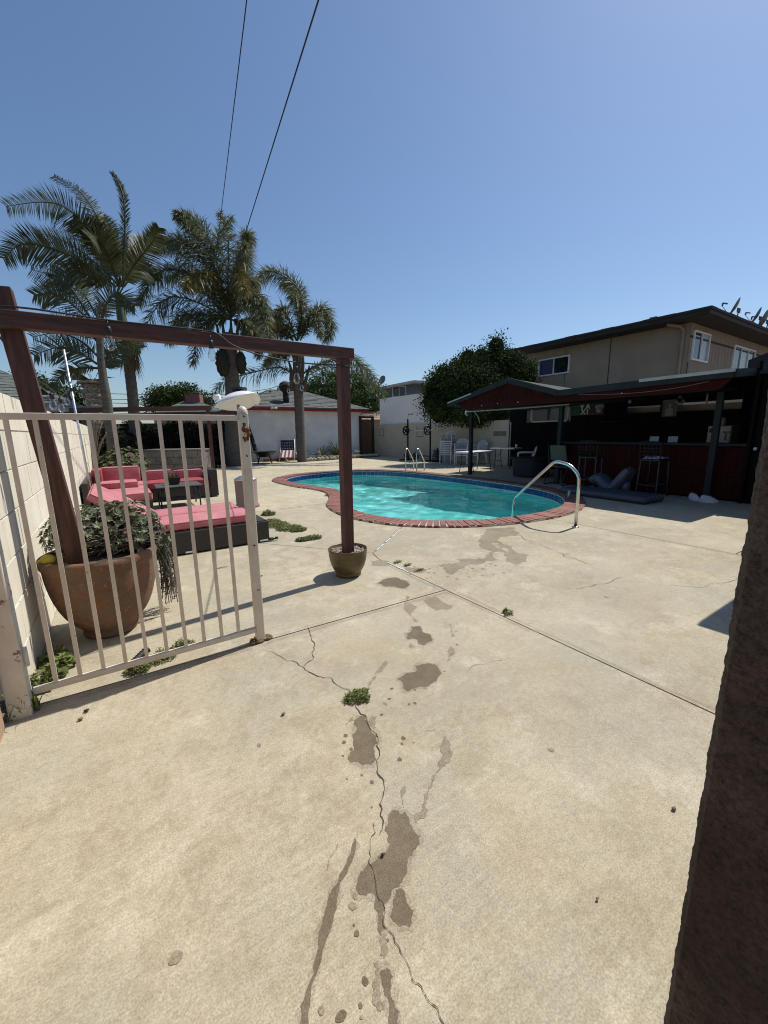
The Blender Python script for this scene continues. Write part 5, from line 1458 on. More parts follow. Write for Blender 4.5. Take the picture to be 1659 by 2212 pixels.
b1 = gp(967, 1001); b2 = gp(997, 1004); b3 = gp(1031, 1004)
for k in range(8): put_chair((b1.x, b1.y, .078 * k), RZ + U(-.02, .02), ('bottom white plastic chair of the tall stack beside the weight rack' if k == 0 else 'topmost white plastic chair of the tall stack beside the weight rack' if k == 7 else 'white plastic chair nested inside the tall stack beside the weight rack'), 1.0)
for k in range(4): put_chair((b2.x, b2.y, .078 * k), RZ + rad(12) + U(-.02, .02), ('bottom white plastic chair of the low stack between tall stack and folding table' if k == 0 else 'topmost white plastic chair of the low stack between tall stack and folding table' if k == 3 else 'white plastic chair nested in the low stack between tall stack and folding table'), 1.0)
for k in range(3): put_chair((b3.x, b3.y, .078 * k), RZ + rad(-25) + U(-.02, .02), ('bottom', 'middle', 'topmost')[k] + ' white plastic chair of the low stack behind the folding table', 1.0)
bb = atx(1130, 1015, 11.6); put_chair((11.7, bb.y, 0), rad(130), 'single white plastic chair behind the dark round tub table')

# --- folding tables
def fold_table(p, ex, L, W, H_, label, top='plastic_white'):
    p = Vector(p); ex = Vector((ex[0], ex[1], 0)).normalized(); ey = V(-ex.y, ex.x, 0)
    root = thing('folding_table', (p.x, p.y, 0), label, 'table')
    mb = MB(); mb.obox(p + V(0, 0, H_ - .022), (L, W, .044), ex, ey); mb.build('table_top', top, root, bevel=.012)
    for s in (-1, 1):
        c = p + ex * s * (L / 2 - .18)
        for t_ in (-1, 1):
            mb = MB(); mb.tube([c + ey * t_ * W * .30 + V(0, 0, H_ - .04), c + ey * t_ * W * .30 + V(0, 0, .45), c + ey * t_ * W * .43 + V(0, 0, .0)], .0135, 8); mb.build('leg', 'black_metal', root)
        mb = MB(); mb.tube([c + ey * W * .36 + V(0, 0, .26), c - ey * W * .36 + V(0, 0, .26)], .011, 6); mb.build('crossbar', 'black_metal', root)
        mb = MB(); mb.tube([c + V(0, 0, .40), p + ex * s * .15 + V(0, 0, H_ - .05)], .010, 6); mb.build('brace', 'black_metal', root)
    return root
ta = gp(1003, 999, .74); tb_ = gp(1060, 990, .74)
ta = V(9.85, 9.95, 0); tb_ = V(12.0, 10.0, 0)
q = [atx(985, 1000, 10.0)]
fold_table((10.35, 9.85, 0), (.95, .12), 1.35, .70, .70, 'white folding table with dark legs under the shelter gable')
fold_table((12.2, 10.1, 0), (.15, -.95), 1.0, .6, .76, 'second folding table standing against the tan wall end', 'plastic_white')
mb = MB(); mb.lathe([(0, 0), (.04, 0), (.045, .12), (.04, .12), (.036, .01), (0, .01)], (12.35, 9.75, .762), 14); o = mb.build('cup', 'plastic_white'); tag(o, 'white cup on the folding table by tan wall', 'cup')
# --- dark round tub table
tp = gp(1150, 1036)
tp = V(10.55, 7.75, 0)
tu = thing('tub_table', tuple(tp), 'dark round tub with wide lid beside the bar', 'table')
mb = MB(); mb.lathe([(0, 0), (.50, 0), (.52, .05), (.56, .50), (.57, .52), (0, .52)], tp, 32); mb.build('tub', 'tub_dark', tu)
mb = MB(); mb.lathe([(0, .53), (.68, .53), (.70, .545), (.68, .565), (0, .57)], tp, 36); mb.build('lid', 'tub_dark', tu)
# --- sling chair and bar stools
sl = thing('sling_chair', (9.6, 6.6, 0), 'black framed chair with tan sling back beside the bar', 'chair')
c = atx(1203, 1045, 9.35); cy = c.y
mb = MB(); mb.prism([(9.35, cy - .25, .62), (9.35, cy + .22, .62), (9.25, cy + .20, 1.0), (9.25, cy - .22, 1.0)], (0, 0, 0), (.02, 0, .0)); mb.build('back_sling', 'sling_tan', sl)
mb = MB(); mb.prism([(9.35, cy - .25, .45), (9.35, cy + .25, .45), (9.85, cy + .25, .47), (9.85, cy - .25, .47)], (0, 0, 0), (0, 0, .02)); mb.build('seat_sling', 'sling_tan', sl)
for s in (-1, 1):
    mb = MB(); mb.tube(rounded([(9.23, cy + s * .24, 1.02), (9.36, cy + s * .25, .46), (9.15, cy + s * .25, .02), (9.80, cy + s * .25, .02), (9.85, cy + s * .25, .47), (9.40, cy + s * .25, .46)], .05), .014, 8); mb.build('frame', 'black_metal', sl)
def stool(loc, rz, label):
    root = thing('bar_stool', (0, 0, 0), label, 'stool', 'bar stools at the red counter')
    for sx, sy in ((1, 1), (1, -1), (-1, 1), (-1, -1)):
        mb = MB(); mb.bar((sx * .20, sy * .20, 0), (sx * .17, sy * .18, .74), .026, .026); mb.build('leg', 'black_metal', root)
    mb = MB(); mb.box(-.20, .20, -.21, .21, .73, .765); mb.build('seat', 'black_metal', root, bevel=.01)
    mb = MB()
    for (a, b) in (((.19, .19), (.19, -.19)), ((.19, -.19), (-.19, -.19)), ((-.19, -.19), (-.19, .19)), ((-.19, .19), (.19, .19))): mb.bar((*a, .24), (*b, .24), .02, .02)
    mb.build('foot_ring', 'black_metal', root)
    mb = MB(); mb.tube(rounded([(-.19, -.20, .74), (-.22, -.20, 1.12), (-.22, .20, 1.12), (-.19, .20, .74)], .08), .014, 8); mb.build('back_frame', 'shed_grey', root)
    mb = MB()
    for k in range(1, 5): mb.tube([(-.195, -.2 + .08 * k, .78), (-.22, -.2 + .08 * k, 1.12)], .006, 5)
    for k in range(1, 5): mb.tube([(-.197 - .005 * k, -.2, .78 + .07 * k), (-.197 - .005 * k, .2, .78 + .07 * k)], .006, 5)
    mb.build('back_grid', 'black_metal', root)
    root.location = loc; root.rotation_euler = (0, 0, rz); return root
sa = atx(1270, 1068, 9.28); sb = atx(1405, 1080, 9.22)
stool((9.28, sa.y, 0), rad(8), 'wire grid backed bar stool beside the sling chair')
st2 = stool((9.22, sb.y, 0), rad(-6), 'wire grid backed bar stool with towel on its seat')
mb = MB(); nn_ = 8; vs_ = []; fs = []
for i in range(nn_ + 1):
    for j in range(nn_ + 1):
        vs_.append((9.04 + .36 * i / nn_, sb.y - .19 + .36 * j / nn_, .775 + .02 * math.sin(i * 1.3) * math.cos(j * 1.1) + U(0, .008) + (.03 if 2 < i < 6 else 0)))
for i in range(nn_):
    for j in range(nn_): fs.append((i * 9 + j, i * 9 + j + 1, i * 9 + j + 10, i * 9 + j + 9))
mb.add(vs_, fs, True); o = mb.build('towel', 'towel', sub=1); m = o.modifiers.new('s', 'SOLIDIFY'); m.thickness = .008; tag(o, 'pale folded towel lying on a bar stool seat', 'towel')
# --- on and behind the bar
for i, (u, v, ry) in enumerate(((1413, 950, .35), (1453, 954, .25))):
    p = atx(u, v, 9.9); z = 1.09
    mb = MB(); mb.add([(9.86, p.y - .10, z), (9.86, p.y + .08, z), (9.98, p.y + .12, z + .12), (9.98, p.y - .06, z + .12), (9.868, p.y - .10, z - .002), (9.868, p.y + .08, z - .002), (9.988, p.y + .12, z + .118), (9.988, p.y - .06, z + .118)],
                      [(0, 1, 2, 3), (7, 6, 5, 4), (0, 1, 5, 4), (1, 2, 6, 5), (2, 3, 7, 6), (3, 0, 4, 7)])
    o = mb.build('menu_card', 'paper'); tag(o, ('tilted white menu card on the bar counter, larger one', 'flat white menu card on the bar counter near the fridge')[i], 'card')
fa, fb = atx(1525, 955, 11.2), atx(1582, 917, 11.2)
fr = thing('small_fridge', (11.4, (fa.y + fb.y) / 2, 0), 'beige small fridge standing behind the bar counter', 'fridge')
y0_, y1_ = min(fa.y, fb.y), max(fa.y, fb.y)
mb = MB(); mb.box(11.22, 11.75, y0_, y1_, .0, 1.42); mb.build('body', 'fridge', fr, bevel=.012)
mb = MB(); mb.box(11.18, 11.21, y0_ + .01, y1_ - .01, .04, 1.40); dr = mb.build('door', 'fridge', fr, bevel=.008)
mb = MB(); mb.lathe([(0, 0), (.05, 0), (.05, .006), (0, .006)], (11.18, y1_ - .08, 1.32), 16, axis=(-1, 0, 0)); mb.build('round_sticker', 'photo_grey', dr)
mb = MB(); mb.box(11.172, 11.178, y0_ + .02, y0_ + .14, 1.26, 1.30); mb.box(11.172, 11.178, y0_ + .06, y0_ + .10, 1.10, 1.26); mb.build('mark', 'photo_grey', dr)
p = V(11.45, y0_ + .25, 1.42)
jg = thing('glass_jar', tuple(p), 'small clear jar standing on top of the fridge', 'jar')
mb = MB(); mb.lathe([(0, 0), (.06, 0), (.06, .13), (.045, .16), (.045, .18), (0, .18)], p, 16); mb.build('jar', 'pane_blind', jg)
# sign: green, white, red thirds with heavy lettering
A_s, B_s = V(12.94, 8.08, 1.96), V(12.94, 6.95, 1.96); HS = .34
sg = thing('banner_sign', (12.94, 7.5, 1.96), 'green white and red lettered banner hanging on the black back wall', 'sign')
mb = MB(); mb.box(12.95, 12.965, 6.95, 8.08, 1.85, 2.21); mb.build('board', 'sign_black', sg)
mb = MB()
for (ya, yb, za, zb) in ((6.95, 8.08, 1.85, 1.865), (8.065, 8.08, 1.85, 2.21)): mb.box(12.935, 12.948, ya, yb, za, zb)
mb.build('frame', 'dish_grey', sg)
def letters(txt, y_left, z, size, mats):
    y = y_left
    for ch_, mt in zip(txt, mats):
        cu = bpy.data.curves.new('t', 'FONT'); cu.body = ch_; cu.size = size; cu.extrude = .004; cu.offset = .012
        to = bpy.data.objects.new('t', cu); COL.objects.link(to)
        dg = bpy.context.evaluated_depsgraph_get(); me = bpy.data.meshes.new_from_object(to.evaluated_get(dg))
        wd = max((v_.co.x for v_ in me.vertices), default=.05) - min((v_.co.x for v_ in me.vertices), default=0)
        x0_ = min((v_.co.x for v_ in me.vertices), default=0)
        bpy.data.objects.remove(to)
        o0 = ORI[sg.name]
        for v_ in me.vertices:
            lx = v_.co.x - x0_; v_.co = V(12.943 - v_.co.z, y - lx * 1.12, z + v_.co.y * 1.15) - o0
        me.materials.clear(); me.materials.append(MATS[mt])
        lo = bpy.data.objects.new('letter', me); COL.objects.link(lo); lo.parent = sg
        y -= wd * 1.12 + .022
letters('VIVA', 8.03, 2.045, .19, ['sign_green', 'sign_green', 'sign_white', 'sign_white'])
letters('MEXICO', 8.03, 1.88, .175, ['sign_green', 'sign_green', 'sign_white', 'sign_white', 'sign_red', 'sign_red'])
mb = MB(); mb.lathe([(0, 0), (.10, .0), (.10, .004), (0, .004)], (12.935, 7.10, 1.98), 20, axis=(-1, 0, 0)); mb.lathe([(0, 0), (.15, 0), (.15, .004), (0, .004)], (12.941, 7.10, 2.12), 20, axis=(-1, 0, 0))
mb.v = [(x, y, 2.12 + (z - 2.12) * .35 if z > 2.085 else z) for x, y, z in mb.v]
mb.build('round_emblem', 'photo_light', sg)
# framed portrait of a standing figure
pa_, pb_ = atx(1430, 899, 12.94), atx(1463, 864, 12.94)
pw0, pw1 = min(pa_.y, pb_.y), max(pa_.y, pb_.y); pz0, pz1 = 1.72, 2.14; pm = (pw0 + pw1) / 2
po = thing('framed_picture', (12.94, pm, pz0), 'framed grey portrait picture on the black back wall', 'picture')
mb = MB(); mb.box(12.95, 12.97, pw0, pw1, pz0, pz1); mb.build('print', 'photo_grey', po)
mb = MB()
for (ya, yb, za, zb) in ((pw0, pw1, pz0 - .015, pz0), (pw0, pw1, pz1, pz1 + .015), (pw0 - .015, pw0, pz0, pz1), (pw1, pw1 + .015, pz0, pz1)): mb.box(12.935, 12.965, ya, yb, za, zb)
mb.build('frame', 'dish_grey', po)
mb = MB()
def disc(cy_, cz_, ry_, rz_): mb.add([(12.945, cy_ + ry_ * math.cos(a_ * math.pi / 8), cz_ + rz_ * math.sin(a_ * math.pi / 8)) for a_ in range(16)], [tuple(range(16))])
disc(pm, pz0 + .29, .035, .045); mb.add([(12.945, pm - .10, pz0 + .01), (12.945, pm + .10, pz0 + .01), (12.945, pm + .085, pz0 + .17), (12.945, pm + .03, pz0 + .235), (12.945, pm - .03, pz0 + .235), (12.945, pm - .085, pz0 + .17)], [(0, 1, 2, 3, 4, 5)])
mb.build('printed_figure', 'photo_light', po)
for i, (u, v, s_) in enumerate(((1361, 868, .05), (1468, 868, .10))):
    p = atx(u, v, 11.5)
    lp_ = thing('pendant_bulb', tuple(p), ('tiny pendant bulb hanging before the narrow shelter window', 'round glass pendant lamp hanging beside the framed portrait')[i], 'lamp')
    mb = MB(); mb.tube([p + V(0, 0, s_), V(p.x, p.y, 2.45)], .006, 5); mb.build('cord', 'cable', lp_)
    mb = MB(); mb.ball(p, s_, 2); mb.build('globe', 'pane_blind' if i == 0 else 'bulb_glass', lp_)
    mb = MB(); mb.lathe([(0, 0), (s_ * .4, 0), (s_ * .3, s_ * .6), (0, s_ * .6)], p + V(0, 0, s_ * .9), 12); mb.build('socket', 'dish_grey', lp_)
mb = MB(); mb.box(12.7, 12.98, 6.30, 6.95, 1.60, 1.615); o = mb.build('wall_shelf', 'shed_grey'); tag(o, 'thin dark shelf on the back wall under the banner end', 'shelf')
# window views: sunlit slope and a parapet behind the shelter
mb = MB(); mb.box(13.5, 13.7, 2.0, 6.6, -.05, 2.02); o = mb.build('rear_parapet', 'tan_block'); tag(o, 'pale wall seen through narrow windows of the shelter', 'wall')

# --- weight rack with barbell
ra, rb = gp(881, 994), gp(929, 997)
wk = thing('weight_rack', ((ra.x + rb.x) / 2, (ra.y + rb.y) / 2, 0), 'black squat rack with curved pull-up bar near tan wall', 'weight rack')
D0, D1 = V(ra.x, ra.y, 0), V(rb.x, rb.y, 0); ax_ = (D1 - D0).normalized(); ay_ = V(-ax_.y, ax_.x, 0)
for P_ in (D0, D1):
    mb = MB(); mb.bar(P_, P_ + V(0, 0, 2.0), .06, .06); mb.build('upright', 'black_metal', wk)
    mb = MB(); mb.bar(P_ - ay_ * .55 + V(0, 0, .04), P_ + ay_ * .55 + V(0, 0, .04), .06, .06); mb.build('foot_bar', 'black_metal', wk)
    mb = MB(); mb.bar(P_ + V(0, 0, 1.46) - ay_ * .02, P_ - ay_ * .16 + V(0, 0, 1.42), .05, .04); mb.build('bar_hook', 'black_metal', wk)
mb = MB(); mb.bar(D0 + V(0, 0, .25), D1 + V(0, 0, .25), .05, .05); mb.build('cross_beam', 'black_metal', wk)
mb = MB(); mb.tube(smooth_open([D0 + V(0, 0, 2.0), D0 + V(0, 0, 2.10), D0.lerp(D1, .2) + V(0, 0, 2.27), D0.lerp(D1, .5) + V(0, 0, 2.30), D0.lerp(D1, .8) + V(0, 0, 2.27), D1 + V(0, 0, 2.10), D1 + V(0, 0, 2.0)], 5), .018, 8); mb.build('pull_up_bar', 'galv', wk)
bc = (D0 + D1) / 2 - ay_ * .10 + V(0, 0, 1.45)
bbl = thing('barbell', tuple(bc), 'steel barbell with round spoked plates resting on the rack', 'barbell')
mb = MB(); mb.tube([bc - ax_ * 1.05, bc + ax_ * 1.05], .016, 10); mb.build('bar', 'steel', bbl)
def plate(root, c, ax, r_):
    mb = MB(); mb.lathe([(r_ * .74, 0), (r_, 0), (r_, .035), (r_ * .74, .035), (r_ * .74, 0)], c, 24, axis=tuple(ax))
    mb.lathe([(.02, -.005), (r_ * .3, -.005), (r_ * .3, .04), (.02, .04)], c, 16, axis=tuple(ax))
    nn2 = ax.orthogonal().normalized(); b2_ = ax.cross(nn2)
    for k in range(5):
        a_ = 2 * math.pi * k / 5; d = nn2 * math.cos(a_) + b2_ * math.sin(a_); mb.bar(c + d * r_ * .25 + ax * .017, c + d * r_ * .78 + ax * .017, .05, .02, tuple(ax))
    mb.build('weight_plate', 'black_metal', root)
plate(bbl, bc - ax_ * .80, ax_, .225); plate(bbl, bc + ax_ * .64, ax_, .225)
wt = thing('plate_tree', tuple(D1 + ax_ * .45), 'low black stand loaded with weight plates on the deck', 'weight stand')
wt.location.z = 0; ORI[wt.name] = wt.location.copy(); c = D1 + ax_ * .45
mb = MB(); mb.bar(c - ax_ * .25 + V(0, 0, .03), c + ax_ * .25 + V(0, 0, .03), .06, .05); mb.bar(c - ay_ * .3 + V(0, 0, .03), c + ay_ * .3 + V(0, 0, .03), .06, .045); mb.bar(c, c + V(0, 0, .65), .05, .05); mb.build('stand', 'black_metal', wt)
for z, r_ in ((.22, .17), (.45, .13)):
    plate(wt, c - ay_ * .16 + V(0, 0, z), ay_, r_); plate(wt, c + ay_ * .10 + V(0, 0, z), ay_, r_)
    mb = MB(); mb.tube([c - ay_ * .28 + V(0, 0, z), c + ay_ * .28 + V(0, 0, z)], .014, 8); mb.build('peg', 'galv', wt)
c = D0 + ax_ * .25 + ay_ * .3
lw_ = thing('plate_stack', tuple(c), 'loose weight plates leaning at the foot of the squat rack', 'weight plates')
plate(lw_, c + V(0, 0, .2), (ay_ + V(0, 0, .25)).normalized(), .19); plate(lw_, c - ax_ * .35 - ay_ * .3 + V(0, 0, .18), (ay_ + V(0, 0, .2)).normalized(), .18)

# --- things along the garage wall
lc = thing('folding_lounger', tuple(aty(622, 990, 19.9)), 'folding beach chair with star and stripe fabric leaning by garage wall', 'chair')
lc.location.z = 0; c0_ = lc.location.copy(); ORI[lc.name] = c0_
e1 = R0; e2 = FH
def LC(a, b, z): return c0_ + e1 * a + e2 * b + V(0, 0, z)
mb = MB(); mb.add([LC(-.42, .35, .55), LC(.28, .35, .55), LC(.22, .6, 1.05), LC(-.48, .6, 1.05)], [(0, 1, 2, 3)]); q = mb.build('back_fabric', 'navy_flag', lc)
mb2 = MB()
for r_ in range(3):
    for k in range(5):
        cc = LC(-.34 + .13 * k - .02 * r_, .385 + .07 * r_, .63 + .14 * r_); mb2.add([cc + (e1 * math.cos(a_ * .785) * .045 + (V(0, 0, 1) * .9 + e2 * .4) * math.sin(a_ * .785) * .04) * (1 if a_ % 2 else .45) - e2 * .015 for a_ in range(8)], [tuple(range(8))])
mb2.build('stars', 'stripe_white', q)
for k in range(7):
    a, b = -.40 + .095 * k, -.40 + .095 * (k + 1)
    mb = MB(); mb.add([LC(a + .08, -.35, .22), LC(b + .08, -.35, .22), LC(b, .32, .54), LC(a, .32, .54)], [(0, 1, 2, 3)]); mb.build('stripe', ('stripe_red', 'stripe_white')[k % 2], lc)
for s in (-.44, .30):
    mb = MB(); mb.tube([LC(s + .1, -.4, .02), LC(s, .34, .52), LC(s - .05, .62, 1.08)], .018, 8); mb.tube([LC(s + .55, -.5, .03), LC(s + .1, .1, .42)], .018, 8); mb.build('frame', 'alu_white', lc)
fpz = thing('fire_pit', tuple(aty(572, 993, 19.4)), 'black round fire pit bowl on legs near garage wall', 'fire pit')
fpz.location.z = 0; c = fpz.location.copy(); ORI[fpz.name] = c
mb = MB(); mb.lathe([(0, .28), (.25, .30), (.42, .42), (.58, .55), (.60, .56), (.56, .57), (.40, .47), (0, .42)], c, 26); mb.build('bowl', 'black_metal', fpz)
for k in range(4):
    a_ = k * 1.57 + .5; mb = MB(); mb.bar(c + V(.45 * math.cos(a_), .45 * math.sin(a_), 0), c + V(.3 * math.cos(a_), .3 * math.sin(a_), .42), .05, .03); mb.build('leg', 'black_metal', fpz)
up = thing('folded_umbrella', tuple(aty(558, 990, 20.2)), 'dark folded umbrella leaning against the white garage wall', 'umbrella')
up.location.z = 0; a = up.location.copy(); ORI[up.name] = a; b = aty(535, 912, 20.9)
mb = MB(); mb.tube([a, b], .025, 8); mb.build('pole', 'black_metal', up)
mb = MB(); mb.tube([a.lerp(b, .2), a.lerp(b, .3), a.lerp(b, .6), a.lerp(b, .97)], [.05, .11, .09, .03], 9); mb.build('canopy', 'black_rubber', up)
# planting bed edging and agaves
bd_ = thing('planter_edging', (9.6, 19.6, 0), 'low rough stone planter edging along the garage wall', 'edging')
ed = [gp(676, 996), gp(715, 996), gp(760, 993), gp(800, 990)]
ed = [V(7.9, 18.9, 0), V(9.0, 19.1, 0), V(10.3, 19.35, 0), V(11.6, 19.6, 0), V(12.9, 19.9, 0)]
pp_ = smooth_open(ed, 5); dist = 0
for k in range(len(pp_) - 1):
    a, b = pp_[k], pp_[k + 1]; m_ = max(1, int((b - a).length / .26))
    for j in range(m_):
        c = a.lerp(b, (j + .5) / m_); mb = MB(); mb.ball(c + V(U(-.02, .02), U(-.02, .02), .09), .14, 2, (1, .75, U(.6, .8)), .12); mb.build('stone', 'edging', bd_)
mb = MB(); mb.add([tuple(p + V(0, .05, .07)) for p in ed] + [(p.x, 20.95, .07) for p in ed], [(i, i + 1, 5 + i + 1, 5 + i) for i in range(4)]); so_ = mb.build('planter_soil', 'soil'); so_['kind'] = 'structure'
mb = MB(); mb.bar(V(8.3, 19.7, .2), V(12.4, 19.3, .14), .10, .06); o = mb.build('timber_plank', 'frame_cream'); tag(o, 'long pale timber plank lying along the planter', 'plank')
mb = MB(); mb.box(6.2, 8.6, 20.2, 20.35, 0, .16); o = mb.build('timber_edge', 'brown_wood'); tag(o, 'short brown timber edging beside the beach chair', 'timber')
def agave(p, s, label):
    root = thing('agave', tuple(p), label, 'plant', 'agaves by garage'); root.location.z = .05; ORI[root.name] = root.location.copy(); p = root.location
    for k in range(26):
        a_ = k * 2.4; el = U(.25, 1.2); L = s * U(.7, 1.1); d = V(math.cos(a_) * math.cos(el), math.sin(a_) * math.cos(el), math.sin(el)); t_ = V(-math.sin(a_), math.cos(a_), 0); n_ = d.cross(t_)
        pts = [Vector(p), Vector(p) + d * L * .35, Vector(p) + d * L * .7 + V(0, 0, -.01), Vector(p) + d * L + V(0, 0, -.04 * s)]; ws = [.03 * s, .055 * s, .04 * s, .002]
        mb = MB(); vs_ = []
        for q_, w_ in zip(pts, ws): vs_ += [q_ - t_ * w_, q_ + V(0, 0, -.012), q_ + t_ * w_]
        mb.add(vs_, [(i * 3 + j, i * 3 + j + 1, i * 3 + j + 4, i * 3 + j + 3) for i in range(3) for j in (0, 1)], True); mb.build('leaf', 'succulent_dark', root)
agave(aty(697, 985, 20.0), .85, 'spiky agave growing by the palm trunk before garage wall')
agave(aty(728, 980, 20.3), 1.1, 'larger spiky agave growing behind the arbor post line')
bk_ = aty(772, 982, 19.9); bk_.z = 0.0
bu = thing('bucket', tuple(bk_), 'white plastic bucket before the brown wooden door', 'bucket')
mb = MB(); mb.lathe([(0, 0), (.13, 0), (.155, .34), (.165, .34), (.165, .37), (.15, .37), (.125, .02), (0, .02)], bk_, 22); mb.build('pail', 'bucket_white', bu)
mb = MB(); mb.tube([bk_ + V(.165 * math.cos(a_), .05, .33 - .165 * math.sin(a_)) for a_ in [i * math.pi / 10 for i in range(11)]], .006, 5); mb.build('handle', 'galv', bu)
# wooden door and fence pieces between garage and white wall
wd_ = thing('wooden_door', (12.7, 20.95, 0), 'brown plank side gate between garage and tan wall', 'door')
for k in range(7):
    x = 12.38 + k * .125; mb = MB(); mb.box(x, x + .118, 20.93, 20.96, .05, 2.15); mb.build('plank', 'brown_wood', wd_)
mb = MB(); mb.box(12.20, 12.34, 20.88, 21.0, 0, 2.30); mb.box(13.05, 13.19, 20.88, 21.0, 0, 2.30); mb.box(12.20, 13.19, 20.86, 21.0, 2.22, 2.34); mb.build('door_frame', 'dark_wood', wd_)
mb = MB(); mb.box(12.3, 13.1, 20.3, 20.85, .0, .13); mb.build('step', 'edging', wd_)
# ================================================================ palms
def leaflet(mb, b, d, L, wd, sidev, droop):
    d = Vector(d).normalized(); m_ = b + d * L * .5 + V(0, 0, -droop * L * .22); e = b + d * L * (1 - .15 * droop) + V(0, 0, -droop * L * .85)
    s = Vector(sidev) * wd
    mb.add([b - s * .35, b + s * .35, m_ + s * .5, m_ - s * .5, e], [(0, 1, 2, 3), (3, 2, 4)])
def frond(root, pts, L, n, kind, mat, wd=.035, bare=.1, fold=1.0):
    pp = smooth_open(pts, 8); m_ = len(pp) - 1
    mb = MB(); mb.tube(pp, [.035 * (1 - .9 * i / m_) + .004 for i in range(m_ + 1)], 5, False, True)
    ncam = (Vector((0, 0, EYE)) - pp[m_ // 2]).normalized()
    tw = U(-.6, .6)
    for k in range(n):
        t_ = bare + (1 - bare) * k / n; f = t_ * m_; i = min(int(f), m_ - 1); p = pp[i].lerp(pp[i + 1], f - i); tg = (pp[i + 1] - pp[i]).normalized()
        Lk = L * min(1, .45 + 3.0 * (t_ - bare)) * (1 - .62 * max(0, t_ - .55) / .45) * U(.85, 1.1)
        for s in (-1, 1):
            if random.random() < .06: continue
            if kind == 'flat':
                nn = (ncam + V(0, 0, .35) * tw + R0 * tw * .5).normalized(); sd = tg.cross(nn).normalized() * s
                d = sd * fold + tg * U(.55, .8) + V(U(-.08, .08), U(-.08, .08), U(-.08, .08)); leaflet(mb, p, d, Lk, wd, tg, U(.05, .3))
            else:
                nn = V(U(-1, 1), U(-1, 1), U(-.2, 1)).normalized(); sd = tg.cross(nn)
                if sd.length < .1: continue
                sd.normalize(); d = sd * s * U(.6, 1) + tg * U(.3, .9); w_ = V(U(-1, 1), U(-1, 1), U(-1, 1)).normalized(); w_ = (w_ - d * w_.dot(d) / d.length_squared).normalized()
                leaflet(mb, p, d, Lk, wd, w_, U(.2, .8))
    return mb.build('frond', mat, root, recalc=False)
def dep(pts, D, d1):
    """pixel polyline -> points, the tip d1 metres nearer or farther than the trunk"""
    n = len(pts); return [at(u, v, D + d1 * (i / (n - 1)) ** 1.3) for i, (u, v) in enumerate(pts)]
def trunk(root, px, D, r0, r1, mat='palm_trunk', rings=True):
    pts = [at(u, v, D) for u, v in px]; b = pts[-1].copy(); pts.append(V(b.x, b.y, -.05)) if b.z > .1 else None
    pp = smooth_open(pts, 14); n = len(pp) - 1
    rs_ = [(r1 + (r0 - r1) * i / n) * (1 + (.05 if (i % 2 and rings) else 0)) for i in range(n + 1)]
    mb = MB(); mb.tube(pp, rs_, 14); return mb.build('trunk', mat, root)
z1 = lambda l: [(.30384 * x, 345.6 + .30384 * y) for x, y in l]
z2 = lambda l: [(360 + .3038 * x, 432 + .3038 * y) for x, y in l]
# --- tall king palm, fronds blown to the left
D = 15.0; b = at(285, 1000, D)
kp = thing('king_palm', (b.x, b.y, 0), 'tall palm with long stiff fronds blown to one side and green crownshaft', 'palm tree')
trunk(kp, [(265, 700), (276, 770), (287, 860), (293, 950)], D, .20, .15)
cs = [at(u, v, D) for u, v in [(267, 712), (262, 680), (258, 650), (258, 632)]]
mb = MB(); mb.tube(smooth_open(cs, 4), [.17 - .07 * i / 12 for i in range(13)], 12); mb.build('crownshaft', 'palm_green', kp)
for px, d1, L, fo in [([(850, 900), (690, 570), (480, 350), (300, 300), (40, 330)], 1.0, .85, 1), ([(790, 880), (640, 770), (480, 670), (300, 610), (150, 600), (20, 700)], -1.0, .85, 1), ([(840, 900), (760, 560), (680, 380), (560, 220), (380, 115)], 1.6, .55, .6),
                      ([(870, 900), (885, 600), (885, 350), (860, 200), (800, 90)], .3, .38, .35), ([(860, 900), (960, 740), (1080, 590), (1130, 480)], -.8, .6, .9), ([(830, 880), (700, 750), (560, 640), (420, 560), (260, 520)], 2.0, .8, 1),
                      ([(850, 880), (740, 620), (640, 480), (520, 420)], -1.8, .8, 1), ([(880, 900), (960, 800), (1040, 770), (1110, 860)], 1.5, .6, 1), ([(800, 900), (650, 830), (500, 790), (380, 850)], -1.5, .75, 1), ([(840, 890), (780, 700), (700, 560), (640, 560)], -2, .75, 1),
                      ([(870, 890), (900, 700), (960, 600), (1020, 560)], 1.5, .6, .9), ([(820, 900), (720, 820), (640, 800), (560, 900)], 1.8, .7, 1), ([(860, 890), (820, 650), (760, 480), (720, 400)], .8, .7, .8)]:
    frond(kp, dep(z1(px), D, d1), L, 105, 'flat', 'palm_leaf', .042, .12, fo)
mb = MB()
for _ in range(130):
    a = at(280 + U(-14, 12), 735 + U(-14, 30), D - .2); leaflet(mb, a, V(U(-.35, .35), U(-.3, .3), -1), U(.5, 1.1), .03, R0, .1)
mb.build('dead_skirt', 'dead_frond', kp)
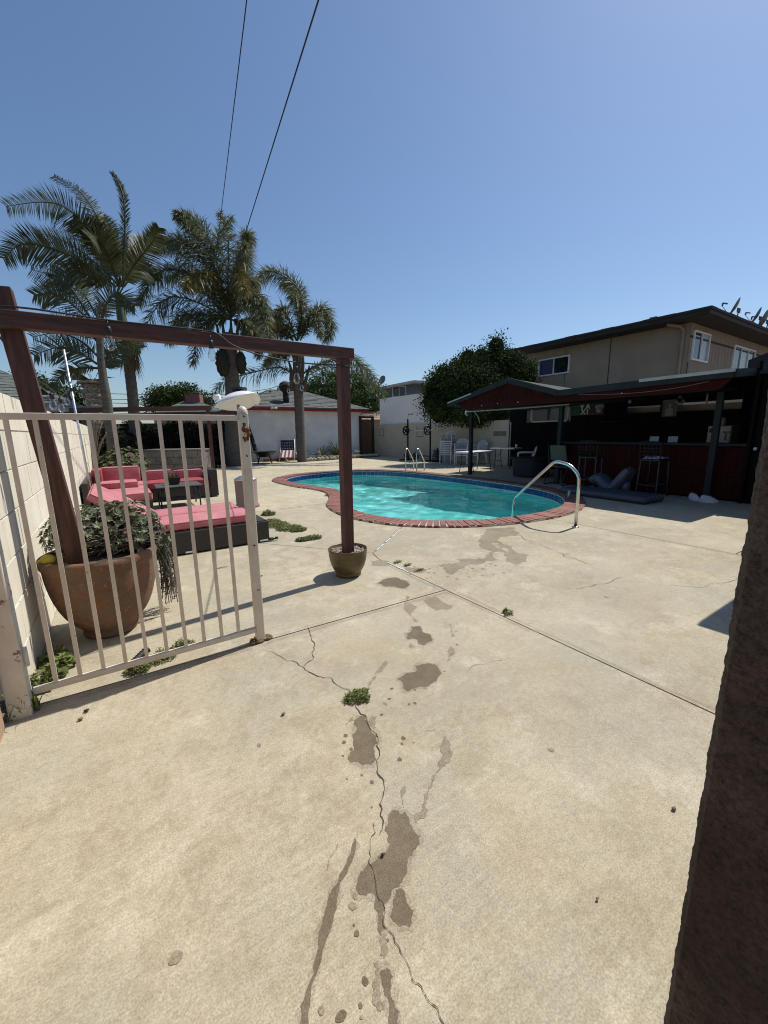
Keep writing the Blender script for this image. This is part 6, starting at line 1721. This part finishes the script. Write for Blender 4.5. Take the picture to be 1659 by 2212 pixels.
# --- smaller king palm before it
D = 13.0; b = at(240, 1000, D)
k2 = thing('king_palm', (b.x, b.y, 0), 'smaller slender palm with feathery fronds under the tall palm', 'palm tree')
trunk(k2, [(214, 690), (217, 760), (222, 810), (232, 870), (240, 950)], D, .15, .09)
for px, d1, L in [([(640, 1120), (520, 930), (400, 830), (220, 780)], .6, .75), ([(650, 1150), (480, 1000), (360, 950), (240, 960)], -.6, .6), ([(700, 1400), (560, 1280), (400, 1230), (230, 1260)], .8, .65), ([(690, 1450), (560, 1370), (420, 1330), (240, 1390)], -.5, .7),
                  ([(715, 1150), (770, 1000), (850, 960), (960, 1040)], .5, .7), ([(700, 1480), (560, 1480), (440, 1530), (360, 1640)], -.4, .35), ([(740, 1480), (800, 1420), (880, 1330)], .4, .4), ([(700, 1130), (600, 960), (480, 900), (330, 880)], 1.2, .6), ([(720, 1400), (820, 1300), (900, 1290), (1000, 1340)], 1.0, .6),
                  ([(700, 1300), (580, 1180), (430, 1130), (300, 1150)], 1.3, .6)]:
    frond(k2, dep(z1(px), D, d1), L, 60, 'flat', 'palm_leaf', .035, .1)
mb = MB()
for _ in range(60):
    a = at(213 + U(-8, 12), 655 + U(-6, 45), D - .2); leaflet(mb, a, V(U(-.6, .6), U(-.3, .3), -1), U(.25, .5), .03, R0, .1)
mb.build('dry_sheath', 'dead_frond', k2)
# --- queen palms
def queen(name_label, D, tr, heart, fr, yellow, r0, r1, boots, fruit):
    b = at(tr[-1][0], 1000, D); q = thing('queen_palm', (b.x, b.y, 0), name_label, 'palm tree')
    trunk(q, tr, D, r0, r1)
    fr = list(fr) + [([(u + U(-16, 16) * j / (len(px) - 1), v + U(-14, 10) * j / (len(px) - 1)) for j, (u, v) in enumerate(px)], -d1 * U(.6, 1.3) + U(-.8, .8), L * .95) for px, d1, L in fr[::2]]
    for i, (px, d1, L) in enumerate(fr):
        frond(q, dep(px, D, d1), L * 1.0, 190, 'plume', 'queen_yellow' if i in yellow else 'queen_leaf', .030, .07)
    mb = MB()
    for (u0, v0, u1, v1) in boots:
        mb.tube([at(u0, v0, D - .1), at((u0 + u1) / 2 + U(-2, 2), (v0 + v1) / 2, D - .2), at(u1, v1, D - .1)], [.12, .08, .03], 7)
    mb.build('leaf_boots', 'palm_boot', q)
    for (u, v, r_) in fruit:
        c = at(u, v, D - .5); mb = MB()
        mb.ball(c, r_, 4, (.40, .40, .9), .2)
        mb.build('fruit_cluster', 'fruit_dark', q)
        mb = MB(); mb.tube(bez(at(heart[0], heart[1] + 20, D), at((u + heart[0]) / 2, v - 40, D - .5), c + V(0, 0, r_ * .9), 8), .03, 6); mb.build('fruit_stalk', 'palm_boot', q)
    return q
h1 = (497, 690)
fr1 = [(z2([(440, 800), (330, 350), (200, 130), (60, 90)]), 1.0, .75), (z2([(430, 780), (440, 400), (430, 220), (380, 90)]), .5, .7), (z2([(430, 780), (250, 420), (100, 280), (-40, 330)]), -1.2, .8), ([h1, (430, 590), (380, 540), (328, 515)], 1.2, .75), ([h1, (425, 600), (350, 585), (300, 650)], -.6, .85),
       ([h1, (405, 645), (345, 655), (300, 740)], -1.2, .85), (z2([(450, 780), (520, 500), (560, 380), (555, 330)]), -1.5, .75), (z2([(450, 780), (540, 560), (600, 560), (620, 660)]), 1.0, .75), (z2([(440, 790), (330, 560), (230, 540), (140, 620)]), -2.5, .75), (z2([(450, 790), (470, 560), (520, 540), (560, 640)]), -2.5, .75),
       ([h1, (440, 680), (395, 690), (362, 740)], 1.5, .8), ([h1, (455, 690), (430, 720), (415, 785)], -1.0, .7), ([h1, (530, 650), (565, 680), (590, 745)], 1.5, .8), ([h1, (515, 640), (560, 640), (580, 690)], -1.5, .8), ([h1, (470, 590), (430, 510), (405, 480)], 2.0, .8), ([h1, (490, 580), (470, 520), (500, 470)], -1.0, .8),
       ([h1, (510, 570), (530, 510), (545, 520)], 1.5, .7), ([h1, (450, 640), (400, 600), (360, 600)], 2.2, .8), ([h1, (530, 700), (552, 730), (560, 770)], .6, .6)]
queen('thick queen palm with dark fruit clusters behind the patio heater', 18.0, [(497, 720), (500, 790), (503, 860), (503, 960)], h1, fr1, (8, 9), .36, .24,
      [(490, 760, 480, 690), (505, 765, 515, 690), (498, 770, 498, 680), (484, 770, 468, 700)], [(480, 783, .58), (521, 784, .48)])
h2 = (643, 745)
fr2 = [(z2([(930, 1000), (960, 700), (860, 560), (700, 510), (590, 660)]), -.5, .8), (z2([(930, 980), (950, 760), (900, 640), (820, 580)]), 1.5, .8), (z2([(950, 1000), (1040, 830), (1100, 770), (1160, 860), (1130, 1010)]), .5, .75), (z2([(900, 1000), (800, 850), (680, 800), (570, 850)]), 1.0, .8),
       (z2([(900, 1000), (760, 880), (640, 880), (540, 970)]), -1.0, .8), (z2([(920, 1000), (860, 830), (810, 770), (770, 900)]), -2.0, .7), (z2([(960, 1240), (1100, 1170), (1300, 1130), (1450, 1230), (1540, 1400)]), -1.0, .7), (z2([(900, 1240), (800, 1190), (600, 1230), (400, 1300), (310, 1430)]), -.6, .7),
       (z2([(930, 1000), (1000, 850), (1060, 820), (1090, 960)]), -1.8, .7), (z2([(925, 1000), (870, 900), (780, 920), (740, 1010)]), 1.5, .7), (z2([(940, 1100), (860, 1060), (770, 1090), (700, 1180)]), 1.0, .6), (z2([(940, 990), (960, 830), (940, 720), (880, 680)]), -1.6, .75)]
queen('queen palm with bare ringed trunk standing before the white garage', 20.0, [(641, 745), (643, 800), (645, 850), (650, 960), (652, 982)], h2, fr2, (5, 9), .24, .21,
      [(636, 830, 622, 775), (650, 830, 655, 750), (643, 835, 641, 740), (632, 845, 628, 790), (655, 845, 668, 790)], [])

# ================================================================ trees and shrubs
def tree(name, label, blobs, n, leaf, mat, base=None, limbs=5, group=None, cat='tree', core=0):
    c = blobs[0][0]; b = Vector(base) if base else V(c.x, c.y, 0)
    root = thing(name, (b.x, b.y, 0), label, cat, group)
    mb = MB(); tot = sum(x[1] * x[2] + x[3] * x[1] for x in blobs)
    for (bc, a, b_, h) in blobs:
        k = int(n * (a * b_ + h * a) / tot); clumps = []
        for _ in range(max(6, int(k / 36))):
            d = V(random.gauss(0, 1), random.gauss(0, 1), random.gauss(.25, 1)).normalized(); q = U(.62, 1.06)
            clumps.append((bc + V(d.x * a, d.y * b_, d.z * h) * q, d))
        for _ in range(k):
            cc, d = random.choice(clumps); s = leaf * 2.1
            g3 = [max(-1.7, min(1.7, random.gauss(0, 1))) for _k in range(3)]; p = cc + V(g3[0] * s, g3[1] * s, g3[2] * s * .7)
            dd = (V(random.gauss(0, 1), random.gauss(0, 1), random.gauss(-.3, 1)) + d * .6).normalized(); t_ = dd.cross(V(U(-1, 1), U(-1, 1), U(-1, 1))).normalized(); L = leaf * U(.7, 1.35)
            mb.add([p, p + dd * L * .5 + t_ * L * .27, p + dd * L, p + dd * L * .5 - t_ * L * .27], [(0, 1, 2, 3)])
    for (bc, a, b_, h) in blobs if core else []:
        for _ in range(int(n * .12 / len(blobs))):
            d = V(random.gauss(0, 1), random.gauss(0, 1), random.gauss(0, 1)).normalized(); p = bc + V(d.x * a, d.y * b_, d.z * h) * core * U(.7, 1); t_ = d.orthogonal().normalized(); L = leaf * 2.6; w2 = d.cross(t_)
            mb.add([p - t_ * L, p + w2 * L * .6, p + t_ * L, p - w2 * L * .6], [(0, 1, 2, 3)])
    mb.build('crown', mat, root, recalc=False)
    mb = MB(); top = c + V(0, 0, -.2 * blobs[0][3]); r_ = .05 * blobs[0][1] + .05
    mb.tube([V(b.x, b.y, -.05), V(b.x, b.y, .0).lerp(top, .5) + V(U(-.1, .1), U(-.1, .1), 0), top], [r_ * 1.3, r_, r_ * .6], 9)
    for _ in range(limbs):
        bl = random.choice(blobs); d = V(random.gauss(0, 1), random.gauss(0, 1), abs(random.gauss(.3, .8))).normalized(); e = bl[0] + V(d.x * bl[1], d.y * bl[2], d.z * bl[3]) * .85
        st_2 = V(b.x, b.y, 0).lerp(top, U(.45, .95)); mb.tube(bez(st_2, (st_2 + e) / 2 + V(0, 0, .2), e, 5), [r_ * .5, r_ * .4, r_ * .3, r_ * .22, r_ * .15, r_ * .08], 6, False)
    mb.build('trunk', 'bark', root); return root
def bl(u, v, D, rw, rh, rd=None):
    c = at(u, v, D); k = D / 865.0; return (c, rw * k, (rd or rw) * k, rh * k)
tree('broadleaf_tree', 'dense dark green tree leaning over the tan wall beside apartment block', [bl(1035, 850, 18.3, 80, 66, 60), bl(1078, 798, 18.6, 36, 38), bl(975, 850, 18.0, 48, 55), bl(1100, 815, 18.6, 38, 38), bl(950, 885, 17.6, 26, 34), bl(1040, 890, 17.4, 80, 26, 30), bl(1072, 748, 18.8, 16, 18), bl(1098, 778, 18.5, 20, 16), bl(1000, 800, 18.2, 26, 22), bl(940, 838, 18.0, 20, 22), bl(968, 812, 18.0, 20, 18), bl(1040, 772, 18.4, 18, 16), bl(1130, 800, 18.7, 20, 18), bl(1140, 822, 18.7, 16, 18), bl(1010, 770, 18.6, 12, 10), bl(930, 868, 17.7, 14, 16)], 62000, .095, 'tree_leaf', base=(15.3, 13.4, 0), limbs=10, core=.78)
tree('broadleaf_tree', 'broad domed light green tree behind the garage roof', [bl(735, 862, 33, 78, 50), bl(790, 865, 33, 42, 44), bl(690, 862, 33, 40, 40), bl(740, 835, 33.5, 55, 26)], 22000, .19, 'tree_bright', limbs=8, core=.8)
tree('broadleaf_tree', 'dark rounded tree standing far behind the pergola beam', [bl(370, 868, 44, 42, 28), bl(400, 862, 44, 34, 24), bl(345, 866, 44, 22, 22), bl(438, 872, 43, 18, 16)], 11000, .22, 'tree_leaf', limbs=6, core=.75)
tree('broadleaf_tree', 'small yellowish green treetop above the neighbour roof beside left post', [bl(75, 832, 30, 22, 16), bl(98, 845, 30, 16, 14)], 2600, .2, 'tree_bright', limbs=3)
tree('broadleaf_tree', 'small bushy treetop above the neighbour roof beside metal pole', [bl(150, 860, 30, 26, 16), bl(180, 868, 30, 16, 12)], 2600, .2, 'tree_leaf', limbs=3)
# back fence of dark planks with ivy
bf = thing('plank_fence', (2.6, 20.75, 0), 'dark plank fence along the back of the yard', 'fence')
for k in range(40):
    x = -.5 + k * .156; mb = MB(); mb.box(x, x + .148, 20.70 + U(-.006, .006), 20.725, 0, 1.88 + U(-.02, .02)); mb.build('plank', 'dark_wood', bf)
mb = MB(); mb.box(-.5, 5.73, 20.73, 20.78, .35, .44); mb.box(-.5, 5.73, 20.73, 20.78, 1.45, 1.54); mb.build('rails', 'dark_wood', bf)
iv = thing('ivy_hedge', (2.7, 19.6, 0), 'thick dark ivy hedge covering the back fence behind the counter', 'hedge')
mb = MB()
for _ in range(16000):
    x = U(.4, 4.9); z = U(.05, 2.25) ; bulge = .55 + .25 * math.sin(x * 2.2) + .2 * math.sin(z * 3 + x)
    if z > 1.95 + .25 * math.sin(x * 3.1): continue
    p = V(x, 20.4 - bulge * U(.6, 1.1), z); d = V(U(-1, 1), U(-1, .1), U(-.8, .6)).normalized(); t_ = d.cross(V(U(-1, 1), 0, U(-1, 1))).normalized(); L = U(.05, .11)
    mb.add([p, p + d * L * .5 + t_ * L * .4, p + d * L, p + d * L * .5 - t_ * L * .4], [(0, 1, 2, 3)])
mb.build('leaves', 'hedge_leaf', iv, recalc=False)
mb = MB(); mb.box(.4, 4.9, 20.35, 20.6, 0, 1.9); mb.build('stems', 'bark', iv)
# far pergola
pg = thing('pergola', (1.6, 15, 0), 'far dark red wooden pergola frame over the back corner', 'pergola')
a, b = at(150, 878, 13.4), at(457, 884, 13.2); zc = 2.22
mb = MB(); mb.bar((a.x, a.y, zc), (b.x, b.y, zc), .09, .14); mb.build('beam', 'arbor_beam', pg)
for u in (455, 236):
    c = at(u, 950, 13.3); mb = MB(); mb.bar((c.x, c.y, 0), (c.x, c.y, zc - .07), .10, .10, (0, 1, 0)); mb.build('post', 'arbor_wood', pg)
a2, b2 = a + FH * 3.2, b + FH * 3.2
mb = MB(); mb.bar((a2.x, a2.y, zc), (b2.x, b2.y, zc), .09, .14); mb.build('beam', 'arbor_beam', pg)
for u in (438,):
    c = at(u, 950, 16.5); mb = MB(); mb.bar((c.x, c.y, 0), (c.x, c.y, zc - .07), .10, .10, (0, 1, 0)); mb.build('post', 'arbor_wood', pg)
mb = MB(); mb.tube(smooth_open([at(232, 892, 13.1), at(300, 893, 13.1), at(330, 884, 13.1), at(345, 878, 13.1), at(330, 892, 13.1)], 5), .008, 5); mb.build('cable', 'cable', pg)
# stone column
c = at(209, 900, 15.0); c.z = 0
scn = thing('stone_column', tuple(c), 'round stacked stone column with flat cap near the block wall end', 'column')
mb = MB(); mb.lathe([(.27, 0), (.27, 3.2), (0, 3.2)], c, 16); mb.build('core', 'mortar', scn)
mb = MB(); mb.ball((0, 0, 0), 1, 1, (1, 1, 1), .0); stm = []
for k in range(5):
    m2 = MB(); m2.ball((0, 0, 0), 1, 1, (1, 1, 1), .16); stm.append(mesh_of(m2, 'stone', 'stone'))
for r_ in range(17):
    for k in range(9):
        a_ = 2 * math.pi * (k + .5 * (r_ % 2)) / 9 + U(-.08, .08); z = .10 + .19 * r_
        inst(random.choice(stm), 'stone', scn, Matrix.Translation((.27 * math.cos(a_), .27 * math.sin(a_), z)) @ Matrix.Rotation(a_, 4, 'Z') @ Matrix.Diagonal((.08, .115 * U(.85, 1.05), .09, 1)))
mb = MB(); mb.lathe([(0, 3.22), (.42, 3.22), (.44, 3.26), (.42, 3.30), (0, 3.30)], c, 20, wob=.02); mb.build('cap', 'stone', scn)
dp = thing('dead_fronds', tuple(c + V(0, 0, 3.3)), 'dry palm leaves piled on top of the stone column', 'plant')
mb = MB()
for _ in range(26):
    d = V(U(-1, 1), U(-1, 1), U(.0, .6)); leaflet(mb, c + V(U(-.2, .2), U(-.2, .2), 3.34), d, U(.4, .8), .05, V(0, 0, 1), .4)
for k in range(12):
    leaflet(mb, c + V(-.05, 0, 3.36), -R0 + V(0, 0, .05 + .06 * k), 1.1, .05, V(0, 0, 1), .0)
mb.build('leaves', 'dead_frond', dp, recalc=False)
# bare plumeria and shrubs by the left wall
c = at(206, 1040, 9.6); c.z = 0
plm = thing('bare_shrub', tuple(c), 'bare forked grey plumeria stems against the block wall', 'shrub')
for (du, dv) in ((-12, 905), (-4, 900), (3, 906), (14, 912), (24, 935), (8, 898)):
    e = at(206 + du, dv, 9.6 + U(-.3, .3)); f_ = c.lerp(V(e.x, e.y, e.z), .45); f_.x = c.x + (e.x - c.x) * .15; f_.y = c.y + (e.y - c.y) * .15
    mb = MB(); mb.tube(bez(V(f_.x, f_.y, .5), f_ + V(0, 0, .3), e, 6), [.03, .027, .025, .022, .02, .018, .015], 7); mb.build('branch', 'twig', plm)
mb = MB(); mb.tube([c, c + V(.01, .02, .62)], [.05, .035], 9); mb.build('trunk', 'twig', plm)
def shrub(label, c, rx, rz, n, mats, s, k=6):
    c = Vector(c); root = thing('shrub', (c.x, c.y, 0), label, 'shrub')
    for mt, f in mats:
        mb = MB()
        for _ in range(int(n * f)):
            p, d = shell((c, rx, rx, rz), U(.75, 1.06)); rosette(mb, p, d + V(0, 0, .3), s * U(.7, 1.3), k)
        mb.build('foliage', mt, root, recalc=False)
    mb = MB()
    for _ in range(40):
        p, d = shell((c, rx, rx, rz), .85); mb.tube([V(c.x + U(-.1, .1), c.y + U(-.1, .1), 0), (p + c) / 2, p], .01, 4, False)
    mb.build('stems', 'twig', root)
c = at(268, 1000, 12.0); shrub('mounded succulent shrub with reddish tips behind the sofa corner', V(c.x, c.y, .45), .62, .55, 420, (('succulent_dark', .7), ('succulent_red', .3)), .10)
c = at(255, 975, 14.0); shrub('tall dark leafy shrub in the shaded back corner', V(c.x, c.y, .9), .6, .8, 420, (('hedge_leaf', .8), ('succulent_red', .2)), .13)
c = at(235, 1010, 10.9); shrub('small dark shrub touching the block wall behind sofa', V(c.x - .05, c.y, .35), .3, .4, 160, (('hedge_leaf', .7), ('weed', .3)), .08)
c = at(395, 985, 16.5); shrub('low spiky dark plant at foot of the pergola post', V(c.x + .9, c.y, .25), .5, .35, 160, (('hedge_leaf', 1.0),), .14)
# overhead cables
def cable(label, pa, pb, z, ext, r_=.011):
    def hit(u, v):
        d = ray(u, v); k = (z - EYE) / d.z; return Vector((d.x * k, d.y * k, z))
    A_, B_ = hit(*pa), hit(*pb); d = B_ - A_
    mb = MB(); mb.tube([A_ - d * 1.2, A_, B_, B_ + d * ext], r_, 6); o = mb.build('power_cable', 'cable'); tag(o, label, 'cable')
cable('thin overhead power cable ending above the thick queen palm', (533, 0), (477, 465), 7.0, 1.4, .008)
cable('thicker twisted overhead power cable slanting toward the queen palms', (688, 0), (522, 530), 6.6, 1.2, .011)
for i, (va, vb) in enumerate(((848, 852), (862, 858), (868, 872))):
    mb = MB(); mb.tube([at(150, va, 70), at(330, (va + vb) / 2 + 3, 70), at(520, vb, 70)], .05, 5); o = mb.build('power_line', 'cable'); tag(o, ('upper distant power line behind the palm trunks', 'middle distant power line behind the palm trunks', 'lower distant power line behind the palm trunks')[i], 'cable')
